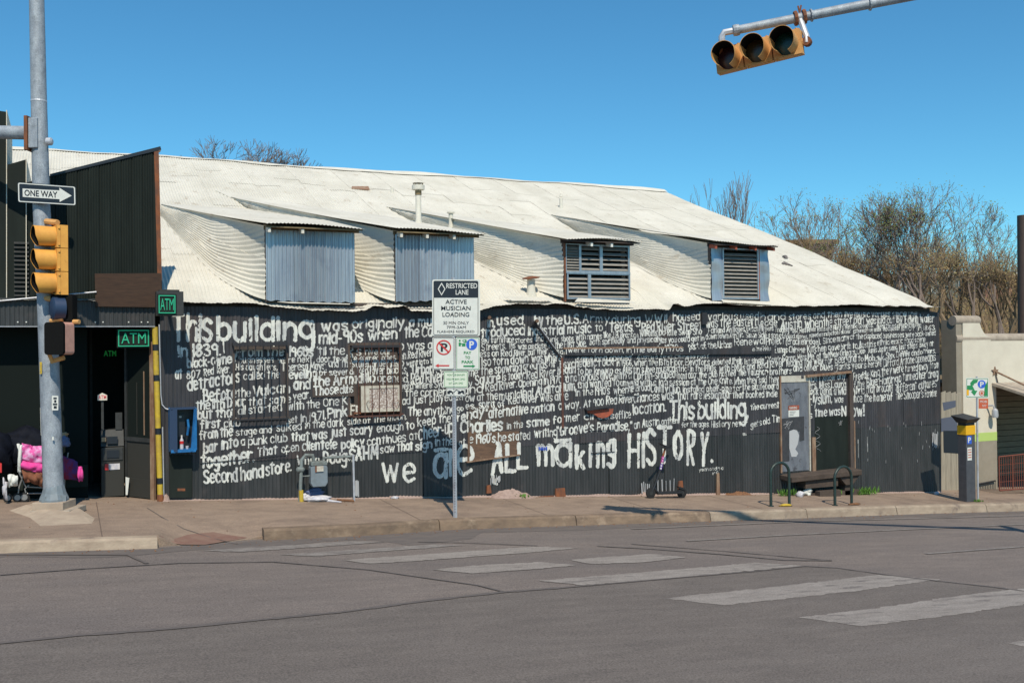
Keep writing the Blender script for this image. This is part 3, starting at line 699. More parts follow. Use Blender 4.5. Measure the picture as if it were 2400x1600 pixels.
# ---------------------------------------------------------------- hand painted lettering, cut from one raster so strokes merge, laid on the corrugation
G = {'a': "4,5 2,6 .3,4.5 .3,1.5 2,0 4,1.5|4,6 4,0", 'b': "0,10 0,0|0,4.5 2,6 4,4.5 4,1.5 2,0 0,1.2", 'c': "4,5 2.2,6 .2,4.5 .2,1.5 2.2,0 4,1",
'd': "4,10 4,0|4,4.5 2,6 0,4.5 0,1.5 2,0 4,1.3", 'e': "0,3 4,3.4 3.8,5.2 2,6 .2,4.6 0,2 1.6,0 4,.9", 'f': "4,9.4 2.5,10 1.5,8.5 1.5,0|0,6 3.6,6",
'g': "4,4.6 2,6 0,4.6 0,2.2 2,.8 4,2|4,6 4,-2.5 2.2,-4 .2,-3", 'h': "0,10 0,0|0,4 2,6 4,4.6 4,0", 'i': "0,6 0,0|0,8.7 .1,9", 'j': "1.6,6 1.6,-2.5 .2,-3.8|1.6,8.6 1.7,8.9",
'k': "0,10 0,0|3.6,6 0,2.6|1.2,3.6 4,0", 'l': "0,10 0,0", 'm': "0,6 0,0|0,4.4 1.6,6 3,4.6 3,0|3,4.4 4.6,6 6,4.6 6,0", 'n': "0,6 0,0|0,4.2 2,6 4,4.6 4,0",
'o': "2.1,6 .2,4.6 .2,1.5 2.1,0 4.1,1.5 4.1,4.6 2.1,6", 'p': "0,6 0,-4|0,4.6 2,6 4,4.6 4,1.6 2,0 0,1.4", 'q': "4,6 4,-4|4,4.6 2,6 0,4.6 0,1.6 2,0 4,1.4",
'r': "0,6 0,0|0,3.6 1.4,5.6 3.2,5.6", 's': "3.6,5.2 2,6 .3,5 .6,3.6 3,2.5 3.6,1.2 2,0 0,.8", 't': "1.6,9 1.6,0|0,6.2 3.4,6.2", 'u': "0,6 0,1.6 1.8,0 3.8,1.6|3.8,6 3.8,0",
'v': "0,6 2,0|2,0 4,6", 'w': "0,6 1.5,0|1.5,0 3,5|3,5 4.5,0|4.5,0 6,6", 'x': "0,6 3.8,0|3.8,6 0,0", 'y': "0,6 2,1|4,6 1,-4", 'z': "0,6 4,6|4,6 0,0|0,0 4,0",
'A': "0,0 2.6,10|2.6,10 5,0|.9,3.6 4.2,3.6", 'B': "0,10 0,0|0,10 3.4,9.4 3.6,6 0,5.4|0,5.4 4.4,4.4 4.4,.9 0,0", 'C': "4.8,8.4 3,10 .4,8 .2,2.2 2.6,0 4.8,1.4", 'D': "0,10 0,0|0,10 3.6,9 4.8,5 3.6,1 0,0",
'E': "0,10 0,0|0,10 4,10|0,5.2 3.2,5.2|0,0 4,0", 'F': "0,10 0,0|0,10 4,10|0,5.2 3.2,5.2", 'G': "4.8,8.4 3,10 .4,8 .2,2.2 2.6,0 4.8,1.6|4.8,4.4 4.8,1|2.8,4.4 4.8,4.4", 'H': "0,10 0,0|4.6,10 4.6,0|0,5 4.6,5",
'I': "0,10 0,0", 'J': "3,10 3,2 1.5,0 0,1.6", 'K': "0,10 0,0|4.4,10 0,4.4|1.2,5.4 4.8,0", 'L': "0,10 0,0|0,.2 4.2,.2", 'M': "0,0 .4,10|.4,10 3,3|3,3 5.6,10|5.6,10 6,0", 'N': "0,0 0,10|0,10 4.4,0|4.4,0 4.4,10",
'O': "2.6,10 .2,7.6 .2,2.2 2.6,0 5,2.2 5,7.6 2.6,10", 'P': "0,10 0,0|0,10 4.2,9.2 4.2,5.6 0,4.6", 'R': "0,10 0,0|0,10 4.2,9.2 4.2,6 0,5|1.4,5 4.6,0", 'S': "4.4,8.6 2.4,10 .4,8.6 .8,6 3.8,4.2 4.6,1.6 2.4,0 0,1.4",
'T': "0,10 5.4,10|2.7,10 2.7,0", 'U': "0,10 0,2 2.2,0 4.6,2 4.6,10", 'V': "0,10 2.5,0|2.5,0 5,10", 'W': "0,10 1.8,0|1.8,0 3.6,7|3.6,7 5.4,0|5.4,0 7.2,10", 'Y': "0,10 2.4,5|4.8,10 2.4,5|2.4,5 2.4,0",
'0': "2,10 .1,7.6 .1,2.4 2,0 4,2.4 4,7.6 2,10", '1': "0,10 0,0", '2': "0,8 2,10 4,8 3.6,5.4 0,0|0,0 4.2,0", '3': "0,9 2,10 3.8,8 1.6,5.4|1.6,5.4 4,4 4,1.4 2,0 0,1.2", '4': "3,0 3,10|3,10 0,3.6|0,3.6 4.4,3.6",
'5': "3.8,10 .4,10|.4,10 .2,5.6 2.6,6 4,4 3.6,1 0,.4", '6': "3.6,9.6 .8,7 .1,2.6 2,0 4,2 3.2,5 .4,4", '7': "0,10 4.2,10|4.2,10 1.4,0", '8': "2,5.4 .3,7.6 2,10 3.8,7.6 2,5.4 0,2.6 2,0 4.2,2.6 2,5.4", '9': "3.8,8 2,10 .2,8 .6,5.6 3,5.4 3.8,8|3.8,8 3.6,0",
'.': "0,.3 .1,.5", ',': "0,.5 -.5,-1.6", "'": "0,10 -.2,8.4", '"': "0,10 -.2,8.4|1.4,10 1.2,8.4", '-': "0,3.6 2,3.7", '!': "0,10 0,3|0,.3 .1,.5", '(': "1.6,11 0,6 .2,1 1.6,-2", ')': "0,11 1.6,6 1.4,1 0,-2", '/': "0,-1 3,11", ' ': ""}
def gparse(s):
    out = []
    for st in s.split('|'):
        if st: out.append([tuple(float(c) for c in p.split(',')) for p in st.split()])
    return out
GP = {k: gparse(v) for k, v in G.items()}
for k in 'abcdeghijkmnopqrstuvwxyz':             # painted with a tall x-height
    GP[k] = [[(p[0], p[1] * 1.22 if 0 < p[1] <= 6.3 else p[1]) for p in st] for st in GP[k]]
GW = {k: (max([p[0] for st in v for p in st] or [1.6])) for k, v in GP.items()}
def smooth_pts(pts):
    if len(pts) < 3: return pts
    out = []
    for i in range(len(pts) - 1):
        p0, p1, p2, p3 = pts[max(i - 1, 0)], pts[i], pts[i + 1], pts[min(i + 2, len(pts) - 1)]
        for k in range(4):
            t = k / 4; out.append(tuple(.5 * (2 * p1[c] + (p2[c] - p0[c]) * t + (2 * p0[c] - 5 * p1[c] + 4 * p2[c] - p3[c]) * t * t + (3 * p1[c] - p0[c] - 3 * p2[c] + p3[c]) * t ** 3) for c in (0, 1)))
    return out + [pts[-1]]
ORG = {'A': (360, 700), 'B': (360, 940), 'C': (700, 700), 'D': (700, 940), 'E': (1080, 700), 'F': (1080, 940), 'G': (1440, 700), 'H': (1440, 940), 'I': (1800, 700), 'J': (1800, 940)}
# text line | zoom tile : words, x0, y0, x1, y1 (baseline ends), ascender height, all in the tile's own pixels
LINES = r'''
A:This@250,600,810,592,390;A:building@865,590,2210,590,400
C:was@305,455,680,440,150;C:originally@735,410,1450,400,130;C:a mu@1515,390,1840,378,130;E:in,@365,395,470,395,130;E:used@495,370,865,355,130;E:by@1005,370,1140,365,140;E:the@1165,362,1400,360,130;E:U.S.@1425,360,1660,340,130;E:Army@1680,335,2050,330,110;G:during@-40,340,360,345,110;G:WWII,@420,335,750,335,110;G:housed@800,310,1175,300,110;G:various used@1285,295,1990,285,100;G:hand@2010,305,2360,290,100;I:stores and then@280,300,1020,255,95;I:live music venues since the@1050,262,2050,245,90
C:mid-90s@275,630,890,598,165;C:when@950,580,1360,550,150;C:the Ca@1450,540,1840,520,150;E:troduced@265,540,880,500,140;E:industrial@920,510,1425,492,130;E:music@1460,482,1810,468,130;E:to@1850,452,1955,445,105;E:Texas.@2040,460,2385,450,125;G:Red River Street@375,455,1205,430,125;G:was the eastern@1255,398,1985,370,115;G:edge@2010,380,2240,372,95;I:Austin when@170,425,750,392,125;I:the street plan@755,388,1320,345,115;I:was laid out by@1350,350,1850,332,100;I:Edwin Waller@1880,345,2290,322,110
A:in@335,810,470,805,165;A:1839.@540,800,930,790,170;A:From the@1140,800,1815,790,130;A:1960s@1870,795,2200,800,135;C:'til the@245,785,630,770,115;C:R s@680,790,880,785,120;C:rive our@930,775,1300,770,90;C:p was a@1390,705,1840,690,115;E:sed@275,615,385,610,90;E:furniture@415,612,730,600,90;E:stores@740,612,985,602,80;E:and@1020,590,1140,585,85;E:junk@1170,592,1345,592,80;E:shops@1375,592,1555,582,85;E:with names@1580,565,1945,552,80;E:like J.B. Branton,@1970,542,2460,540,85;G:Williams Do-Rite Swap Sho@345,520,1200,492,90;G:Fairland Antiques,@1290,480,1810,452,85;G:Dutch Meyers@1825,452,2190,442,80;I:Trading Post,@85,462,430,470,75;I:Red River Rats@435,467,790,442,68;I:and Hunt's Hunting Grounds.@800,442,1445,392,66;I:during the era of desegregation@1490,402,2110,382,56
A:black-owned@460,958,1140,882,135;A:businesses@1185,892,1670,880,95;A:were next@1725,885,2190,872,88;C:door to white-owned ones@245,878,1360,850,92;C:on Red River@1395,842,1840,792,105;E:Streets.@280,720,625,692,95;E:This@650,702,750,682,95;E:was as close to@785,702,1270,682,85;E:the East Side,@1290,692,1730,662,105;E:both spiritually@1775,642,2255,612,90;E:and physically,@2285,612,2780,595,85;G:as you could get in@645,612,1235,582,85;G:downtown Austin.@1255,562,1785,532,85;G:Simon Sidle a son of@1810,538,2330,540,75;I:freed slaves,@215,547,550,550,62;I:hoped emancipation fell over@570,535,1140,472,60;I:as buried from under the opposite@1170,472,1810,432,60;I:shot in 1863@1830,442,2300,432,66
A:at@290,1110,400,1105,140;A:807@450,1105,640,1090,105;A:Red@690,1065,830,1040,105;A:River.@875,1035,1055,1022,110;A:His daughters,@1140,982,1720,985,92;A:Theresa Mays@1775,1000,2364,972,105;C:and The stalle@410,942,960,940,105;C:Lander also@970,942,1450,930,100;C:went into t@1480,922,1840,890,75;E:ess on Red@255,805,705,790,95;E:River, but their@730,792,1200,762,90;E:small@1250,772,1440,765,85;E:were torn down, in@1460,740,2330,742,75;G:the early 1970s@240,742,930,722,90;G:part of the Urban@1010,702,1620,672,90;G:Renewal@1650,652,2075,622,100;G:Project@2085,642,2340,622,110;I:(Brackenridge).@240,632,720,632,90;I:Since many@750,622,1120,572,85;I:of the displaced businesses@1130,562,1870,532,80;I:were black-owned@1890,532,2310,502,75
A:detractors@465,1275,1205,1152,165;A:called the@1245,1122,1755,1092,110;A:leveling@1840,1112,2245,1090,125;C:of several@275,1062,760,1042,90;C:Red River blocks,@830,1047,1500,1032,110;C:"Urban re@1530,1052,2000,1012,125;E:lso torn down@285,932,935,882,115;E:was where@975,872,1390,862,105;E:same long opened@1600,872,2350,852,90;G:Austin's first Chinese rest@310,832,1300,822,60;G:in the 1940s@1880,722,2150,712,60;I:Lungs Chinese@90,747,510,742,90;I:Kitchen gave@540,742,990,702,90;I:birth to Austin's@1000,702,1480,662,85;I:ethnic/exotic food scene@1500,642,2170,592,80
A:Before@680,1420,1145,1382,170;A:the@1165,1362,1345,1352,115;A:Vulcan@1380,1352,1880,1292,135;A:and@1925,1262,2165,1242,145;C:the Armadillo@195,1212,1070,1150,135;C:opened,@1105,1150,1520,1150,105;C:Red River@1540,1182,2000,1140,145;E:me the@100,1077,440,1042,115;E:spawning grounds of@465,1032,1310,942,110;E:psychedelic rock@1360,952,2105,922,105;E:in 1966,@2140,932,2370,925,90;G:when the 13th Floor Elevators@270,922,1310,912,90;G:debuted their@1345,917,1765,882,80;G:1st single@1795,902,2060,882,80;G:"You're@2080,880,2340,868,80;I:Gonna Miss Me"@190,865,655,832,90;I:at the New Orleans Club.@665,832,1345,752,85;I:Janis Joplin sang just steps away at@1370,752,2280,652,80
A:the 11th Door@580,1530,1285,1482,130;A:that same@1320,1480,1890,1430,110;A:year.@1920,1400,2165,1372,110;C:Those@200,1330,545,1312,125;C:clubs@560,1310,745,1290,115;C:s@1345,1290,1400,1290,80;C:werd where Syd@1385,1252,2005,1222,95;E:y@105,1212,160,1210,90;E:Square@190,1192,540,1152,135;E:is today.@565,1132,885,1097,105;E:Red River began@905,1112,1580,1022,112;E:to be known as@1600,1042,2210,1032,100;E:Aus@2225,1035,2360,1030,110;G:tin's live music@250,1028,790,1002,100;G:district in the 1990s,@790,1002,1410,1002,90;G:with EMO's and@1445,1000,1940,975,95;G:Red River@1970,965,2340,930,95;I:leading the way for@250,932,890,892,95;I:Beerland@915,892,1215,872,110;I:to Mohawk@1235,870,1600,852,90;I:Sixx, DeVille and others.@1620,822,2310,752,80
B:but that@600,250,1140,215,130;B:all started@1170,190,1780,137,110;B:with the@1850,122,2285,92,115;D:One Kn@335,70,745,42,115;C:t the corner@1385,1352,2030,1332,105;E:and@20,1322,300,1290,115;E:Red River.@340,1285,775,1222,115;E:Opening in 1970@790,1222,1395,1162,105;E:a notorious dive,@1440,1152,2100,1102,110;G:with a@-10,1112,235,1100,95;G:Coffin-shaped@260,1120,840,1090,115;G:front door,@850,1110,1150,1092,100;G:the club hosted@1160,1092,1670,1062,90;G:the Vaughan@1700,1062,2110,1047,92;G:brothers@2135,1050,2440,1035,95;I:and other blues@345,1002,890,982,95;I:giants years@910,982,1350,952,95;I:before@1370,945,1565,930,90;I:Clifford Antone opened his@1585,942,2310,852,105
B:first@640,385,920,365,125;B:club@965,360,1195,345,115;B:set@1850,310,1980,290,95;B:In@2025,290,2110,285,115;D:1971,@145,280,375,245,115;D:Pink Fl@395,240,830,192,135;C:ad just played@1420,1462,2120,1400,110;C:ash@2150,1400,2260,1395,80;E:ow at the@60,1422,510,1382,105;E:municipal@525,1402,995,1342,115;E:Auditorium,@1030,1332,1590,1262,125;E:and wanted to@1610,1232,2180,1202,105;G:unwind with a jam session@80,1202,1030,1192,95;G:at the One Knite.@1050,1192,1630,1172,95;G:When they said they@1645,1182,2260,1152,95;I:didn't know any@545,1150,1075,1105,95;I:Freddie King, they were@1170,1132,1870,1005,105;I:turned away from@1880,1010,2352,952,100
B:from the@630,530,1090,482,135;B:stage and@1130,480,1630,430,95;B:sulked@1690,420,2040,395,105;D:in the dark@85,380,620,345,110;D:side of the moon.@670,330,1490,248,95;D:The@1500,207,1690,200,120;D:anything@1725,202,2150,162,115;D:go@2180,140,2270,130,80;F:es,@65,110,200,100,90;F:spirit of@240,102,605,85,105;E:Red River was alive@650,1452,1480,1392,112;E:in the@1580,1342,1820,1325,100;E:1990's@1850,1330,2055,1312,105;E:when t@2100,1312,2370,1295,100;G:he Broad@190,1280,490,1265,100;G:Cavity Club@500,1290,900,1300,105;G:installed a@940,1292,1300,1282,90;G:half-pipe for@1310,1282,1750,1272,90;G:the skateboard@1760,1262,2260,1242,92;I:ers. Miss Laura@555,1242,1080,1222,100;I:of the@1145,1232,1320,1205,90;I:Blue Flamingo@1355,1210,1840,1150,110;I:turned her drag@1850,1132,2340,1082,110
B:bar into@680,725,1170,625,145;B:a punk@1200,612,1570,585,115;B:club@1605,580,1845,558,115;B:that was@1895,552,2395,512,120;D:just scary@440,492,1020,442,120;D:enough to@1075,432,1590,382,110;D:keep@1635,352,1890,312,115;D:the tre@1925,302,2290,272,115;F:endy@0,272,305,200,125;F:"alternative@335,242,925,172,135;F:nation@960,167,1295,132,120;F:a way.@1340,122,1650,92,110;F:At 900@1690,87,1970,52,100;F:Red River,@2000,50,2400,15,115;G:Chances was@255,1432,815,1382,115;G:that rare lesbian bar@865,1392,1610,1372,110;G:that booked indie@1625,1372,2245,1352,95;I:rock band, a wild@550,1322,1080,1322,105;I:hybrid that brought@1140,1322,1730,1272,110;I:different cultures@1760,1292,2320,1212,115
B:together.@645,930,1395,830,185;B:That@1425,760,1705,722,120;B:open@1760,712,2005,682,110;D:clientele@40,682,525,652,125;D:policy@585,662,900,612,125;D:continues@935,612,1480,552,115;D:at@1520,532,1640,522,105;D:Cheer-up@1645,542,2130,432,165;F:Charlies@-15,440,570,402,165;F:in the@625,382,855,362,95;F:same@900,362,1225,332,120;F:former@1265,312,1645,262,110;F:circus@1695,257,2120,242,95;F:office@2130,242,2337,235,110;H:location.@250,190,710,142,150;I:Elysium,@560,1470,890,1432,145;I:was@915,1432,1045,1430,90;I:once the home of@1140,1432,1720,1402,110;I:the Snooper's@1760,1392,2140,1362,110;I:Paradise@2160,1360,2320,1342,100
H:This@745,265,1100,262,265;H:building,@1140,255,1850,235,255;H:the current@1875,122,2265,92,90;J:is@545,240,610,235,90;J:time was@645,220,1000,190,110;J:N@1010,210,1085,205,145;J:ow!@1145,215,1330,205,160
B:Second@685,1135,1165,1105,180;B:hand@1200,1095,1515,1045,175;B:store.@1540,1030,1905,962,165
B:When@1975,880,2290,860,115;D:Doug@330,865,665,842,175;D:SAHM@680,830,1105,792,185;D:saw@1120,722,1320,692,115;D:that@1355,692,1580,672,120;D:sign@1605,682,1840,642,120;D:in the@1880,622,2125,600,110;D:at@2205,612,2300,602,90;F:e@100,580,160,575,110;F:1960's,@200,580,490,570,125;F:he@500,560,610,550,115;F:stated@640,545,960,525,115;F:writing@1005,502,1325,482,115;F:"Groove's@1320,480,1830,422,135;F:Paradise,"@1870,422,2360,402,130;H:an Austin@265,382,620,330,110;H:anthem@645,320,890,305,85;H:for the ages.@920,362,1310,352,78;H:History never@1330,362,1830,345,90;H:gets old.@1875,365,2150,300,85;H:Time@2165,292,2350,285,100
D:we@1145,1115,1620,1108,340;D:a@1840,1050,2040,1040,490;D:r@2070,1030,2150,1030,560;F:e@-65,1015,170,1005,620;F:A@420,990,590,990,380;F:L@605,985,770,980,370;F:L@765,950,925,940,360;F:m@1050,900,1280,885,430;F:a@1290,915,1540,890,480;F:k@1575,935,1715,920,400;F:i@1765,905,1810,905,450;F:n@1865,910,2000,910,540;F:g@2010,800,2140,790,420;H:H@175,930,345,910,470;H:I@375,915,420,910,460;H:S@430,890,590,880,470;H:T@580,870,805,860,470;H:O@810,805,955,800,390;H:R@990,890,1115,890,480;H:Y@1165,890,1290,890,480;H:.@1325,860,1345,850,400
H:yeahandh a@1165,965,1500,940,45;H:et 12@1350,1010,1430,1005,40
'''
strokes = []                                     # (line id, x0, z0, x1, z1, r0, r1)
rl = random.Random(4)
def add_stroke(lid, pts, rpx, fade=True):
    w = [onY(p[0], p[1], -.03) for p in pts]; r = rpx / ppm(w[0])
    for i in range(len(w) - 1):
        ra = r * (1.0 - .18 * (i / max(1, len(w) - 1))); rb = r * (1.0 - .18 * ((i + 1) / max(1, len(w) - 1)))
        strokes.append((lid, w[i].x, w[i].z, w[i + 1].x, w[i + 1].z, ra, rb))
lid = 0
for line in LINES.strip().split('\n'):
    parts = [q for q in line.strip().split(';') if q]
    # words of one row; long rows are split at the sign post into separately painted runs
    for q in parts:
        tile, rest = q.split(':', 1); t, nums = rest.rsplit('@', 1); x0, y0, x1, y1, H = [float(v) for v in nums.split(',')]
        ox, oy = ORG[tile]; k = 1 / 5.88; x0, x1 = ox + x0 * k, ox + x1 * k; y0, y1 = oy + y0 * k, oy + y1 * k; H *= k
        adv = []; cur = 0.
        for ch in t:
            adv.append(cur); cur += GW[ch] + (1.9 if ch != ' ' else .9)
        tot = max(cur - 1.9, .8); rad = H * (.073 if H < 20 else .094 if H < 35 else .086)
        if H > 50: rad = H * .068
        if len(t) == 1 and H > 50: rad = 5.0
        sx = (x1 - x0) / tot if len(t) > 1 or GW[t] > 0 else 0
        rad = min(rad, max(.75, abs(sx) * .98) if sx else rad)
        if H > 58: H /= 1.2 if t.islower() else 1.
        x0 += rad * .8; x1 -= rad * .8; y0 -= rad * .6; y1 -= rad * .6; H = H * 1.06 - 1.3 * rad; sx = (x1 - x0) / tot if sx else 0
        kx = 1.0 if H > 17 else .93
        for ch, a in zip(t, adv):
            ux = x0 + a * sx; bl = y0 + (y1 - y0) * ((a + GW[ch] / 2) / tot if tot else 0); jx = rl.uniform(.88, 1.08); jy = rl.uniform(.92, 1.08); sl = rl.uniform(-.04, .05); dy = rl.uniform(-.03, .03) * H
            for st in GP[ch]:
                pts = [(ux + (p[0] * sx * jx) + p[1] / 10 * H * sl, bl + dy - p[1] * (kx if 0 < p[1] < 8 else 1) / 10 * H * jy) for p in smooth_pts(st)]
                if len(pts) == 2 and pts[0] != pts[1]:
                    mx = (pts[0][0] + pts[1][0]) / 2 + rl.uniform(-.03, .03) * H * .4; my = (pts[0][1] + pts[1][1]) / 2
                    pts = [pts[0], (mx, my), pts[1]]
                add_stroke(lid, pts, rad * rl.uniform(.88, 1.12))
    lid += 1
# overbars, drips and loose marks
big = lid - 2
for pts, r in (([(1020, 1054), (1048, 1052)], 4.5), ([(1302, 1033), (1336, 1030)], 4.5), ([(523, 800), (525, 826)], 1.4), ([(564, 798), (565, 806)], 1.3),
               ([(1154, 1110), (1157, 1130), (1166, 1122)], 4), ([(1158, 1131), (1165, 1134)], 3), ([(1742, 1017), (1748, 1018)], 2.4), ([(2011, 1030), (2012, 1072)], 1.0), ([(2032, 1024), (2033, 1058)], .9)):
    add_stroke(big, pts, r)
nlines = lid
gx0, gx1 = XW0, XW1; gzlo = KS * XW1; DZ = .0105
NX = int(round((gx1 - gx0) / DX)); NZ = int((ZTOP - gzlo) / DZ)
D = np.full((NZ, NX), 9., np.float32); LI = np.zeros((NZ, NX), np.int16)
for (l, x0, z0, x1, z1, ra, rb) in strokes:
    m_ = max(ra, rb) * 1.35
    i0 = max(0, int((min(x0, x1) - m_ - gx0) / DX)); i1 = min(NX, int((max(x0, x1) + m_ - gx0) / DX) + 2)
    j0 = max(0, int((min(z0, z1) - m_ - gzlo) / DZ)); j1 = min(NZ, int((max(z0, z1) + m_ - gzlo) / DZ) + 2)
    if i1 <= i0 or j1 <= j0: continue
    X = (gx0 + (np.arange(i0, i1) + .5) * DX)[None, :]; Z = (gzlo + (np.arange(j0, j1) + .5) * DZ)[:, None]
    dx, dz = x1 - x0, z1 - z0; L2 = dx * dx + dz * dz + 1e-12
    t = np.clip(((X - x0) * dx + (Z - z0) * dz) / L2, 0, 1)
    d = np.sqrt((X - x0 - t * dx) ** 2 + (Z - z0 - t * dz) ** 2) / (ra + (rb - ra) * t)
    sub = D[j0:j1, i0:i1]; w = d < sub
    sub[w] = d[w]; LI[j0:j1, i0:i1][w] = l
XX = (gx0 + (np.arange(NX) + .5) * DX)[None, :] * np.ones((NZ, 1)); ZZ = (gzlo + (np.arange(NZ) + .5) * DZ)[:, None] * np.ones((1, NX))
n1, n2, n3 = noise2(31), noise2(32), noise2(33)
thr = .86 + .34 * n1(XX * 22, ZZ * 10) + .14 * n3(XX / P * 1.0, ZZ * 26) * 1.0 - .05
wear = n2(XX * 60, ZZ * 30) * .6 + n3(XX * 7, ZZ * 5 + 9) * .4
MASK = (D < thr) & ~((wear > .80))
# nothing is painted on the grey door, or in the open corner behind the air conditioner
def clear(a, b, c, d): MASK[(XX > a) & (XX < b) & (ZZ > c) & (ZZ < d)] = False
clear(*DOOR1); AC = rect(846, 902, 937, 966); clear(AC[0] + .02, WIN2[1], AC[2], AC[3])
for h in HOLES + [BRD1, BRD2]:                    # the step at a board's edge
    for e in (h[0], h[1]): MASK[(np.abs(XX - e) < DX * .9) & (ZZ > h[2]) & (ZZ < h[3])] = False
MASK &= (ZZ > KS * XX + .05)
jj, ii = np.nonzero(MASK); ll = LI[jj, ii]
for l in range(nlines):
    s_ = ll == l
    if not s_.any(): continue
    i = ii[s_]; j = jj[s_]
    corners = [(i, j), (i + 1, j), (i + 1, j + 1), (i, j + 1)]
    ids = np.stack([b * (NX + 1) + a for a, b in corners], 1)
    uq, inv = np.unique(ids, return_inverse=True); inv = inv.reshape(ids.shape)
    vx = gx0 + (uq % (NX + 1)) * DX; vz = gzlo + (uq // (NX + 1)) * DZ
    # pull the outline a little towards the stroke edge so it does not read as a staircase
    vy = surf(vx + 1e-5, vz) - .0035
    hs_ = (np.sin(vx * 911.3 + vz * 517.7) * .5) * DZ * .35
    co = np.stack([vx, vy, vz + hs_], 1)
    me = bpy.data.meshes.new('lettering'); me.vertices.add(len(co)); me.vertices.foreach_set('co', co.ravel().astype(np.float32))
    me.loops.add(inv.size); me.loops.foreach_set('vertex_index', inv.ravel().astype(np.int32))
    me.polygons.add(len(inv)); me.polygons.foreach_set('loop_start', np.arange(0, inv.size, 4, dtype=np.int32)); me.polygons.foreach_set('loop_total', np.full(len(inv), 4, np.int32))
    me.polygons.foreach_set('use_smooth', np.ones(len(inv), bool)); me.update(); me.validate()
    me.materials.append(M['white']); o = bpy.data.objects.new('lettering', me); col.objects.link(o); o.parent = bld; o['kind'] = 'stuff'
print('lettering cells', len(ii))
# blue spray on top of the m
g = MB()
for k in range(5):
    x = 1262 + k * 4.2; a = [onY(px_, py_, -.05) for px_, py_ in ((x, 1047 + k % 2 * 3), (x + 3, 1046), (x + 4, 1053 + k % 3), (x + 1, 1055))]; g.poly(*a)
g.build('spray_mark', M['blue_paint'], bld)
# ---------------------------------------------------------------- windows, boards, doors of the painted building
def window(W, bars, top_px, bot_px, xl, xr, yb, rusty, frame_top):
    w = MB(); zm = (W[2] + W[3]) / 2
    w.span((W[0], .06, W[2]), (W[1], .08, W[3])); wo_ = w.build('window', M['black'] if not rusty else M['blackbrown'], bld)
    for (a, b, c, d) in ((W[0], W[2], W[0] + .035, W[3]), (W[1] - .03, W[2], W[1], W[3])):
        MB().span((a, -.04, b), (c, .06, d)).build('frame', M['blackbrown'], wo_)
    MB().span((W[0] + .035, -.05, W[3] - .03), (W[1] - .03, .06, W[3] + .02)).build('frame', M['blackbrown'], wo_)
    MB().span((W[0] - .02, -.07, W[2] - .03), (W[1] + .02, .06, W[2])).build('sill', M['rustbar'] if rusty else M['blackbrown'], wo_)
    zt, zb = onY((xl + xr) / 2, top_px, yb).z, onY((xl + xr) / 2, bot_px, yb).z
    mt = M['rustbar'] if rusty else M['blackbar']
    for px in bars:
        x = onY(px, (top_px + bot_px) / 2, yb).x; MB().tube([(x, yb, zb), (x, yb, zt)], .0075, 5).build('bar', mt, wo_)
    x0, x1 = onY(xl, 880, yb).x, onY(xr, 880, yb).x
    for z, hh in ((zt - .09, .045), (zb + .03, .028)):
        r_ = MB(); r_.span((x0, yb - .006, z), (x1, yb + .006, z + hh)); r_.span((x0, yb + .006, z), (x0 + .02, -.02, z + hh)); r_.span((x1 - .02, yb + .006, z), (x1, -.02, z + hh)); r_.build('grille_rail', M['rustbar'] if (rusty and hh < .04) else M['blackbar'], wo_)
    return wo_
w1 = window(WIN1, (562, 581, 599, 617, 635, 654, 671), 797, 988, 546, 676, -.15, False, 0)
w2 = window(WIN2, (840, 855, 872, 889, 906, 922, 937), 803, 980, 826, 940, -.17, True, 0)
for cx, cz in ((898, 905), (868, 950), (928, 948)):  # scrolls of the second grille
    for s in (-1, 1):
        pts = [onY(cx + s * u, cz + v, -.165) for u, v in ((1, 12), (6, 4), (9, -6), (5, -12), (2, -8))]
        MB().tube(pts, .004, 4).build('scroll', M['rustbar'], w2)
b_ = MB().span((BRD1[0], -.055, BRD1[2]), (BRD1[1], -.0, BRD1[3])); b_.build('patch_board', M['blackbrown'], bld)
bx = [onY(1097, 1081, -.06), onY(1217, 1064, -.06), onY(1217, 1010, -.06), onY(1097, 1012, -.06)]
MB().hexa(bx, (0, .06, 0)).build('patch_board', M['wood'], bld)
MB().hexa([V((BRD2[0], -.058, onY(1097, 1012, -.06).z)), V((BRD2[1], -.058, onY(1217, 1010, -.06).z)), V((BRD2[1], -.058, BRD2[3])), V((BRD2[0], -.058, BRD2[3]))], (0, .06, 0)).build('patch_board', M['blackbrown'], bld)
MB().hexa([onY(1095, 1084, -.085), onY(1218, 1067, -.085), onY(1218, 1064, -.085), onY(1095, 1081, -.085)], (0, .085, 0)).build('board_edge', M['jamb'], bld)
# long ledge over the boarded shop front, upright crack trim
n = 16; m = MB()
for i in range(n + 1):
    x = LEDGE[0] + (LEDGE[1] - LEDGE[0]) * i / n; z = ledge_z(x)
    m.v += [V((x, -.0, z)), V((x, -.082, z)), V((x, -.082, z + .15)), V((x, -.0, z + .165))]
for i in range(n):
    for k in range(3): a = 4 * i; m.f.append((a + k, a + k + 1, a + k + 5, a + k + 4))
m.f += [(0, 1, 2, 3), (4 * n + 3, 4 * n + 2, 4 * n + 1, 4 * n)]
m.build('ledge', M['black'], bld)
MB().hexa([onY(1321, 814, -.09), onY(1600, 812, -.09), onY(1600, 815, -.09), onY(1321, 818, -.09)], (0, .02, 0)).build('ledge_trim', M['jamb'], bld)
MB().hexa([onY(1315, 838, -.05), onY(1320, 838, -.05), onY(1322, 1003, -.05), onY(1317, 1003, -.05)], (0, .03, 0)).build('upright_trim', M['rustbar'], bld)
for a, b in (((1122, 745), (1146, 745)), ((1235, 756), (1256, 753))):
    p = onY(b[0], b[1], -.05); MB().tube([p, p + V((-.12, -.32, .0))], .035, 8).build('pipe_stub', M['wood'], bld)
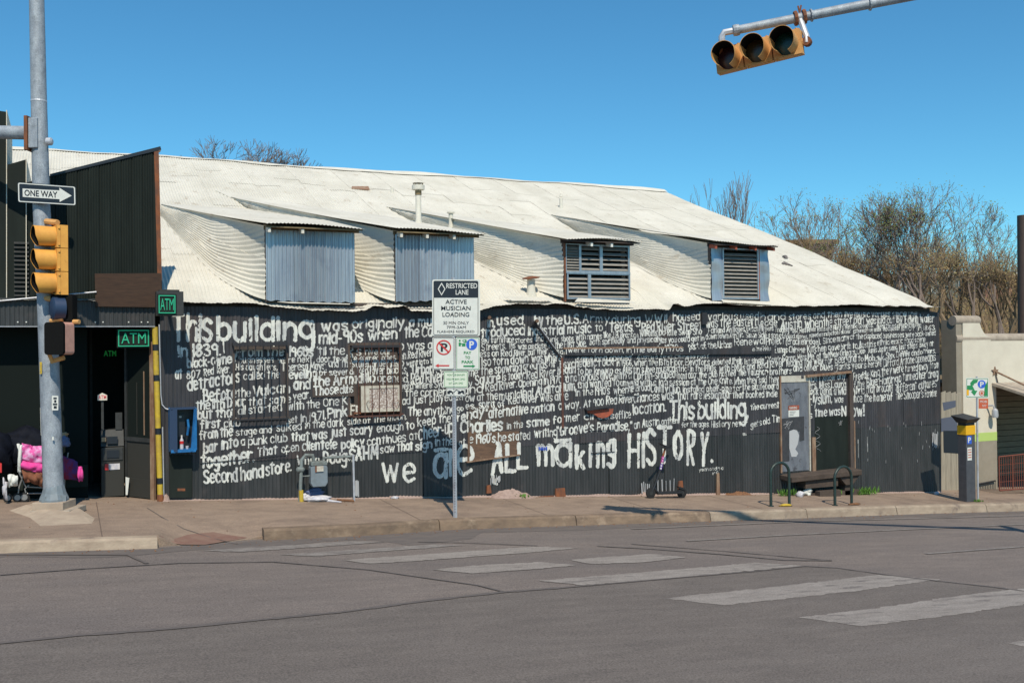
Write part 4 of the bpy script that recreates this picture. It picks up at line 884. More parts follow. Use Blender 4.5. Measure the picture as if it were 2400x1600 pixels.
MB().tube([onY(1250, 756, -.12), onY(1262, 768, -.1), onY(1314, 838, -.07)], [.05, .028, .02], 6).build('brace', M['blackbar'], bld)
MB().tube([onY(1266, 768, -.13), onY(1300, 815, -.1)], .009, 5).build('brace', M['galvpipe'], bld)
MB().span((onY(1646, 740, -.1).x, -.1, onY(1646, 760, -.1).z), (onY(1657, 740, -.1).x, -.02, onY(1646, 732, -.1).z)).build('wall_lamp', M['blackbar'], bld)
m = MB(); fl = [onY(x, y, -.09) for x, y in ((1376, 962), (1438, 957), (1436, 968), (1424, 977), (1412, 980), (1402, 977), (1392, 970), (1378, 967))]; m.hexa(fl, (0, .01, 0)); m.build('rust_flap', M['redwood'], bld)
MB().hexa([onY(1376, 960, -.16), onY(1430, 952, -.16), onY(1430, 955, -.16), onY(1376, 963, -.16)], (0, .14, .03)).build('flap_hood', M['blackbar'], bld)
for p0, p1 in (((1380, 1010), (1440, 1008)), ((1386, 1062), (1441, 1059)), ((469, 1086), (575, 1077)), ((575, 1077), (676, 1066)), ((1810, 1158), (1850, 1152)), ((2160, 830), (2202, 829)), ((2045, 885), (2080, 884)), ((1440, 929), (1500, 927))):
    a, b = onY(*p0, -.05), onY(*p1, -.05); MB().hexa([a, b, b + V((0, 0, .012)), a + V((0, 0, .012))], (0, .02, 0)).build('sheet_lip', M['blackbar'], bld)
# grey door with transom
d = MB(); zd = onY(1860, 896, 0).z
d.span((DOOR1[0], -.03, DOOR1[2]), (DOOR1[1], .05, zd)); door = d.build('door', M['door'], bld, label='grey metal door with a red warning notice and dark scribbled patch')
MB().span((DOOR1[0], -.045, zd + .01), (DOOR1[1], .05, DOOR1[3])).build('transom', M['acwhite'], door)
MB().span((onY(1878, 885, -.05).x, -.05, onY(1878, 887, -.05).z), (onY(1884, 885, -.05).x, -.045, onY(1878, 880, -.05).z)).build('vent', M['doordark'], door)
MB().span((DOOR1[0] - .035, -.06, DOOR1[2] - .02), (DOOR1[0], -.02, DOOR1[3])).build('frame', M['jamb'], door)
MB().span((DOOR1[1], -.06, DOOR1[2] - .02), (DOOR1[1] + .03, -.02, DOOR1[3])).build('frame', M['acwhite'], door)
q = [onY(x, y, -.034) for x, y in ((1832, 981), (1885, 975), (1885, 1031), (1874, 1034), (1874, 1010), (1850, 1012), (1850, 1080), (1832, 1082))]; m = MB(); m.poly(*q); m.build('painted_patch', M['doordark'], door)
m = MB(); q = [onY(x, y, -.037) for x, y in ((1850, 1010), (1860, 1006), (1868, 1008), (1873, 1020), (1870, 1040), (1864, 1052), (1871, 1062), (1866, 1070), (1855, 1070), (1850, 1050))]; m.poly(*q); m.build('painted_patch', M['scratch'], door)
m = MB(); q = [onY(x, y, -.038) for x, y in ((1848, 950), (1873, 949), (1873, 976), (1848, 977))]; m.poly(*q); np_ = m.build('notice', M['signw'], door)
m = MB(); m.poly(*[onY(x, y, -.041) for x, y in ((1848, 950), (1873, 949), (1873, 960), (1848, 961))]); m.build('notice_band', M['redwood'], door)
m = MB(); txt(m, 'WARNING', onY(1850, 958.5, -.044), (1, 0, 0), (0, 0, 1), .22, .055); m.build('notice_text', M['signw'], door)
for k in range(3):
    m = MB(); a = onY(1851, 965 + k * 4, -.042); m.span(a, a + V((.17 - .03 * k, .001, .008))); m.build('notice_line', M['doordark'], door)
def scribble(name, mt, par, pts, r, y):
    MB().tube([onY(a, b, y) for a, b in pts], r, 4).build(name, mt, par, smooth=True)
rn = random.Random(9)
scribble('scribble', M['scratch'], door, [(1836 + rn.uniform(0, 24), 985 + rn.uniform(0, 22)) for _ in range(16)], .004, -.04)
scribble('scribble', M['doordark'], door, [(1838 + rn.uniform(0, 40), 908 + rn.uniform(0, 30)) for _ in range(14)], .006, -.033)
scribble('scribble', M['scratch'], door, [(1856, 941), (1856, 934), (1862, 934), (1862, 941)], .004, -.036)
# dark doorway, part of the lettering crosses it
d = MB(); d.span((DOOR2[0], -.015, DOOR2[2]), (DOOR2[1], .05, DOOR2[3])); door2 = d.build('door', M['front'], bld, label='black door crossed by white lettering with brown rusted jambs')
MB().span((DOOR2[0], -.018, onY(1940, 975, 0).z), (DOOR2[1], -.014, DOOR2[3] - .01)).build('upper_panel', M['black'], door2)
MB().span((DOOR2[1], -.09, DOOR2[2]), (DOOR2[1] + .11, .05, DOOR2[3] + .02)).build('jamb', M['blackbrown'], door2)
MB().span((DOOR2[1] + .11, -.10, DOOR2[2] - .05), (DOOR2[1] + .14, .0, (DOOR2[2] + DOOR2[3]) / 2)).build('jamb', M['jamb'], door2)
MB().span((DOOR2[0] - .10, -.06, DOOR2[2]), (DOOR2[0], -.01, DOOR2[3] * .35 + DOOR2[2] * .65)).build('jamb', M['jamb'], door2)
MB().hexa([onY(1893, 879, -.12), onY(1996, 869, -.12), onY(1996, 874, -.12), onY(1893, 884, -.12)], (0, .12, 0)).build('lintel', M['jamb'], door2)
scribble('scribble', M['scratch'], door2, [(1915 + 6 * math.sin(i * 1.3) + i * .2, 1000 + 3.6 * i) for i in range(17)], .0035, -.024)
scribble('scribble', M['scratch'], door2, [(1965 + rn.uniform(0, 9), 983 + rn.uniform(0, 14)) for _ in range(9)], .003, -.024)
for k in range(22):
    x = 2012 + (k * 37 % 190); y = 985 + (k * 53 % 30) if k < 12 else 1030 + (k * 29 % 60)
    if k > 16: x, y = 2160 + (k * 7 % 36), 1010 + (k * 13 % 40)
    scribble('paint_fleck', M['scratch'], bld, [(x, y), (x + rn.uniform(-1, 1), y + rn.uniform(4, 10))], .004, -.05)
# raised step under the doors
st = MB(); zt = onY(1900, 1103, -.03).z; x0, x1 = onY(1829, 1110, -.03).x, onY(1992, 1100, -.03).x
st.hexa([(x0, -.42, zt - .17), (x1, -.42, zt - .12), (x1, -.42, zt - .0), (x0, -.42, zt - .06)], (0, .40, .03)); sto = st.build('doorstep', M['concrete_old'], bld, bevel=.012)
xc = (x0 + x1) / 2
MB().hexa([(x1 - .62, -.36, zt - .13), (x1 - .02, -.36, zt - .13), (x1 - .22, -.36, zt - .33), (x1 - .42, -.36, zt - .33)], (0, .34, 0)).build('support', M['concrete_old'], sto)
MB().span((x0 + .45, -.34, zt - .34), (x1 - .64, -.02, zt - .17)).build('support', M['concrete_old'], sto)
MB().span((x1 - .40, -.3, KS * x1 - .02), (x1 - .24, -.02, zt - .33)).build('support', M['concrete_old'], sto)
MB().span((x0 + .1, -.30, KS * x0 - .25), (x1 + .02, -.0, KS * x1 + .12)).build('plinth', M['concrete_old'], sto)
MB().span((x0 + .75, -.46, KS * xc - .05), (x0 + 1.35, -.31, KS * xc + .12)).build('block', M['concrete_old'], sto)
# pinkish rubble against the wall
def mound(name, px0, px1, pyb, h, mt, par, dep=.25, seed=0):
    a, b = onY(px0, pyb, -.05), onY(px1, pyb, -.05); nn = noise2(seed + 60)
    def fn(u, v):
        x = a.x + (b.x - a.x) * u; y = -.02 - dep * v; e = math.sin(math.pi * u) ** .6 * (1 - v) ** 1.0
        return (x, y, walk_z(x, y) + .002 + h * e * (.6 + .7 * float(nn(u * 9, v * 6))))
    return MB().grid(24, 8, fn).build(name, mt, par, smooth=True)
mound('rubble', 1150, 1245, 1166, .16, M['soil'], bld, seed=1)
mound('rubble', 380, 398, 1168, .12, M['soil'], bld, .15, 2)
mound('rubble', 1500, 1540, 1162, .10, M['soil'], bld, .12, 3)
mound('rubble', 1700, 1760, 1160, .07, M['litterbr'], bld, .12, 4)
for i, (a, b, y0, y1) in enumerate(((1141, 1152, 1136, 1156), (1302, 1326, 1143, 1166), (1590, 1602, 1126, 1146), (1262, 1300, 1161, 1167), (1680, 1688, 1108, 1162))):
    MB().hexa([onY(a, y1, -.07), onY(b, y1 - 1, -.07), onY(b - 2, y0, -.07), onY(a + 1, y0 + 2, -.07)], (0, .04, 0)).build('rust_patch', M['rust'] if i != 4 else M['jamb'], bld)
for i, (a, b, y0, y1) in enumerate(((1150, 1168, 1112, 1136), (1168, 1172, 1110, 1130), (1504, 1522, 1128, 1160), (1542, 1580, 1120, 1158), (834, 840, 1125, 1165), (2187, 2198, 1012, 1052))):
    for k in range(5):
        x = a + (b - a) * k / 4; scribble('paint_fleck', M['scratch'], bld, [(x, y0 + rn.uniform(0, 8)), (x + rn.uniform(-1.5, 1.5), y1 - rn.uniform(0, 8))], rn.uniform(.006, .016), -.052)

# ---------------------------------------------------------------- things on the roof
bpy.context.view_layer.update(); _dg = bpy.context.evaluated_depsgraph_get()
def hit(px, py):                                 # where a sight line meets the roof or a dormer roof
    ok, loc, *_ = scene.ray_cast(_dg, CAM, R(px, py).normalized()); return V(loc) if ok else onRoof(px, py)
def vent(name, px, pyb, r, pytop, label, capfn=None, m='roof'):
    b = hit(px, pyb); h = (pyb - pytop) / ppm(b)
    t = thing(name, b, label, 'roof vent'); MB().lathe(b - V((0, 0, .1)), [(r * 1.5, 0), (r * 1.3, .1), (r, .18), (r, h + .1)], 14).build('pipe', M[m], t, smooth=True)
    return t, b, h
t, b, h = vent('flue', 981, 522, .065, 445, 'tall white flue pipe with open ring cap behind the second dormer')
MB().lathe(b + V((0, 0, h - .12)), [(.075, 0), (.075, .1)], 14).build('collar', M['rafter'], t)
MB().lathe(b + V((0, 0, h)), [(.14, 0), (.145, .1), (.12, .1)], 16).build('cap', M['roof'], t)
for k in range(7):
    w = k * .9; MB().span(b + V((.11 * math.cos(w) - .006, .11 * math.sin(w) - .006, h + .1)), b + V((.11 * math.cos(w) + .006, .11 * math.sin(w) + .006, h + .15))).build('cap_post', M['rafter'], t)
MB().lathe(b + V((0, 0, h + .15)), [(.13, 0), (.02, .03)], 14).build('cap_lid', M['roof'], t)
t, b, h = vent('flue', 1057, 530, .055, 500, 'short white pipe with flat cap right of the tall flue')
MB().lathe(b + V((0, 0, h)), [(.09, 0), (.09, .03), (.03, .06)], 14).build('cap', M['roof'], t)
t, b, h = vent('flue', 1315, 487, .05, 465, 'small white cone vent high on the roof above the third dormer')
MB().lathe(b + V((0, 0, h + .05)), [(.05, 0), (.02, .1)], 12).build('cap', M['roof'], t)
t, b, h = vent('mushroom_vent', 1245, 690, .085, 655, 'white stub vent with tilted rusty disc cap left of the louvred dormer')
MB().lathe(b + V((0, 0, h + .02)), [(.17, 0), (.19, .02), (.05, .05)], 18, axis=(-.12, -.1, 1)).build('cap', M['rust'], t)
t, b, h = vent('flue', 919, 452, .04, 440, 'tiny white stub vent below the ridge left of the tall flue')
b = onRoof(848, 446); t = MB(); t.hexa([b + V((-.3, 0, .02)), b + V((.2, -.1, -.0)), b + V((.25, .2, .14)), b + V((-.2, .3, .13))], (0, 0, .02)); tag(t.build('loose_flashing', M['roof_rust'], origin=b), 'small bent dark flashing lifting off the upper roof', 'flashing')
def shoe(px, py, rz, lab):
    b = onRoof(px, py) + V((0, 0, .03)); t = thing('shoe', b, lab, 'shoe', 'worn shoes lying on the roof')
    mt_ = Matrix.Rotation(rz, 3, 'Z'); s = MB()
    prof = [(-.14, .035, .06), (-.08, .045, .10), (0, .045, .08), (.08, .05, .05), (.14, .035, .03)]
    o = 0
    for (x, w, hh) in prof:
        for k in range(8):
            a = 2 * math.pi * k / 8; s.v.append(b + mt_ @ V((x, w * math.cos(a), max(0, hh * (.5 + .5 * math.sin(a))))) + V((0, 0, TA * (mt_ @ V((x, 0, 0))).y)))
    for i in range(4):
        for k in range(8): s.f.append((i * 8 + k, i * 8 + (k + 1) % 8, i * 8 + 8 + (k + 1) % 8, i * 8 + 8 + k))
    s.f += [tuple(range(7, -1, -1)), tuple(32 + k for k in range(8))]
    s.build('upper', M['shoe'], t, smooth=True)
    MB().hexa([b + mt_ @ V(v) - V((0, 0, .02 - TA * (mt_ @ V(v)).y)) for v in ((-.15, -.05, 0), (.16, -.045, 0), (.16, .045, 0), (-.15, .05, 0))], (0, 0, .022)).build('sole', M['signw'], t)
shoe(1840, 607, 1.2, 'upper of two shoes lying on the cream roof right of the last dormer')
shoe(1845, 625, -.4, 'lower of two shoes lying on the cream roof right of the last dormer')

# ---------------------------------------------------------------- air conditioner
a = onY(846, 966, -.12); b = onY(937, 902, -.12); ac = thing('air_conditioner', (a.x, -.12, a.z), 'cream window air conditioner with scribbled grille behind rusty bars', 'air conditioner')
MB().span((a.x, -.12, a.z), (b.x, .05, b.z)).build('case', M['acbrown'], ac, bevel=.01)
fr = MB(); 
for q0, q1 in (((a.x, a.z), (a.x + .16, b.z)), ((b.x - .04, a.z), (b.x, b.z)), ((a.x + .16, b.z - .05), (b.x - .04, b.z)), ((a.x + .16, a.z), (b.x - .04, a.z + .05))):
    fr.span((q0[0], -.14, q0[1]), (q1[0], -.121, q1[1]))
fr.build('front_frame', M['acwhite'], ac)
MB().span((a.x + .16, -.128, a.z + .05), (b.x - .04, -.121, b.z - .05)).build('grille', M['acgrille'], ac)
MB().span((a.x - .12, -.1, a.z - .03), (b.x, .02, a.z)).build('bracket', M['rust'], ac)

# ---------------------------------------------------------------- payphone with bottle and cup
a = onY(398, 1061, -.30); b = onY(461, 954, -.30)
ph = thing('payphone', (a.x, -.30, a.z), 'blue payphone hood with an open dark booth on the black wall', 'payphone')
x0, x1, z0, z1 = a.x, b.x, a.z, b.z
MB().span((x0, -.07, z0), (x1, -.03, z1)).build('back_plate', M['signk'], ph)
s = MB(); s.hexa([(x0, -.07, z0), (x0, -.30, z0 + .03), (x0, -.30, z1 - .02), (x0, -.07, z1)], (.02, 0, 0)); s.build('side_panel', M['blue'], ph)
s = MB(); s.hexa([(x1 - .02, -.07, z0), (x1 - .02, -.30, z0 + .03), (x1 - .02, -.30, z1 - .02), (x1 - .02, -.07, z1)], (.02, 0, 0)); s.build('side_panel', M['blue'], ph)
MB().hexa([(x0, -.3, z0 + .03), (x0 + .12, -.34, z0 + .01), (x0 + .12, -.34, z1 - .02), (x0, -.3, z1)], (.0, .02, 0)).build('front_flange', M['bluedark'], ph)
MB().hexa([(x1 - .11, -.34, z0 + .01), (x1 + .0, -.30, z0 + .03), (x1, -.30, z1 - .05), (x1 - .05, -.34, z1 - .02)], (.0, .02, 0)).build('front_flange', M['blue'], ph)
MB().span((x0 + .02, -.32, z0), (x1 - .02, -.07, z0 + .05)).build('shelf', M['blue'], ph); MB().span((x0 + .02, -.32, z1 - .03), (x1 - .02, -.07, z1)).build('top', M['bluedark'], ph)
MB().span((x0 + .14, -.14, z0 + .25), (x1 - .18, -.071, z1 - .12)).build('phone_body', M['signk'], ph)
MB().tube([(x0 + .30, -.17, z0 + .28), (x0 + .32, -.19, z0 + .42), (x0 + .31, -.17, z0 + .55)], .022, 8).build('handset', M['blue'], ph)
MB().span((x0 + .17, -.145, z0 + .58), (x0 + .21, -.141, z0 + .61)).build('sticker', M['signw'], ph)
bb = V((x0 + .20, -.24, z0 + .05)); bt = thing('bottle', bb, 'clear drink bottle with red label standing in the payphone', 'bottle')
MB().lathe(bb, [(.03, 0), (.033, .02), (.03, .08), (.033, .15), (.014, .19), (.013, .22)], 12).build('body', M['litterw'], bt, smooth=True)
MB().lathe(bb + V((0, 0, .09)), [(.0335, 0), (.0345, .05)], 12).build('bottle_label', M['signr'], bt); MB().lathe(bb + V((0, 0, .22)), [(.015, 0), (.015, .018)], 10).build('cap', M['signw'], bt)
cb = V((x0 + .29, -.23, z0 + .05)); tag(MB().lathe(cb, [(.02, 0), (.028, .05), (.024, .05), (.02, .01)], 10).build('crumpled_cup', M['litterw'], origin=cb), 'small crumpled cup beside the bottle in the payphone', 'cup')
MB().tube([onY(373, 760, -.05), onY(377, 925, -.05), onY(380, 948, -.05), onY(388, 957, -.06), onY(400, 960, -.08)], .011, 6).build('conduit', M['galvpipe'], bld)
MB().tube([onY(381, 1000, -.05), onY(384, 1168, -.05)], .012, 6).build('conduit', M['galvpipe'], bld)
MB().hexa([onY(398, 1166, -.07), onY(450, 1166, -.07), onY(450, 1066, -.07), onY(398, 1066, -.07)], (0, .03, 0)).build('wall_box', M['front'], bld)
MB().hexa([onY(416, 1150, -.075), onY(434, 1150, -.075), onY(434, 1144, -.075), onY(416, 1144, -.075)], (0, .004, 0)).build('box_mark', M['rust'], bld)
# yellow and black corner post
pt, pb = onY(363, 766, -.1), onY(376, 1170, -.1); yp = thing('corner_post', (pb.x, -.1, walk_z(pb.x, -.1)), 'yellow pipe post with black bands at the corner of the black wall', 'post')
pb.z = walk_z(pb.x, -.1)
MB().tube([pb, pt], .047, 12).build('pipe', M['yellow'], yp, smooth=True)
for t_ in (.10, .385, .69, .865):
    c0 = pb.lerp(pt, t_); c1 = pb.lerp(pt, t_ + .035); MB().tube([c0, c1], .0505, 12).build('black_band', M['signk'], yp)
MB().tube([pb, pb.lerp(pt, .04)], .055, 12).build('rusted_foot', M['rust'], yp)

# ---------------------------------------------------------------- gas meter
gy = -.30; P0 = onY(745, 1168, gy)
gm = thing('gas_meter', (P0.x, gy, walk_z(P0.x, gy)), 'grey gas meter hung on bent pipes against the black wall', 'gas meter')
a, b = onY(726, 1140, gy), onY(765, 1088, gy)
body = MB(); cx_, cz_ = (a.x + b.x) / 2, (a.z + b.z) / 2; w_, h_ = (b.x - a.x) / 2, (b.z - a.z) / 2
prof = [(-w_ * .75, -h_), (w_ * .75, -h_), (w_, -h_ * .65), (w_, h_ * .8), (w_ * .85, h_), (-w_ * .85, h_), (-w_, h_ * .8), (-w_, -h_ * .65)]
body.hexa([(cx_ + p, gy - .10, cz_ + q) for p, q in prof], (0, .2, 0)); body.build('meter_body', M['meter'], gm, bevel=.012, smooth=False)
MB().span((cx_ - w_ * .95, gy - .11, cz_ + h_), (cx_ + w_ * .95, gy + .09, cz_ + h_ + .07)).build('meter_top', M['pipe'], gm, bevel=.01)
MB().span((cx_ - .05, gy - .125, cz_ + h_ * .45), (cx_ + .07, gy - .10, cz_ + h_ * .95)).build('dial', M['acwhite'], gm); MB().span((cx_ - .075, gy - .12, cz_ + h_ * .4), (cx_ - .052, gy - .10, cz_ + h_ * .98)).build('dial_hood', M['rust'], gm)
zg = walk_z(P0.x, gy)
L_ = onY(706, 1100, gy); t1 = onY(716, 1066, gy); t2 = onY(733, 1070, gy); R_ = onY(828, 1069, gy); r2 = onY(757, 1070, gy)
MB().tube([(L_.x - .03, gy, zg), (L_.x, gy, L_.z), (L_.x + .01, gy, t1.z - .08), (t1.x, gy, t1.z), (t2.x, gy, t1.z - .01), (t2.x + .02, gy, cz_ + h_ + .05)], .032, 8).build('inlet_pipe', M['pipe'], gm, smooth=True)
MB().lathe((L_.x - .09, gy, L_.z), [(.02, 0), (.05, .02), (.05, .12), (.02, .15)], 12, axis=(1, 0, 0)).build('regulator', M['pipe'], gm)
MB().tube([(L_.x - .005, gy - .02, zg + .0), (L_.x - .01, gy - .02, zg + .22)], .04, 8).build('pipe_sleeve', M['yellow'], gm)
MB().tube([(L_.x, gy, L_.z - .12), (cx_ - w_, gy, L_.z - .12)], .012, 6).build('stay', M['pipe'], gm)
MB().tube([(r2.x, gy, cz_ + h_ + .05), (r2.x, gy, R_.z), (R_.x - .04, gy, R_.z)], .022, 8).build('outlet_pipe', M['pipe'], gm)
MB().tube([(R_.x, gy, R_.z + .03), (R_.x + .01, gy, walk_z(R_.x, gy))], .02, 8).build('outlet_riser', M['galvpipe'], gm)

# litter: lumpy bags and scraps
def blob(name, c, size, mt, seed, label=None, cat=None, group=None, parent=None, rot=0., n=34, amp=.28):
    nn = noise2(seed + 100); c = V(c); m = MB(); mr = Matrix.Rotation(rot, 3, 'Z')
    def fn(u, v):
        th = u * 2 * math.pi; f = (v - .5) * math.pi
        k = 1 + amp * (float(nn(3 + math.cos(th) * 2.1 * math.cos(f) + 5, 3 + math.sin(th) * 2.1 * math.cos(f) + math.sin(f) * 3)) - .5) * 2 + amp * .8 * (abs(float(nn(30 + math.cos(th) * 6 * math.cos(f), 30 + math.sin(f) * 7 + math.sin(th) * 4)) - .5) - .2)
        p = V((math.cos(th) * math.cos(f) * size[0] * k, math.sin(th) * math.cos(f) * size[1] * k, math.sin(f) * size[2] * k))
        if p.z < -size[2] * .6: p.z = -size[2] * .6
        return c + mr @ p + V((0, 0, size[2] * .6))
    m.grid(n, n // 2 + 2, fn); o = m.build(name, mt, parent, origin=None if parent else c, smooth=True)
    if label: tag(o, label, cat, group)
    return o
def gpt(px, py): p = onW(px, py); p.z = walk_top(p.x, p.y); return p
blob('paper_scrap', gpt(715, 1172), (.10, .07, .07), M['litterw'], 1, 'crumpled cream paper on the pavement left of the gas meter', 'litter')
blob('plastic_bag', gpt(745, 1174), (.24, .12, .06), M['litterw'], 2, 'flattened white plastic bag under the gas meter', 'litter')
blob('cap', gpt(738, 1170) + V((0, .05, .06)), (.16, .10, .09), M['litterb'], 3, 'dark blue cloth bundle lying on the white bag', 'cloth')
tag(MB().tube([gpt(765, 1175) + V((0, 0, .02)), gpt(800, 1178) + V((0, 0, .015))], [.03, .012], 6).build('stick', M['litterw'], origin=gpt(765, 1175)), 'pale stick with dark tip beside the gas meter litter', 'stick')
tag(MB().tube([gpt(790, 1173) + V((0, 0, .02)), gpt(830, 1176) + V((0, 0, .02))], .02, 6).build('stick', M['litterbr'], origin=gpt(790, 1173)), 'brown stick lying by the foot of the grey riser pipe', 'stick')
blob('paper_cup', gpt(1875, 1164), (.09, .07, .09), M['litterw'], 5, 'round white litter on the pavement under the doorstep', 'litter')
blob('paper_box', gpt(1893, 1160), (.11, .07, .10), M['signw'], 6, 'angular white carton lying under the doorstep', 'litter')
blob('leaf_scraps', gpt(1841, 1186), (.14, .05, .03), M['yellow'], 7, 'yellowish leaf litter at the foot of the left bike rack', 'litter')
blob('leaf_scraps', gpt(2003, 1183), (.14, .05, .03), M['litterbr'], 8, 'brown leaf litter at the foot of the right bike rack', 'litter')
blob('paper_scrap', gpt(2195, 1158), (.07, .05, .04), M['litterw'], 9, 'small white scrap at the right end of the black wall', 'litter')
blob('paper_scrap', gpt(925, 1168), (.08, .05, .03), M['litterw'], 10, 'small pale scrap at the wall below the word we', 'litter')
def weed(px, py, h, n, lab, w=.12, seed=0):
    c = gpt(px, py); rn = random.Random(seed); m = MB()
    for i in range(n):
        a = rn.uniform(0, 6.28); l = h * rn.uniform(.4, 1); b = c + V((rn.gauss(0, w), rn.gauss(0, .04), 0)); d = V((math.cos(a) * .5, math.sin(a) * .4, 1)).normalized() * l; s = V((-math.sin(a), math.cos(a), 0)) * rn.uniform(.008, .02)
        m.poly(b, b + d * .5 + s, b + d + V((0, 0, -.3 * l * .3)), b + d * .5 - s)
    o = m.build('weed', M['weed'], origin=c); tag(o, lab, 'weed', 'green weeds along the foot of the wall')
weed(1197, 1160, .18, 60, 'bright green weed growing from the pinkish rubble', .07, 1); weed(1224, 1167, .12, 40, 'small green weed just right of the rubble mound', .06, 2)
weed(1842, 1162, .22, 70, 'green weed behind the left bike rack by the doorstep', .10, 3); weed(1960, 1160, .18, 40, 'thin green weed under the right end of the doorstep', .06, 5)
weed(2028, 1159, .24, 140, 'bushiest green weed right of the doorstep', .16, 4); weed(2292, 1176, .10, 30, 'small weed at the foot of the parking sign post', .05, 6)
weed(1862, 1160, .14, 40, 'low weed beside the white litter under the doorstep', .12, 7)
# ---------------------------------------------------------------- dark storefront on the left
sf = thing('storefront', (XW0 - 2, 0, KS * XW0), 'dark green black shopfront with a tall sloping false front and deep open bay', 'building')
YF = -.06
def flat(name, pts, y, dy, m, par, **kw): return MB().hexa([onY(a, b, y) for a, b in pts], (0, dy, 0)).build(name, m, par, **kw)
pe = [(379, 722), (372, 348), (372, 346), (117, 412), (62, 428), (62, 722)]
ff = flat('false_front', pe, YF, .14, M['front'], sf)
# standing boards of the false front, each a sheet of its own
xa, xb = onY(76, 560, YF).x, onY(360, 560, YF).x; nbd = 11; zt0, zt1 = onY(372, 347, YF).z, onY(117, 412, YF).z; xt0, xt1 = onY(372, 347, YF).x, onY(117, 412, YF).x
zb_ = onY(200, 706, YF).z
for i in range(nbd):
    p, q = xa + (xb - xa) * i / nbd + .006, xa + (xb - xa) * (i + 1) / nbd - .004; y = YF - .012 - .006 * (i % 2)
    tz = lambda x: zt1 + (zt0 - zt1) * (x - xt1) / (xt0 - xt1) - .01
    m = MB(); n = 8
    for z_ in (0, 1):
        for k in range(n + 1):
            x = p + (q - p) * k / n; m.v.append(V((x, y - .012 * (k % 2), zb_ if z_ == 0 else tz(x))))
    for k in range(n): m.f.append((k, k + 1, n + 2 + k, n + 1 + k))
    m.build('front_sheet', M['front'], sf)
flat('parapet_cap', [(376, 343), (117, 408), (117, 414), (378, 351)], YF - .04, .24, M['signk'], sf)
flat('corner_trim', [(361, 352), (372, 349), (381, 716), (371, 716)], YF - .035, .1, M['rust'], sf)
flat('side_block', [(18, 722), (18, 386), (60, 374), (60, 722)], YF - .02, 2.2, M['front'], sf)
flat('side_block', [(-160, 722), (-160, 240), (14, 262), (14, 722)], YF - .05, 1.6, M['front'], sf)
for (a, y0, y1, d) in ((14.4, 258, 722, 1.66), (60.4, 372, 722, 2.26)):
    p0, p1 = onY(a, y0, YF - .06), onY(a, y1, YF - .06); MB().hexa([p0, p0 + V((0, d, 0)), p1 + V((0, d, 0)), p1], (.012, 0, 0)).build('return_wall', M['stucco'], sf)
for i in range(14):
    z = onY(50, 572 + i * 10.2, YF - .05).z; MB().hexa([(onY(33, 600, YF).x, YF - .06, z), (onY(68, 600, YF).x, YF - .06, z), (onY(68, 600, YF).x, YF - .022, z + .03), (onY(33, 600, YF).x, YF - .022, z + .03)], (0, 0, .008)).build('vent_slat', M['grey'], sf)
# corrugated fascia above the bay
fx0, fx1 = onY(-420, 740, -.14).x, onY(363, 740, -.14).x; fzt, fzb = onY(200, 704, -.14).z, onY(200, 764, -.14).z
k = 0; x = fx1
while x > fx0:
    xa = max(fx0, x - P * 12); n = max(4, int((x - xa) / DX)); m = MB()
    for z in (fzb, fzt):
        for i in range(n + 1): xx = xa + (x - xa) * i / n; m.v.append(V((xx, -.14 - .006 * (k % 2) - .008 * math.cos(2 * math.pi * xx / P), z)))
    for i in range(n): m.f.append((i, i + 1, n + 2 + i, n + 1 + i))
    m.build('fascia_sheet', M['black2'], sf, smooth=True); x = xa; k += 1
MB().span((fx0, -.13, fzb), (fx1, .0, fzb + .06)).build('fascia_beam', M['front'], sf)
MB().span((fx0, -.16, fzb - .014), (fx1, -.10, fzb - .002)).build('fascia_lip', M['galvpipe'], sf)
MB().span((fx0, -.17, fzt), (fx1, -.05, fzt + .03)).build('fascia_lip', M['black2'], sf)
for px in (40, 60, 110, 165, 222, 240, 300, 330, 345):
    p = onY(px, 756, -.16); MB().span(p, p + V((.02, .01, .02))).build('rivet', M['signw'], sf)
# bay: ceiling and walls coloured near black for shade, floor is the sidewalk
bd = 2.3
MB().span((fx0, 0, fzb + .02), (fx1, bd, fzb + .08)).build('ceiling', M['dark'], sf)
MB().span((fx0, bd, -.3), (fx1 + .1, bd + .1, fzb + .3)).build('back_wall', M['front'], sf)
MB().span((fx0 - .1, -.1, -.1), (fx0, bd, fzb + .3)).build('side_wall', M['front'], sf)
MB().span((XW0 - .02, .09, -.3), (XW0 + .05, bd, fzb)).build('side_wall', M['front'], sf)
for px in (90, 210, 318):
    p = onY(px, 900, bd - .05); MB().span((p.x, bd - .06, .1), (p.x + .05, bd - .02, fzb)).build('mullion', M['grey'], sf)
# shop window wall left of the bay, dark glass
wx0, wx1 = onY(-420, 900, .35).x, onY(205, 900, .35).x
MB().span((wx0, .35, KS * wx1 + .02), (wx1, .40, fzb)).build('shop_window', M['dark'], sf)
MB().span((wx0, .30, KS * wx0 - .02), (wx1, .35, KS * wx0 + .35)).build('stall_riser', M['front'], sf)
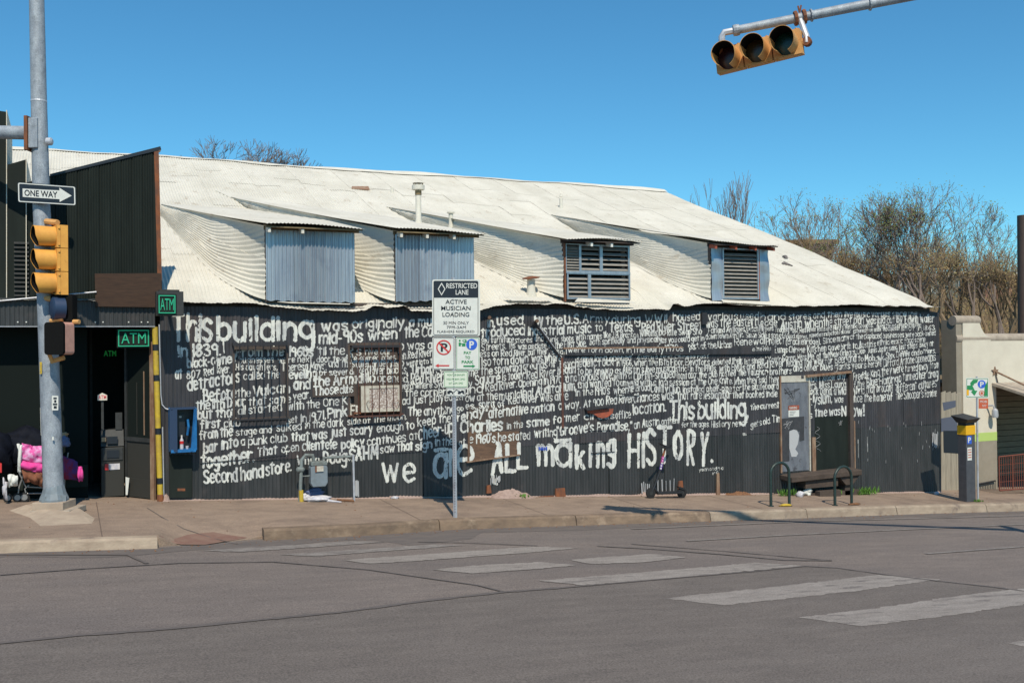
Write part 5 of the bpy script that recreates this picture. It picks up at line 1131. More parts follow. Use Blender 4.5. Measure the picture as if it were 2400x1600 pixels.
# open door leaf
h0, h1 = gpt(366, 1171), gpt(297, 1163); dz = onY(360, 766, h0.y).z - h0.z
dr = MB(); w_ = h1 - h0
def leafp(u, z): return h0 + w_ * u + V((0, 0, z - w_.z * 0))
def bar(u0, u1, z0, z1, m, name, t=.03, par=None):
    n_ = V((w_.y, -w_.x, 0)).normalized() * t
    return MB().hexa([leafp(u0, z0), leafp(u1, z0), leafp(u1, z1), leafp(u0, z1)], -n_ if n_.y > 0 else n_).build(name, m, par)
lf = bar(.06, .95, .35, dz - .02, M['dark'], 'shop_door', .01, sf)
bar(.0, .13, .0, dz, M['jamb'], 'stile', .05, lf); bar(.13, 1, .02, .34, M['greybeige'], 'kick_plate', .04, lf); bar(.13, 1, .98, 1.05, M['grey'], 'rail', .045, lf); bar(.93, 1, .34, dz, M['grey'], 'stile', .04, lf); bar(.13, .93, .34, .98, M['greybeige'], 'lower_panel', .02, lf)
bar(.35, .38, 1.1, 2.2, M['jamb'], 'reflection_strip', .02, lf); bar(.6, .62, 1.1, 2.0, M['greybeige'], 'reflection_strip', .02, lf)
# plywood sheet and rod above the fascia
pw = MB().hexa([onY(224, 718, -.22), onY(380, 720, -.22), onY(378, 640, -.22), onY(222, 641, -.22)], (0, .03, 0)).build('plywood_sheet', M['plywood'], origin=onY(300, 718, -.22)); tag(pw, 'dark brown plywood sheet standing on the fascia beside the rusted corner', 'board')
a, b = onY(-30, 708, -.20), onY(226, 684, -.24); r = MB().tube([a, b], .013, 6).build('support_rod', M['galvpipe'], origin=a); tag(r, 'thin pale metal rod running to the plywood sheet', 'rod')
# ATM signs, and a reflection of the neon
def sgn(px, py, y, lift=0): return onY(px, py, y - lift)
def neon_sign(name, box, y, label, mt, depth_=.0, case=None):
    x0, y0, x1, y1 = box; p = onY(x0, y1, y); q = onY(x1, y0, y)
    t = thing(name, p, label, 'sign'); w, h = q.x - p.x, q.z - p.z; b = min(w, h) * .06
    fr = MB()
    for c0, c1 in (((0, 0), (w, b)), ((0, h - b), (w, h)), ((0, b), (b, h - b)), ((w - b, b), (w, h - b))): fr.span(p + V((c0[0], 0, c0[1])), p + V((c1[0], .012, c1[1])))
    fr.build('border_tube', mt, t); l = MB(); txt(l, 'ATM', p + V((w * .1, -.004, h * .18)), (1, 0, 0), (0, 0, 1), w * .8, h * .64, .0); l.build('letters', mt, t)
    MB().span(p + V((-.02, .015, -.02)), q + V((.02, .05, .02))).build('panel', M['front'], t)
    return t, p, q
neon_sign('neon_sign', (277, 773, 349, 812), -.05, 'green neon ATM sign hung under the fascia inside the bay', M['neon'])
t, p, q = neon_sign('box_sign', (372, 692, 411, 734), -.86, 'green neon ATM box sign projecting from the eave corner', M['neon'])
c0, c1 = onY(367, 739, -.83), onY(430, 683, -.83); MB().span((c0.x, -.83, c0.z), (c1.x, -.55, c1.z)).build('case', M['grey'], t); MB().span((c0.x + .05, -.8, c1.z), (c1.x - .06, -.58, c1.z + .03)).build('case_lid', M['greybeige'], t)
MB().tube([((c0.x + c1.x) / 2, -.56, c1.z - .1), ((c0.x + c1.x) / 2, .0, c1.z - .1)], .03, 6).build('arm', M['galvpipe'], t)
p = onY(243, 835, .33); l = MB(); txt(l, 'ATM', p + V((0, 0, 0)), (1, 0, .0), (0, 0, 1), .2, .1); tag(l.build('sign_reflection', M['neon2'], origin=p), 'faint small green reflection of the ATM sign, built low in the dark shop window', 'sign')  # the neon's reflection in the glass, built as dim glowing letters
# ATM kiosk
k0, k1 = gpt(237, 1165), gpt(292, 1163); kz = (k0.z + k1.z) / 2; yk = min(k0.y, .55) if False else .42
k0 = onY(237, 1100, yk); k1 = onY(291, 1100, yk); kz = walk_top(k0.x, yk)
at = thing('cash_machine', (k0.x, yk, kz), 'dark standing cash machine with a white notice in the shop bay', 'cash machine')
def KZ(py): return onY(264, py, yk).z
MB().span((k0.x, yk, kz), (k1.x, yk + .45, KZ(1048))).build('cabinet', M['greybeige'], at, bevel=.01)
MB().hexa([(k0.x, yk + .06, KZ(1046)), (k1.x, yk + .06, KZ(1046)), (k1.x, yk + .16, KZ(1008)), (k0.x, yk + .16, KZ(1008))], (0, .3, 0)).build('console', M['grey'], at)
MB().span((k0.x + .02, yk - .02, KZ(1078)), (k1.x - .02, yk + .0, KZ(1048))).build('keypad_panel', M['grey'], at, bevel=.006); MB().span((k0.x + .09, yk - .035, KZ(1072)), (k1.x - .08, yk - .018, KZ(1054))).build('dispenser', M['signk'], at)
MB().span((k0.x + .10, yk + .03, KZ(1040)), (k1.x - .10, yk + .06, KZ(1023))).build('screen', M['signk'], at); MB().span((k0.x + .01, yk + .02, KZ(1034)), (k0.x + .08, yk + .05, KZ(1024))).build('card_reader', M['tan'], at)
MB().span((k1.x - .13, yk + .14, KZ(1008)), (k1.x - .02, yk + .2, KZ(968))).build('side_screen', M['grey'], at)
n0 = V((k0.x + .06, yk - .008, KZ(1100))); n1 = V((k1.x - .07, yk, KZ(1086))); MB().span(n0, n1).build('notice', M['litterw'], at); MB().span(n0 + V((0, -.004, 0)), V((n0.x + .06, n0.y, n1.z))).build('notice_mark', M['signr'], at)
p0, p1 = onY(229, 938, yk), onY(251, 923, yk); tp = MB().hexa([(p0.x, yk, p0.z), (p1.x, yk, p0.z), (p1.x, yk, p1.z - .02), ((p0.x + p1.x) / 2, yk, p1.z + .02), (p0.x, yk, p1.z - .02)], (0, .08, 0)).build('topper', M['atmwhite'], at); l = MB(); txt(l, 'ATM', (p0.x + .01, yk - .004, p0.z + .02), (1, 0, 0), (0, 0, 1), (p1.x - p0.x) * .85, .07); l.build('topper_letters', M['atmred'], at)
MB().span(((p0.x + p1.x) / 2 - .02, yk + .03, KZ(1008)), ((p0.x + p1.x) / 2 + .02, yk + .06, p0.z)).build('topper_post', M['grey'], at)
p = gpt(293, 1162); tag(MB().hexa([V((p.x, .30, kz + .03)), V((p.x + .03, .30, kz + .03)), V((p.x + .06, .30, kz + .32)), V((p.x, .30, kz + .34))], (0, .012, 0)).build('paper', M['signw'], origin=p), 'folded white sheet standing between the cash machine and the door', 'paper')

# ---------------------------------------------------------------- street sign post
sp = gpt(1067, 1212); SN = f0
class Sign:
    def __init__(s, pt, n=None): s.p = V(pt); s.n = V(n or f0)
    def at(s, px, py, lift=0.): return plane(px, py, s.p - s.n * lift, s.n)
    def rr(s, x0, y0, x1, y1, r=0, lift=0., thick=.0, n=4):
        pts = []
        for cx, cy, a0 in ((x1 - r, y1 - r, 0), (x0 + r, y1 - r, 1), (x0 + r, y0 + r, 2), (x1 - r, y0 + r, 3)):
            for k in range(n + 1 if r else 1):
                a = (a0 + (k / n if r else 0)) * math.pi / 2; pts.append((cx + r * math.cos(a), cy + r * math.sin(a)))
        return [s.at(a, b, lift) for a, b in pts]
    def panel(s, x0, y0, x1, y1, r, lift, m, name, par, thick=.004): return MB().hexa(s.rr(x0, y0, x1, y1, r, lift), s.n * thick).build(name, m, par)
    def border(s, x0, y0, x1, y1, r, w, lift, m, par, name='border'):
        a = s.rr(x0, y0, x1, y1, r, lift); b = s.rr(x0 + w, y0 + w, x1 - w, y1 - w, max(r - w, .3), lift); g = MB(); n = len(a); g.v = a + b
        g.f = [(i, (i + 1) % n, n + (i + 1) % n, n + i) for i in range(n)]; return g.build(name, m, par)
    def text(s, t, x0, y0, x1, y1, lift, m, par, off=.012, name='letters'):
        g = MB(); o = s.at(x0, y1, lift); ux = s.at(x1, y1, lift) - o; uy = s.at(x0, y0, lift) - o
        txt(g, t, o, ux, uy, 1, 1, off); return g.build(name, m, par)
    def shape(s, pts, lift, m, name, par): return MB().poly(*[s.at(a, b, lift) for a, b in pts]).build(name, m, par)
    def disc(s, cx, cy, r, lift, m, name, par, r2=None, n=28):
        g = MB(); o = [s.at(cx + r * math.cos(k * 2 * math.pi / n), cy + r * math.sin(k * 2 * math.pi / n), lift) for k in range(n)]
        if r2: g.v = o + [s.at(cx + r2 * math.cos(k * 2 * math.pi / n), cy + r2 * math.sin(k * 2 * math.pi / n), lift) for k in range(n)]; g.f = [(i, (i + 1) % n, n + (i + 1) % n, n + i) for i in range(n)]
        else: g.poly(*o)
        return g.build(name, m, par)
S = Sign(sp - f0 * .03)
sg = thing('sign_post', sp, 'perforated steel post carrying five parking and lane signs at the kerb', 'sign post')
pt = S.at(1063, 650); hgt = pt.z - sp.z
pm = MB(); w = .026
pm.tube([sp, sp + V((0, 0, hgt))], w * 1.3, 4, ph=math.pi / 4 + PHI); pm.build('post', M['galvpipe'], sg)
z = .1
holes = MB(); side = r0 * .0075
while z < hgt - 1.6:
    c = sp + V((0, 0, z)) - f0 * .031; holes.poly(c - side - V((0, 0, .009)), c + side - V((0, 0, .009)), c + side + V((0, 0, .009)), c - side + V((0, 0, .009))); z += .045
holes.build('post_holes', M['signk'], sg, kind='stuff')
L1, L2, L3 = .004, .006, .008
pn = S.panel(1013, 655, 1125, 787, 4, 0, M['signw'], 'restricted_lane_sign', sg)
S.border(1016, 658, 1121, 785, 3.5, 1.2, L1, M['signk'], pn); S.shape([(1017, 659), (1120, 659), (1120, 697), (1017, 697)], L2, M['signk'], 'header', pn)
S.text('RESTRICTED', 1046, 663.5, 1118.5, 675.5, L3, M['signw'], pn); S.text('LANE', 1068, 679, 1098, 690.5, L3, M['signw'], pn)
S.shape([(1035, 662), (1044, 677), (1035, 692.5), (1026, 677)], L3, M['signw'], 'diamond', pn); S.shape([(1035, 666), (1041.5, 677), (1035, 688.5), (1028.5, 677)], L3 + .002, M['signk'], 'diamond_inside', pn)
for t_, a, b, c, d in (('ACTIVE', 1044, 702, 1094, 712), ('MUSICIAN', 1034, 717, 1103, 727), ('LOADING', 1037, 732, 1100, 742), ('30 MIN ONLY', 1039, 753, 1099, 760), ('7PM-3AM', 1047, 763.5, 1092, 770), ("FLASHERS REQUIRED", 1025, 774, 1112, 780.5)):
    S.text(t_, a, b, c, d, L2, M['signk'], pn, .0 if d - b < 8 else .008)
pn = S.panel(1013.5, 790, 1066.5, 866, 3, 0, M['signw'], 'no_parking_sign', sg); S.border(1015, 791.5, 1065, 864.5, 2.5, .9, L1, M['signk'], pn)
S.text('P', 1033, 804, 1049, 824, L1, M['signk'], pn, .03); S.disc(1040, 814, 17.5, L2, M['signr'], 'ring', pn, 14.6); S.shape([(1027, 804), (1029.5, 801.5), (1053, 824), (1050.5, 826.5)], L2, M['signr'], 'slash', pn)
S.shape([(1020, 856.5), (1028, 852), (1028, 855), (1053, 855), (1053, 858), (1028, 858), (1028, 861)], L1, M['signr'], 'arrow', pn)
pn = S.panel(1068.5, 790, 1124.5, 867, 3, 0, M['signw'], 'pay_to_park_sign', sg); S.border(1070, 791.5, 1123, 865.5, 2.5, 1., L1, M['signg'], pn)
S.disc(1105.5, 807, 13, L1, M['signb'], 'blue_disc', pn); S.text('P', 1100, 799, 1111, 816, L2, M['signw'], pn, .03)
for t_, a, b, c, d in (('PAY', 1087, 823, 1105, 830), ('TO', 1090, 834, 1102, 841), ('PARK', 1082, 844.5, 1110, 851.5)): S.text(t_, a, b, c, d, L1, M['signg'], pn, .025)
S.shape([(1114, 857.7), (1107, 853.5), (1107, 856), (1086, 856), (1086, 859.5), (1107, 859.5), (1107, 862)], L1, M['signg'], 'arrow', pn)
S.disc(1077.5, 798, 2.3, L1, M['signg'], 'figure', pn); S.shape([(1075, 802), (1080, 803), (1084, 806), (1080, 807), (1080, 811), (1075, 811)], L1, M['signg'], 'figure', pn); S.shape([(1083, 797), (1093, 795), (1094, 801), (1091, 803), (1086, 801)], L1, M['signg'], 'figure', pn); S.shape([(1084, 804), (1091, 804), (1091, 811), (1082, 811)], L2, M['signg'], 'figure', pn); S.shape([(1085.5, 798), (1090, 797.5), (1090, 800), (1086, 799.5)], L2, M['signw'], 'figure', pn)
pn = S.panel(1040, 869, 1097, 908, 3, 0, M['signpale'], 'hours_sign', sg); S.border(1041.5, 870.5, 1095.5, 906.5, 3, .8, L1, M['signg'], pn)
for t_, a, b, c, d in (('MON-TUES 8AM-6PM', 1048, 876, 1089, 880.5), ('WED-FRI 8AM-12MID', 1046, 886, 1090, 890.5), ('SAT 11AM-12MID', 1052, 895.5, 1085, 900)): S.text(t_, a, b, c, d, L1, M['signg'], pn, .0)
pn = S.panel(1046, 908.5, 1091, 929, 2.5, 0, M['signw'], 'tow_away_sign', sg); S.border(1047, 909.5, 1090, 928, 2, .8, L1, M['signk'], pn)
S.shape([(1048.5, 917), (1053, 914.5), (1058, 915), (1063, 920), (1062, 923), (1049, 923)], L1, M['signk'], 'car', pn); S.disc(1057, 922.5, 2.6, L2, M['signw'], 'wheel', pn); S.shape([(1073, 918), (1080, 917), (1082, 914), (1087, 915), (1088.5, 923), (1073, 923)], L1, M['signk'], 'truck', pn); S.disc(1082, 923, 2.6, L2, M['signw'], 'wheel', pn); S.shape([(1064, 918), (1069, 912), (1080, 917), (1079, 918.4), (1069.4, 913.6), (1065, 919)], L2, M['signk'], 'boom', pn)

# ---------------------------------------------------------------- traffic signals
def signal(par, c, face, ax, lens_order, my, sec=.35, vis=.30, lin=1.36):
    """c: centre of the middle section's front; face: lens direction; ax: direction from section to section"""
    face = V(face).normalized(); ax = V(ax).normalized(); sd = face.cross(ax).normalized(); hs_ = MB()
    for k in (-1, 0, 1):
        q = V(c) + ax * (k * (sec + .006)); a, b = ax * sec / 2, sd * .165
        pr = [q + a * .97 + b, q + a * .97 - b, q - a * .97 - b, q - a * .97 + b]; hs_.hexa(pr, -face * .05)
        pr = [q - face * .051 + a * .99 + b * .94, q - face * .051 + a * .99 - b * .94, q - face * .051 - a * .99 - b * .94, q - face * .051 - a * .99 + b * .94]; hs_.hexa(pr, -face * .11)
    h = hs_.build('traffic_light', my, par)
    for k, ln in zip((-1, 0, 1), lens_order):
        q = V(c) + ax * (k * (sec + .006))
        MB().lathe(q + face * .004, [(.15, 0), (.146, .012), (.08, .03)], 20, axis=face).build('lens', M[ln], h, smooth=True)
        # tunnel visor: open at the bottom, cut back towards its lower lip
        up = V((0, 0, 1)) if abs(ax.z) > .5 else (V((0, 0, 1)) - face * face.z).normalized(); rt = up.cross(face).normalized(); v = MB(); n = 26; R_ = .157; t0, t1 = -math.pi * .36, math.pi * 1.36
        rings = []
        for rr_ in (R_, R_ - .006):
            for j in range(5):
                for i in range(n + 1):
                    t = t0 + (t1 - t0) * i / n; l = vis * (1 - .25 * (max(0, -math.sin(t)) ** 1.0)) * j / 4
                    v.v.append(q + (rt * math.cos(t) + up * math.sin(t)) * (rr_ * (1 + .02 * j / 4)) + face * l)
        W = n + 1
        for L in (0, 1):
            for j in range(4):
                for i in range(n): a = L * 5 * W + j * W + i; v.f.append((a, a + 1, a + W + 1, a + W) if L == 0 else (a, a + W, a + W + 1, a + 1))
        for i in range(n): a = 4 * W + i; v.f.append((a, a + 1, a + 1 + 5 * W, a + 5 * W))
        v.f.append((0, 0 + W * 4, 5 * W + W * 4, 5 * W)); v.f.append((n, 5 * W + n, 5 * W + 4 * W + n, 4 * W + n))
        vo = v.build('visor', my, h, smooth=True)
        iv = MB()
        for j in range(5):
            for i in range(n + 1):
                t = t0 + (math.pi * lin - t0) * i / n; l = vis * .985 * (1 - .25 * (max(0, -math.sin(t)))) * j / 4
                iv.v.append(q + (rt * math.cos(t) + up * math.sin(t)) * ((R_ - .010) * (1 + .02 * j / 4)) + face * l)
        for j in range(4):
            for i in range(n): a = j * W + i; iv.f.append((a, a + 1, a + W + 1, a + W))
        iv.build('visor_lining_shade', M['visor_in'], h, smooth=True)
    for k in (-1.5, 1.5):
        q = V(c) + ax * (k * (sec + .004)) - face * .1; MB().lathe(q - ax * (.03 if k > 0 else 0), [(.05, 0), (.05, .04)], 10, axis=ax * (1 if k > 0 else 1)).build('end_hub', my, h)
    for k in (-1, 0, 1):
        for u in (-.36, .36):
            q = V(c) + ax * (k * (sec + .006) + u * sec) + sd * .17 - face * .03; MB().span(q - V((.012, .012, .012)), q + V((.012, .012, .012))).build('latch', my, h)
            q = V(c) + ax * (k * (sec + .006) + u * sec) - sd * .17 - face * .03; MB().span(q - V((.012, .012, .012)), q + V((.012, .012, .012))).build('latch', my, h)
    return h
# left pole
PB = onW(128, 1201); D0 = depth(PB); PB.z = walk_top(PB.x, PB.y)
def at0(px, py, dd=0.): return atD(px, py, D0 + dd)
tp = thing('traffic_pole', PB, 'grey steel signal pole with one way sign on the left corner', 'traffic pole')
s0 = ppm(PB)
top = at0(78, -260); pts = [at0(126, 1160), at0(117, 900), at0(109, 690), at0(97, 480), at0(91, 236), at0(86, 0), top]
MB().tube(pts, [22.5 / s0, 22 / s0, 21 / s0, 19 / s0, 17.5 / s0, 16.5 / s0, 15 / s0], 20).build('pole', M['polegrey'], tp, smooth=True)
MB().lathe(at0(91, 240), [(17.9 / s0, 0), (18.2 / s0, .01), (17.6 / s0, .03)], 20).build('joint_ring', M['galvpipe'], tp)
bz = at0(127, 1186); g = MB(); g.lathe(V((bz.x, bz.y, PB.z + .19)), [(33 / s0, 0), (33 / s0, .03), (27 / s0, .12), (23 / s0, .22), (22 / s0, .24)], 12); g.build('skirt', M['meter'], tp)
for k in range(4):
    w = .78 + k * math.pi / 2; q = V((bz.x + .2 * math.cos(w), bz.y + .2 * math.sin(w), PB.z + .19)); MB().span(q - V((.03, .03, 0)), q + V((.03, .03, .09))).build('bolt_cover', M['meter'], tp)
rot = Matrix.Rotation(-PHI, 3, 'Z')
MB().box(V((bz.x, bz.y, PB.z + .13)), (72 / s0, .46, .12), rot).build('base_plate', M['pad'], tp, bevel=.01)
MB().box(V((bz.x + .06, bz.y, PB.z + .03)), (92 / s0, .6, .09), rot).build('footing', M['coping'], tp, bevel=.01)
# low sloped pad round the pole, part of the sidewalk
pd = MB(); po = [(22, 1196), (70, 1212), (95, 1232), (215, 1226), (222, 1214), (190, 1196), (160, 1190), (60, 1188)]; pi = [(60, 1196), (95, 1204), (120, 1207), (185, 1206), (180, 1200), (170, 1194), (140, 1192), (80, 1192)]
po = [gpt(*p) for p in po]; pi = [gpt(*p) + V((0, 0, .09)) for p in pi]; pd.v = po + pi
pd.f = [(i, (i + 1) % 8, 8 + (i + 1) % 8, 8 + i) for i in range(8)] + [tuple(range(8, 16))]
pd.build('pole_pad', M['pad'], walk)
# mast arm to the left
arm0 = at0(72, 312); arm1 = arm0 - r0 * 6 + V((0, 0, .25)) + f0 * .2
MB().tube([arm0, arm0.lerp(arm1, .5), arm1], [16 / s0, 15 / s0, 12 / s0], 16).build('mast_arm', M['polegrey'], tp, smooth=True)
fl = at0(72, 316); MB().box(fl, (.05, .34, .52), rot).build('flange', M['rust'], tp); MB().box(fl + r0 * .10, (.14, .30, .46), rot).build('saddle', M['polegrey'], tp, bevel=.01)
MB().lathe(at0(110, 332, -.05), [(.06, 0), (.06, .07), (.03, .09)], 12, axis=r0).build('hand_hole_cap', M['galvpipe'], tp)
# one way sign
O = Sign(at0(108, 450, -.2), (f0 + r0 * .07).normalized()); nn_ = O
def quad4(sign, u, v, lift): # u,v in the 0..1 sign rectangle, corners read off the photograph
    A_, B_, C_, D_ = (41, 427), (177, 437), (178, 482), (42, 474)
    x = (A_[0] * (1 - u) + B_[0] * u) * (1 - v) + (D_[0] * (1 - u) + C_[0] * u) * v; y = (A_[1] * (1 - u) + B_[1] * u) * (1 - v) + (D_[1] * (1 - u) + C_[1] * u) * v
    return sign.at(x, y, lift)
def opoly(uv, lift, m, name, par, th=0.):
    ps = [quad4(O, a, b, lift) for a, b in uv]; return (MB().hexa(ps, O.n * th) if th else MB().poly(*ps)).build(name, m, par)
def orr(x0, y0, x1, y1, r, asp=3.):
    out = []
    for cx, cy, a0 in ((x1 - r, y1 - r * asp, 0), (x0 + r, y1 - r * asp, 1), (x0 + r, y0 + r * asp, 2), (x1 - r, y0 + r * asp, 3)):
        for k in range(5): a = (a0 + k / 4) * math.pi / 2; out.append((cx + r * math.cos(a), cy + r * asp * math.sin(a)))
    return out
ow = opoly(orr(0, 0, 1, 1, .03), 0, M['signk'], 'one_way_sign', tp, .004)
a = [quad4(O, *p, .003) for p in orr(.008, .024, .992, .976, .028)]; b = [quad4(O, *p, .003) for p in orr(.028, .07, .972, .93, .022)]; g = MB(); g.v = a + b; n = len(a); g.f = [(i, (i + 1) % n, n + (i + 1) % n, n + i) for i in range(n)]; g.build('border', M['signw'], ow)
opoly([(.085, .30), (.72, .27), (.72, .13), (.93, .50), (.72, .86), (.72, .72), (.085, .72)], .005, M['signw'], 'arrow', ow)
g = MB(); o = quad4(O, .115, .66, .008); ux = quad4(O, .685, .66, .008) - o; uy = quad4(O, .115, .345, .008) - o; txt(g, 'ONE WAY', o, ux, uy, 1, 1, .02); g.build('letters', M['signk'], ow)
# vehicle signal on the pole
fc = (-r0 * .78 - f0 * .62).normalized(); cS = at0(127, 610, -.20)
signal(tp, cS, fc, V((0, 0, -1)), ('lensr', 'lensy', 'lensg'), M['signal'])
for py in (522, 702): MB().tube([at0(108, py - 3, -.1), at0(135, py, -.2)], .045, 8).build('bracket', M['signal_old'], tp)
# second signal, seen from behind in shade, and the pedestrian signal
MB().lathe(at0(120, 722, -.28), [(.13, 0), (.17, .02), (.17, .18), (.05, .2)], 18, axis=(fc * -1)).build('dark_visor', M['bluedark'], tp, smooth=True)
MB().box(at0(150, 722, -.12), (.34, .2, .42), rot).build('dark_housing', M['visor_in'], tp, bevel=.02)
MB().box(at0(142, 705, -.24), (.05, .04, .06), rot).build('clasp', M['signal_old'], tp)
for (a, b, c, d) in ((118, 752, 148, 747), (172, 754, 186, 754), (122, 846, 150, 838)): MB().tube([at0(a, b, -.2), at0(c, d, -.22)], .035, 8).build('bracket', M['signal_old'], tp)
pf = (-r0 * .20 - f0 * .98).normalized(); pu = V((0, 0, 1)); prt = pf.cross(pu).normalized(); pc = at0(131, 793, -.40)
g = MB(); rr_ = .05; H_, W_ = .245, .16; outl = []
for cx, cz, a0 in ((W_ - rr_, H_ - rr_, 0), (-W_ + rr_, H_ - rr_, 1), (-W_ + rr_, -H_ + rr_, 2), (W_ - rr_, -H_ + rr_, 3)):
    for k in range(5): a = (a0 + k / 4) * math.pi / 2; outl.append(pc + prt * (cx + rr_ * math.cos(a)) + pu * (cz + rr_ * math.sin(a)))
po_ = MB().hexa(outl, -pf * .22).build('pedestrian_signal', M['pink'], tp, bevel=.008)
MB().hexa([p + pf * .002 for p in outl], pf * .05).build('hood', M['visor_in'], po_)
MB().tube([at0(112, 822, -.3), at0(124, 850, -.22)], .03, 6).build('bracket', M['signal_old'], tp)
S0 = Sign(at0(130, 943, -.165)); S0.panel(121.5, 927, 136.5, 961, 1.5, 0, M['signw'], 'sticker', tp, .003)
for k, (a, b, c, d) in enumerate(((125, 931, 133, 935), (127, 937, 132, 943), (124, 945, 134, 949), (126, 951, 133, 957))): S0.shape([(a, b), (c, b), (c, d), (a, d)], .003, M['signk'], 'sticker_mark', tp)
S0.panel(93, 848, 98, 876, 0, .0, M['yellow'], 'yellow_tag', tp, .003); S0.panel(122, 1023, 126, 1031, 1, .0, M['signw'], 'paint_fleck', tp, .003)
MB().tube([at0(95, 955, -.05), at0(97, 1020, -.05)], .008, 5).build('white_cable', M['signw'], tp)

# right mast arm and its horizontal signal
aR = (r0 * .98 - f0 * .12 + V((0, 0, .15))).normalized(); aS = (r0 * .88 - f0 * .47 + V((0, 0, .10))).normalized(); fR = (-r0 * .47 - f0 * .88).normalized()
cR = atD(1764, 109, 12.9) - fR * .24
A0 = atD(1722, 72, 13.2); ma = thing('mast_signal', A0 + aR * 8.5 - V((0, 0, 1)) * (A0.z + aR.z * 7.2 - road_z((A0 + aR * 8.5).x) + .0), 'horizontal three lens traffic signal hanging from a grey mast arm', 'traffic signal')
E_ = A0 + aR * 8.5
MB().tube([A0, A0.lerp(E_, .5), E_], [.056, .078, .10], 16).build('mast_arm', M['polegrey'], ma, smooth=True)
MB().tube([V((E_.x, E_.y, road_z(E_.x))), V((E_.x, E_.y, E_.z + .5))], [.17, .13], 18).build('pole', M['polegrey'], ma, smooth=True)
MB().tube([A0 - aR * .01, A0 - aR * .14, A0 - aR * .17 - V((0, 0, .05)), A0 - aR * .17 - V((0, 0, .14))], .045, 8).build('end_elbow', M['galvpipe'], ma, smooth=True)
MB().lathe(A0, [(.072, -.02), (.078, .02), (.072, .06)], 14, axis=aR).build('end_collar', M['polegrey'], ma)
sR = signal(ma, cR, fR, aS, ('lensr', 'lensy', 'lensg'), M['signal_old'], sec=.375, lin=.93)  # black lining stops short so the bare shell imitates a sunlit crescent
H1 = cR + aS * .62 - fR * .1; U1 = A0 + aR * ((H1 - A0).dot(aR))
MB().tube([U1, V((H1.x, H1.y, H1.z + .06)), H1 - V((0, 0, .02))], .038, 8).build('hanger', M['galvpipe'], ma, smooth=True); MB().lathe(H1 - fR * .02, [(.06, -.05), (.06, .05)], 10, axis=fR).build('hanger_hub', M['rust'], ma)
H2 = cR - aS * .56 - fR * .1; MB().tube([A0 - aR * .17 - V((0, 0, .1)), H2], .032, 8).build('hanger', M['rust'], ma)
for u in (-.05, .06): MB().lathe(U1 + aR * u, [(.095, -.02), (.10, 0), (.095, .02)], 10, axis=aR).build('clamp', M['rust'], ma)
for s_ in (-1, 1): MB().tube([U1 + V((0, 0, .06)), U1 + aR * .02 * s_ + V((0, 0, .16))], .012, 5).build('clamp_bolt', M['rust'], ma)
for u in (1.0, 1.75, 2.6, 3.4): MB().lathe(A0 + aR * u, [(.075 + .008 * u, -.01), (.077 + .008 * u, 0), (.075 + .008 * u, .01)], 14, axis=aR).build('weld_ring', M['polegrey'], ma)

# ---------------------------------------------------------------- bike racks and scooter
def rack(l, r, ytop, label):
    a, b = gpt(*l), gpt(*r); h = atD((l[0] + r[0]) / 2, ytop, (depth(a) + depth(b)) / 2).z; t = thing('bike_rack', a.lerp(b, .5), label, 'bike rack', 'green hoop bike racks at the kerb')
    w = (b - a); pts = [V(a)]; zc = h - w.length * .45
    for k in range(13):
        th = math.pi * (1 - k / 12); pts.append(V((a.x + w.x * (.5 + .5 * math.cos(th)), a.y + w.y * (.5 + .5 * math.cos(th)), zc + (h - zc) * math.sin(th))))
    pts.append(V(b)); MB().tube(pts, .03, 10).build('hoop', M['rackgreen'], t, smooth=True)
    for q in (a, b): MB().lathe(q, [(.06, 0), (.06, .012)], 12).build('foot_plate', M['rackgreen'], t)
rack((1807, 1186), (1850, 1185), 1084, 'left green hoop bike rack in front of the grey door')
rack((1957, 1184), (1996, 1182), 1093, 'right green hoop bike rack at the end of the doorstep')
ys = -.42; sc = thing('scooter', onY(1560, 1166, ys), 'dark kick scooter with magenta and purple stem leaning by the black wall', 'scooter')
def sp_(px, py, dy=0.): return onY(px, py, ys + dy)
g0 = sp_(1526, 1160); gz0 = walk_z(g0.x, ys)
wr = .11
for px, nm in ((1525, 'front_wheel'), (1598, 'rear_wheel')):
    c = sp_(px, 1155); c.z = walk_z(c.x, ys) + wr; MB().lathe(c - V((0, .025, 0)), [(wr * .5, 0), (wr, .008), (wr, .042), (wr * .5, .05)], 18, axis=(0, 1, 0)).build(nm, M['tyre'], sc, smooth=True)
    MB().lathe(c - V((0, .027, 0)), [(wr * .35, 0), (wr * .35, .054)], 10, axis=(0, 1, 0)).build('hub', M['grey'], sc)
MB().tube([sp_(1526, 1155), sp_(1534, 1138), sp_(1548, 1100)], .028, 8).build('fork', M['scooter'], sc, smooth=True)
MB().tube([sp_(1548, 1100), sp_(1551, 1086)], .027, 8).build('stem_purple', M['purple'], sc); MB().tube([sp_(1551, 1086), sp_(1554, 1069)], .027, 8).build('stem_magenta', M['magenta'], sc)
for k, (x, y) in enumerate(((1554, 1073), (1553, 1079), (1551.5, 1085), (1550, 1091), (1549, 1097))): c = sp_(x, y, -.03); MB().span(c - V((.016, .002, .018)), c + V((.016, .002, .018))).build('stem_mark', M['pinkcloth'] if k < 2 else M['signw'], sc)
MB().tube([sp_(1554, 1069), sp_(1560, 1046)], .022, 8).build('stem', M['rust'], sc); MB().tube([sp_(1548, 1040, -.22), sp_(1560, 1045), sp_(1570, 1043, .16)], .017, 8).build('handlebar', M['scooter'], sc, smooth=True)
for p_, q_ in (((1545, 1039, -.28), (1551, 1041, -.18)), ((1567, 1043, .12), (1573, 1043, .2))): MB().tube([sp_(*p_), sp_(*q_)], .023, 8).build('grip', M['tyre'], sc)
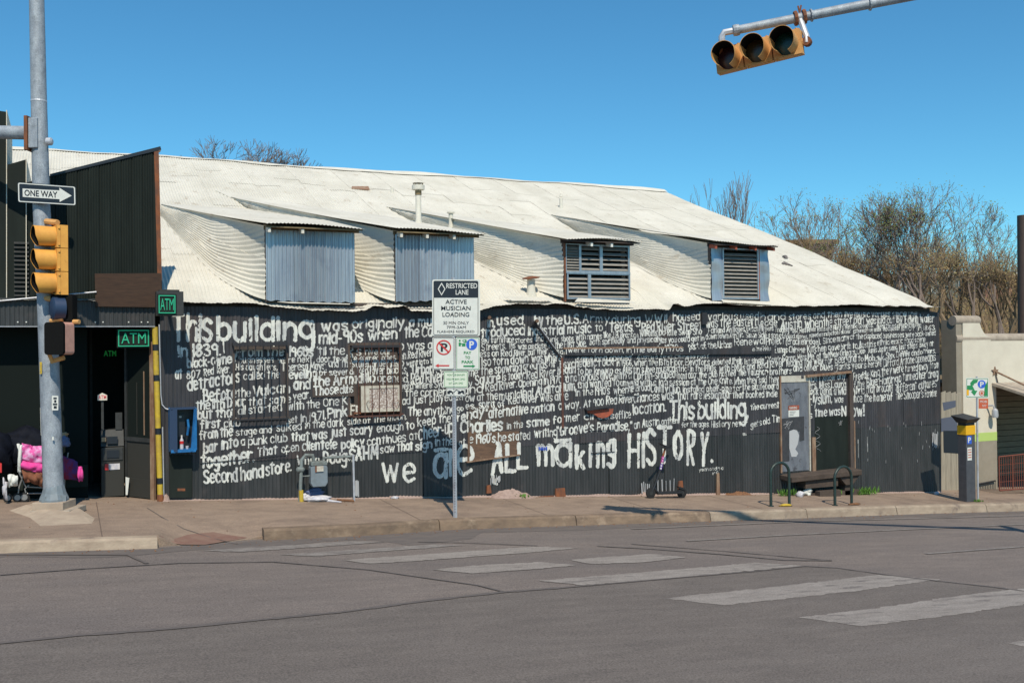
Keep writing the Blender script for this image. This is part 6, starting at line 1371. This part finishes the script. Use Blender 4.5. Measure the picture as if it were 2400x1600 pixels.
MB().span(sp_(1557, 1051, -.06), sp_(1568, 1044, .02)).build('display', M['scooter'], sc)
d0, d1 = sp_(1538, 1152), sp_(1596, 1150); MB().hexa([d0 + V((0, -.08, 0)), d1 + V((0, -.08, 0)), d1 + V((0, .08, 0)), d0 + V((0, .08, 0))], (0, 0, -.05)).build('deck', M['scooter'], sc, bevel=.01)
MB().tube([sp_(1532, 1142), sp_(1540, 1152)], .03, 8).build('neck', M['scooter'], sc); MB().hexa([sp_(1590, 1139, -.04), sp_(1604, 1143, -.04), sp_(1606, 1149, -.04), sp_(1592, 1144, -.04)], (0, .08, 0)).build('mudguard', M['scooter'], sc)

# ---------------------------------------------------------------- pay station and parking sign
pq = gpt(2267, 1174); sP = ppm(pq); ps_ = thing('pay_station', pq, 'dark grey parking pay station with a yellow band and slanted cap', 'pay station')
hw = 20 / sP / 1.0; H = lambda py: atD(2267, py, depth(pq)).z
ang = Matrix.Rotation(-PHI + .5, 3, 'Z')
def pbox(z0, z1, w, d, name, m, dx=0, top=None):
    g = MB(); vs = []
    for z, sc_ in ((z0, 1), (z1, top or 1)):
        for a, b in ((-1, -1), (1, -1), (1, 1), (-1, 1)): vs.append(pq.xy.to_3d() + ang @ V((a * w * sc_ + dx, b * d * sc_, 0)) + V((0, 0, z)))
    g.add(vs, [(3, 2, 1, 0), (4, 5, 6, 7), (0, 1, 5, 4), (1, 2, 6, 5), (2, 3, 7, 6), (3, 0, 4, 7)]); return g.build(name, m, ps_, bevel=.008)
pbox(pq.z, H(1018), .155, .11, 'body', M['paypole']); pbox(H(1018), H(996), .165, .12, 'yellow_band', M['amber']); pbox(H(996), H(985), .15, .11, 'neck', M['paycap'])
g = MB(); vs = [pq.xy.to_3d() + ang @ V((a, b, 0)) + V((0, 0, z)) for a, b, z in ((-.17, -.13, H(990)), (.17, -.13, H(990)), (.17, .13, H(990)), (-.17, .13, H(990)), (-.26, -.24, H(981)), (.20, -.24, H(979)), (.20, .22, H(970)), (-.26, .22, H(973)))]
g.add(vs, [(3, 2, 1, 0), (4, 5, 6, 7), (0, 1, 5, 4), (1, 2, 6, 5), (2, 3, 7, 6), (3, 0, 4, 7)]); g.build('cap', M['paycap'], ps_, bevel=.01)
fx = ang @ V((1, 0, 0)); fy = ang @ V((0, -1, 0))
def plate(u0, u1, py0, py1, m, name, l=.004):
    o = pq.xy.to_3d() + fy * (.11 + l); ps = [o + fx * u0 + V((0, 0, H(py1))), o + fx * u1 + V((0, 0, H(py1))), o + fx * u1 + V((0, 0, H(py0))), o + fx * u0 + V((0, 0, H(py0)))]; return MB().hexa(ps, fy * -.003).build(name, m, ps_)
plate(-.12, .03, 1020, 1039, M['signb'], 'parking_badge'); o = pq.xy.to_3d() + fy * .118 + fx * -.08 + V((0, 0, H(1036))); l = MB(); txt(l, 'P', o - fx * .02, fx, V((0, 0, 1)), .1, H(1023) - H(1036), .03); l.build('badge_letter', M['signw'], ps_)
plate(-.12, .03, 1047, 1077, M['signw'], 'notice')
for k in range(4): plate(-.10, .01, 1051 + 6 * k, 1053 + 6 * k, M['redsign'], 'notice_line', .008)
bp = gpt(2292, 1174); pk = thing('parking_sign', bp, 'green and blue parking sign with red plate on thin post beside the pay station', 'sign')
Q = Sign(bp - f0 * .03); tz = Q.at(2292, 882).z
MB().tube([bp, V((bp.x + .02, bp.y, tz))], .022, 8).build('post', M['galvpipe'], pk)
pn = Q.panel(2264, 885, 2317, 932, 2, 0, M['signw'], 'sign_panel', pk); Q.border(2265.5, 886.5, 2315.5, 930.5, 1.8, 1., L1, M['signg'], pn)
Q.disc(2301, 900, 9.5, L1, M['signb'], 'blue_disc', pn); Q.text('P', 2297, 894, 2306, 906, L2, M['signw'], pn, .03)
Q.shape([(2274, 897), (2281, 889), (2293, 889), (2290, 896), (2283, 899), (2282, 903), (2275, 903)], L1, M['signg'], 'arrow', pn); Q.shape([(2267, 903), (2279, 903), (2285, 915), (2291, 915), (2284, 927), (2276, 918), (2280, 914), (2267, 913)], L1, M['signg'], 'arrow', pn); Q.disc(2301, 921, 6.5, L1, M['redsign'], 'red_stamp', pn); Q.disc(2301, 921, 4.8, L2, M['signw'], 'stamp_centre', pn, 3.4)
Q.shape([(2265.5, 913), (2271, 913), (2271, 926), (2265.5, 926)], L2, M['amber'], 'orange_mark', pn); Q.shape([(2308, 905), (2315, 892), (2315, 928), (2306, 928)], L1, M['signg'], 'green_edge', pn)
pn = Q.panel(2294, 934, 2316, 957, 1, 0, M['redsign'], 'lower_plate', pk); Q.text('MOBI', 2297, 938, 2313, 943.5, L1, M['signw'], pn, 0); Q.text('977', 2302, 948, 2312, 953, L1, M['signw'], pn, 0)

# ---------------------------------------------------------------- cart with bags and blankets
cB = onW(50, 1176); yc = cB.y
def cp(px, py, dy=0.): return onY(px, py, yc + dy)
ct = thing('cart', V((cB.x, yc, walk_z(cB.x, yc))), 'small wheeled wire cart loaded beside the signal pole', 'cart')
for px, py, r in ((18, 1166, .07), (41, 1170, .075), (57, 1176, .08), (150, 1172, .07)):
    c = cp(px, py); c.z = walk_z(c.x, yc) + r; MB().lathe(c - V((0, .015, 0)), [(r * .6, 0), (r, .005), (r, .025), (r * .6, .03)], 16, axis=(0, 1, 0)).build('wheel', M['tyre'], ct, smooth=True)
    MB().lathe(c - V((0, .018, 0)), [(r * .62, 0), (r * .62, .036)], 12, axis=(0, 1, 0)).build('hub', M['chrome'], ct)
for pp in ([(64, 1166), (58, 1145), (68, 1136)], [(62, 1156), (110, 1155), (150, 1156)], [(41, 1168), (45, 1140), (60, 1100)], [(10, 1120), (14, 1150), (20, 1166)], [(45, 1062), (46, 1110), (60, 1140), (150, 1145)], [(150, 1170), (152, 1100), (160, 1060)]):
    MB().tube([cp(*p) for p in pp], .012, 6).build('frame_tube', M['chrome'], ct)
def cloth(name, pts, mt, label, cat, dy=-.1, seed=0, fold=.05, thick=.02):
    tl, tr, br, bl = [cp(a, b, dy) for a, b in pts]; nn = noise2(seed + 200)
    def fn(u, v):
        p = tl.lerp(tr, u).lerp(bl.lerp(br, u), v); f = fold * (float(nn(u * 5, v * 3)) - .5) * 1.2 + .012 * math.sin(u * 9 + v * 5 + seed)
        return p + V((0, -f - .05 * math.sin(math.pi * v), .012 * math.sin(u * 6 + seed)))
    m = MB(); m.grid(26, 16, fn); o = m.build(name, mt, origin=tl, smooth=True); so_ = o.modifiers.new('thickness', 'SOLIDIFY'); so_.thickness = thick; tag(o, label, cat); return o
blob('bag', cp(62, 1085, .3), (.55, .30, .36), M['navybag'], 21, 'large navy black bag heaped over the back of the cart', 'bag', amp=.2)
blob('bag', cp(-22, 1110, .1), (.36, .3, .50), M['navybag'], 22, 'black sack at the left edge of the picture', 'bag', amp=.2)
cloth('blanket', ((52, 1041), (99, 1046), (99, 1084), (49, 1076)), M['pinkcloth'], 'pink flowered blanket folded over the cart left of the pole', 'blanket', -.16, 1)
cloth('blanket', ((50, 1080), (100, 1088), (100, 1109), (49, 1094)), M['hotpink'], 'hot pink blanket folded under the flowered one on the cart', 'blanket', -.18, 2)
cloth('blanket', ((138, 1062), (182, 1084), (184, 1126), (140, 1118)), M['purplecloth'], 'purple and red blanket hanging off the cart right of the pole', 'blanket', -.1, 3)
cloth('blanket', ((184, 1092), (193, 1096), (194, 1126), (183, 1126)), M['hotpink'], 'narrow bright pink rolled cloth at the right end of the cart', 'cloth', -.14, 4, .02)
cloth('paper_bag', ((50, 1096), (100, 1106), (100, 1139), (58, 1126)), M['brownbag'], 'brown crumpled sack hanging under the pink blankets', 'bag', -.15, 5, .08)
cloth('plastic_bag', ((20, 1113), (41, 1114), (42, 1134), (20, 1141)), M['signw'], 'small square white bag low at the left of the cart', 'bag', -.2, 6, .02)
cloth('cloth', ((42, 1041), (50, 1042), (48, 1107), (44, 1107)), M['signw'], 'long white strip hanging beside the flowered blanket', 'cloth', -.2, 7, .01)
cloth('cloth', ((6, 1120), (16, 1132), (18, 1172), (9, 1160)), M['litterw'], 'grey printed cloth hanging at the left end of the cart', 'cloth', -.2, 8, .02)
blob('bag', cp(150, 1046, .05), (.10, .1, .12), M['litterb'], 23, 'blue grey bag behind the pole above the purple blanket', 'bag')
blob('cloth_roll', cp(147, 1022, .05), (.08, .06, .04), M['tan'], 24, 'tan cloth on top of the blue grey bag', 'cloth')
blob('bag', cp(110, 1125, .15), (.45, .22, .25), M['navybag'], 25, 'dark bundle packed low on the cart behind the pole', 'bag')
tag(MB().hexa([cp(-2, 1084, -.2), cp(4, 1086, -.2), cp(4, 1107, -.2), cp(-2, 1107, -.2)], (0, .05, 0)).build('carton', M['signr'], origin=cp(0, 1107)), 'red carton cut off by the left edge of the picture', 'carton')
# ---------------------------------------------------------------- white stucco building, board fence and tan house on the right
yS = .5
sb = thing('stucco_building', onY(2260, 1150, yS), 'white stucco building with rounded parapet, lime stripe and open porch', 'building')
def zz(px, py, y=yS): return onY(px, py, y).z
xa, xb = onY(2257, 900, yS).x, onY(2336, 1000, yS).x; xr = onY(2760, 900, yS).x; zb = walk_z(xa, yS) - .3
ztop = zz(2300, 799); zl = zz(2300, 905)
m = MB()
m.span((xa, yS, zl), (xr, yS + .35, ztop)); m.build('upper_wall', M['stucco'], sb)
z1, z2 = zz(2296, 1034), zz(2296, 1014)
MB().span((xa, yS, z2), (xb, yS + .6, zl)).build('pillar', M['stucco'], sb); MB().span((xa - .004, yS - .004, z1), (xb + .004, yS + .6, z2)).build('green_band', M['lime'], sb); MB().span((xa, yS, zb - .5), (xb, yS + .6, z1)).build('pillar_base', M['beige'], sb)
# shaped parapet end with its curve
cx = [(2257, 757), (2296, 757), (2300, 768), (2305, 778), (2312, 786), (2322, 790), (2322, 799), (2257, 799)]
MB().hexa([onY(a, b, yS) for a, b in cx], (0, .35, 0)).build('parapet', M['stucco'], sb)
MB().tube([(onY(2241, 750, yS).x, yS + .12, zz(2270, 751)), (onY(2299, 750, yS).x, yS + .12, zz(2270, 751))], .13, 12).build('coping', M['coping'], sb, smooth=True)
MB().tube([(onY(2243, 795, yS).x, yS + .12, zz(2300, 793)), (xr, yS + .12, zz(2300, 793))], .13, 12).build('coping', M['coping'], sb, smooth=True)
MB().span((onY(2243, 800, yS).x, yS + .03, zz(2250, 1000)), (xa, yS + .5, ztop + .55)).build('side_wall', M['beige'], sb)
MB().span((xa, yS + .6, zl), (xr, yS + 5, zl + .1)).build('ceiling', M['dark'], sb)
for k in range(22):
    z = zb - .6 + k * .17; MB().span((xb, yS + 2.6 + .004 * (k % 2), z), (xr, yS + 2.7, z + .155)).build('siding_board', M['siding'], sb)
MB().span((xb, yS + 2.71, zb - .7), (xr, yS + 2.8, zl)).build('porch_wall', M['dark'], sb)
# porch canopy with star brackets
m = MB(); p0, p1, p2, p3 = onY(2322, 900, yS - .02), onY(2322, 903, yS - .02), V((0, 0, 0)), V((0, 0, 0))
c0 = onY(2325, 897, yS - .01); m.hexa([c0, V((xr, c0.y, c0.z)), V((xr, c0.y - 1.5, c0.z - .38)), V((c0.x + .0, c0.y - 1.5, c0.z - .38))], (0, 0, -.07)); m.build('canopy', M['coping'], sb)
MB().span((c0.x, c0.y - 1.52, c0.z - .56), (xr, c0.y - 1.46, c0.z - .40)).build('canopy_fascia', M['wood'], sb)
s0_ = onY(2333, 870, yS - .03); st = MB(); pts = []
for k in range(10): a = math.pi / 2 + k * math.pi / 5; r = .13 if k % 2 == 0 else .055; pts.append(s0_ + V((r * math.cos(a), 0, r * math.sin(a))))
st.hexa(pts, (0, .02, 0)); st.build('star_bracket', M['jamb'], sb)
MB().tube([s0_, V((s0_.x + .35, c0.y - 1.3, c0.z - .33))], .025, 6).build('tie_rod', M['jamb'], sb); MB().tube([s0_, s0_ + V((.12, 0, -.42))], .012, 5).build('tie_rod', M['jamb'], sb)
l0 = onY(2332, 962, yS - .18); MB().lathe(l0 - V((0, 0, .18)), [(.07, 0), (.085, .06), (.07, .2), (.03, .24)], 12).build('porch_lamp', M['galvpipe'], sb, smooth=True); MB().tube([l0 + V((-.02, 0, .06)), l0 + V((-.05, .02, .14)), l0 + V((-.10, .17, .12))], .025, 6).build('lamp_arm', M['galvpipe'], sb)
MB().tube([onY(2292, 1134, yS - .05), onY(2333, 1126, yS - .05)], .02, 6).build('low_rail', M['blackbar'], sb)
for k in range(11): x = 2294 + k * 3.9; MB().tube([onY(x, 1134 - k * .8, yS - .05), onY(x, 1158 - k * .6, yS - .05)], .007, 4).build('low_rail_bar', M['blackbar'], sb)
# red railing
rr = thing('red_railing', onY(2340, 1150, yS - 1.), 'rusty red bar railing in front of the dark porch', 'railing'); yr_ = yS - .9
ra, rb, rc, rd = onY(2341, 1070, yr_), onY(2460, 1058, yr_), onY(2343, 1149, yr_), onY(2460, 1140, yr_)
MB().tube([ra, rb], .02, 6).build('top_rail', M['railred'], rr); MB().tube([rc, rd], .02, 6).build('bottom_rail', M['railred'], rr)
for k in range(24):
    t_ = k / 23; MB().tube([ra.lerp(rb, t_), rc.lerp(rd, t_)], .009 if k % 6 else .02, 5).build('baluster', M['railred'], rr)
for v in (.25, .5, .75): MB().tube([ra.lerp(rc, v), rb.lerp(rd, v)], .006, 4).build('wire', M['railred'], rr)
# board fence with overpainted patches
bf = thing('board_fence', onY(2210, 1155, .35), 'pale board fence with blue grey overpainted patches beside the black building', 'fence'); yf_ = .35
bl = [2206, 2217, 2229, 2241, 2253]
for i in range(4):
    a, b = bl[i], bl[i + 1]; MB().hexa([onY(a + .4, 1156 - i * 1., yf_), onY(b - .4, 1155 - i, yf_), onY(b - .4, 916 + i * 1., yf_), onY(a + .4, 920 + i, yf_)], (0, .03, 0)).build('board', M['fence'], bf)
MB().hexa([onY(2209, 943, yf_ - .004), onY(2240, 938, yf_ - .004), onY(2240, 953, yf_ - .004), onY(2212, 962, yf_ - .004)], (0, .003, 0)).build('painted_patch', M['bluegrey'], bf)
MB().hexa([onY(2206, 980, yf_ - .004), onY(2244, 974, yf_ - .004), onY(2244, 1010, yf_ - .004), onY(2206, 1011, yf_ - .004)], (0, .003, 0)).build('painted_patch', M['bluegrey'], bf)
MB().hexa([onY(2211, 1009, yf_ - .007), onY(2246, 1009, yf_ - .007), onY(2246, 1062, yf_ - .007), onY(2212, 1060, yf_ - .007)], (0, .003, 0)).build('painted_patch', M['signk'], bf)
# tan sided house behind
yt_ = 7.; th = thing('tan_house', onY(2200, 1000, yt_), 'tan lapboard house wall behind the board fence', 'building')
x0, x1 = onY(2150, 900, yt_).x, onY(2420, 900, yt_).x; zt_, zb_2 = zz(2230, 855, yt_), zz(2230, 1190, yt_); n = 18
for k in range(n):
    a = zb_2 + (zt_ - zb_2) * k / n; MB().hexa([(x0, yt_, a), (x1, yt_, a), (x1, yt_ + .03, a + (zt_ - zb_2) / n), (x0, yt_ + .03, a + (zt_ - zb_2) / n)], (0, .03, 0)).build('lap_board', M['siding'], th)
MB().hexa([onY(2180, 848, yt_ - .4), onY(2246, 834, yt_ - .4), onY(2246, 856, yt_ - .4), onY(2180, 859, yt_ - .4)], (0, .3, 0)).build('eave', M['dark'], th)
MB().hexa([onY(2160, 886, yt_ - .1), onY(2246, 884, yt_ - .1), onY(2246, 887, yt_ - .1), onY(2160, 889, yt_ - .1)], (0, .1, 0)).build('ledge', M['dark'], th)
MB().span((x0, yt_ + .1, zb_2), (x1, yt_ + 5, zt_ - .05)).build('wall_body', M['siding'], th)
for (a, b, lb) in ((1, 1, 'brown steel pole at the right edge behind the trees'),):
    b0 = atD(2401, 1000, 40); t0_ = atD(2399, 505, 40); g_ = MB().tube([V((b0.x, b0.y, -4)), V((t0_.x, t0_.y, t0_.z))], .24, 16).build('steel_pole', M['brownpole'], origin=V((b0.x, b0.y, -4)), smooth=True); tag(g_, 'brown steel pole at the right edge behind the trees', 'pole')

# ---------------------------------------------------------------- hill, far houses and trees
nh = noise2(77)
def hill_z(x, y):
    d = CAM + V((0, 0, 0)); p = V((x, y, 0)) - CAM; dep = p.dot(f0)
    t = sstep((dep - 42) / 34.)
    return KS * min(x, 40) - 1.2 + t * 8.2 + 1.1 * float(nh(x * .12, y * .12)) * t
hm = MB()
hO = atD(2300, 900, 60); hO.z = 0
def hf(u, v):
    p = CAM + r0 * (-18 + 110 * u) + f0 * (38 + 120 * v); return (p.x, p.y, hill_z(p.x, p.y))
hm.grid(60, 50, hf); struct(hm.build('hill', M['ground'], smooth=True))
def far_building(name, D_, x0, x1, y0, y1, dep, wall, roof, label, wins=(), roofh=.3):
    a, b = atD(x0, y1, D_), atD(x1, y1, D_); c = atD((x0 + x1) / 2, y0, D_); zt = c.z; zb = min(a.z, b.z) - 3
    t = thing(name, V((a.x, a.y, zb)), label, 'building'); d = b - a; d.z = 0; nrm = V((-d.y, d.x, 0)).normalized()
    MB().hexa([V((a.x, a.y, zb)), V((b.x, b.y, zb)), V((b.x, b.y, zt)), V((a.x, a.y, zt))], nrm * dep).build('wall', wall, t)
    e = d.normalized() * .35
    MB().hexa([V((a.x, a.y, zt)) - e - nrm * .35, V((b.x, b.y, zt)) + e - nrm * .35, V((b.x, b.y, zt + roofh)) + e - nrm * .35, V((a.x, a.y, zt + roofh)) - e - nrm * .35], nrm * (dep + .7)).build('roof', roof, t)
    for (u0, v0, u1, v1) in wins:
        q = [atD(p_, q_, D_) - nrm * .04 for p_, q_ in ((u0, v1), (u1, v1), (u1, v0), (u0, v0))]; f = MB().hexa(q, nrm * .05).build('window', M['farroof'], t)
        cq = sum(q, V((0, 0, 0))) / 4; MB().hexa([cq + (w - cq) * .8 - nrm * .02 for w in q], nrm * .02).build('pane', M['glass'], f)
    return t
far_building('brick_building', 62, 1820, 1952, 572, 760, 8, M['brickfar'], M['brickfar'], 'brown brick building behind the roof slope', roofh=.25)
far_building('far_house', 95, 2060, 2225, 650, 760, 10, M['farwall'], M['farroof'], 'grey green house with pale roof and lit windows among the trees', [(2160, 672, 2174, 690), (2182, 670, 2198, 688), (2212, 668, 2222, 688), (2110, 665, 2124, 684), (2134, 664, 2146, 680)])
far_building('far_house', 110, 2215, 2330, 642, 760, 10, M['farwall'], M['farroof'], 'second far house with stepped pale roof', [(2226, 655, 2236, 672), (2246, 655, 2256, 672), (2270, 655, 2280, 670)])
far_building('far_house', 105, 2310, 2480, 646, 760, 10, M['farred'], M['farroof'], 'red brown far house at the right edge', [(2330, 660, 2340, 676), (2356, 660, 2366, 676)])

def branch_tree(name, base, height, seed, label, m, group, spread=.55, levels=6, nfork=3, trunk=.16, lean=(0, 0), leaves=0, leafm='leaf', kmin=.62, kmax=.84, upright=.25, first=.3, nstem=1, leafs=.07, tmin=.008):
    rn = random.Random(seed); segs = []; tips = []
    t = thing(name, base, label, 'tree', group)
    def grow(p, d, l, r, lv):
        n = 3 if lv < 3 else 2; pts = [V(p)]; q = V(p); dd = V(d)
        for i in range(n):
            dd = (dd + V((rn.gauss(0, .13), rn.gauss(0, .13), rn.gauss(0, .08) + upright * .16))).normalized(); q = q + dd * (l / n); pts.append(V(q))
        r1 = r * .68; segs.append((pts, [r + (r1 - r) * i / n for i in range(n + 1)], lv))
        if lv >= levels: tips.append((pts[-1], dd)); return
        k = nfork + (1 if rn.random() < .35 else 0)
        for i in range(k):
            src = pts[-1] if i < 2 else pts[rn.randint(1, n)]
            a = rn.uniform(0, 6.283); sp = spread * rn.uniform(.5, 1.25); o = dd.orthogonal().normalized(); o = Matrix.Rotation(a, 3, dd) @ o
            nd = (dd * math.cos(sp) + o * math.sin(sp) + V((0, 0, upright * .3))).normalized()
            grow(src, nd, l * rn.uniform(kmin, kmax), r1 * rn.uniform(.6, .85), lv + 1)
    s = sum(((kmin + kmax) / 2) ** i for i in range(levels + 1)); L0 = height / (s * .86)
    for i in range(nstem):
        d = V((lean[0] + rn.gauss(0, .22 if nstem > 1 else .05), lean[1] + rn.gauss(0, .15 if nstem > 1 else .05), 1)).normalized(); grow(V(base) + V((rn.gauss(0, .25), rn.gauss(0, .25), -.3)) * (1 if nstem > 1 else 0), d, L0 * (1 + first * (nstem == 1)), trunk, 0)
    top = max(p.z for s_ in segs for p in s_[0]); kk = height / max(.1, top - base.z); B0 = V(base)
    sc = lambda p: B0 + (p - B0) * kk
    segs = [([sc(p) for p in s_[0]], s_[1], s_[2]) for s_ in segs]; tips = [(sc(p), d) for p, d in tips]
    tk = MB(); tw = MB()
    for pts, rs_, lv in segs:
        (tk if lv <= 1 else tw).tube(pts, [max(q, tmin) for q in rs_], 6 if lv <= 1 else (4 if lv < 4 else 3), cap=False)
    tk.build('trunk', m, t, smooth=True); tw.build('branches', m, t)
    if leaves:
        lf = MB()
        for p, d in tips:
            for k in range(leaves):
                c = p + V((rn.gauss(0, .22), rn.gauss(0, .22), rn.gauss(0, .22))); a = V((rn.gauss(0, 1), rn.gauss(0, 1), rn.gauss(0, 1))).normalized(); b = a.orthogonal().normalized(); w = leafs * rn.uniform(.6, 1.3)
                lf.v += [c, c + a * w + b * w * .4, c + a * w * 1.6, c + a * w - b * w * .4]; n = len(lf.v); lf.f.append((n - 4, n - 3, n - 2, n - 1))
        lf.build('crown', M[leafm], t, kind='stuff')
    return t
def tree_at(px, py_base, py_top, D_, **kw):
    b = atD(px, py_base, D_); h = (py_base - py_top) / (FP / D_); b.z = atD(px, py_base, D_).z
    return b, h
def T(name, px, pyb, pyt, D_, seed, label, m, group, **kw):
    b, h = tree_at(px, pyb, pyt, D_); return branch_tree(name, b, h, seed, label, M[m], group, **kw)
gB = 'bare trees behind the roof'; gR = 'budding trees on the hillside'
T('bare_tree', 575, 560, 318, 46, 11, 'bare crown rising behind the roof ridge, left of centre', 'bark', gB, spread=.62, levels=6, trunk=.13, kmin=.66, kmax=.86)
T('bare_tree', 690, 540, 345, 48, 12, 'smaller bare crown behind the ridge, right of the larger one', 'bark', gB, spread=.5, levels=5, trunk=.09)
T('bare_tree', 1720, 700, 398, 44, 13, 'upright bare tree behind the falling roof edge', 'barkfar', gB, spread=.30, levels=3, trunk=.055, upright=.8, nstem=5, kmin=.62, kmax=.86)
T('bare_tree', 1668, 660, 420, 45, 14, 'small upright bare tree touching the roof edge', 'barkfar', gB, spread=.28, levels=3, trunk=.04, upright=.9, nstem=3)
for i, (px, pyb, pyt, D_, lab, lv, ns, lfm) in enumerate((
    (1870, 760, 445, 52, 'budding tree nearest the roof slope with a forked leader', 6, 2, 'leaf'),
    (1945, 760, 470, 56, 'brown green tree over the brick building', 6, 2, 'leafbrown'),
    (2030, 780, 455, 50, 'budding tree in the middle left of the hillside row', 7, 2, 'leaf'),
    (2115, 790, 445, 50, 'dense budding tree left of the tallest one', 6, 3, 'leaf'),
    (2180, 790, 425, 48, 'tallest budding tree over the grey green house', 7, 2, 'leaf'),
    (2285, 800, 465, 52, 'spreading budding tree right of the tallest one', 7, 2, 'leaf'),
    (2345, 800, 520, 55, 'thin budding tree before the red brown house', 5, 2, 'leaf'),
    (2235, 780, 560, 44, 'low tangled shrub tree in front of the far houses', 6, 3, 'leafbrown'),
    (1990, 760, 560, 60, 'low tree right of the brick building', 5, 3, 'leafbrown'),
    (2370, 800, 580, 46, 'low shrub tree at the right edge', 5, 3, 'leafbrown'),
    
    (2240, 800, 545, 58, 'brown twiggy tree left of the spreading one', 6, 3, 'leafbrown'),
    (1850, 740, 520, 58, 'short brown tree just over the roof edge', 5, 3, 'leafbrown'),
    (1900, 760, 535, 57, 'brown twiggy tree in front of the brick building', 5, 4, 'leafbrown'), (2070, 780, 540, 58, 'brown twiggy tree deep in the row', 5, 4, 'leafbrown'), (2150, 790, 550, 54, 'brown tree screening the grey green house', 5, 3, 'leafbrown'), (2320, 800, 560, 56, 'brown tree before the second far house', 5, 3, 'leafbrown'))):
    T('budding_tree', px, pyb, pyt, D_, 40 + i, lab, 'twig' if lfm == 'leafbrown' else 'bark', gR, spread=.56, levels=lv, trunk=.12, nstem=ns, leaves=2 if lv > 5 else 2, leafm=lfm, upright=.45, kmin=.64, kmax=.86, nfork=3 if (lfm == 'leafbrown' and lv < 6) else 2, leafs=.065, tmin=.009)
# brush on the slope: uncountable thin shoots
rn = random.Random(3); br = MB(); bl_ = MB()
for i in range(9000):
    u, v = rn.uniform(0, 1), rn.uniform(0, 1); D_ = 40 + 34 * v ** 1.2; px = 2150 + 330 * u if rn.random() < .5 else 1790 + 500 * u
    p = atD(px, 800, D_); z = hill_z(p.x, p.y); b = V((p.x, p.y, z - .1)); h = rn.uniform(.6, 2.8); d = V((rn.gauss(0, .35), rn.gauss(0, .35), 1)).normalized() * h; s = r0 * rn.uniform(.008, .02); md = b + d * .5 + V((rn.gauss(0, .12), 0, .05))
    (br).poly(b - s, b + s, md + s * .7, md - s * .7); br.poly(md - s * .7, md + s * .7, b + d + s * .2, b + d - s * .2)
    for k in range(2):
        c = b + d * rn.uniform(.3, 1) + V((rn.gauss(0, .15), rn.gauss(0, .15), 0)); a = V((rn.gauss(0, 1), rn.gauss(0, 1), rn.gauss(0, 1))).normalized() * rn.uniform(.05, .12); e = a.orthogonal().normalized() * .05; bl_.poly(c, c + a + e, c + a * 1.7, c + a - e)
o = br.build('brush_stems', M['twig']); o['kind'] = 'stuff'; o['label'] = 'tangled brown brush stems covering the slope'
o = bl_.build('brush_leaves', M['leafbrown']); o['kind'] = 'stuff'; o['label'] = 'brownish leaves of the brush covering the slope'
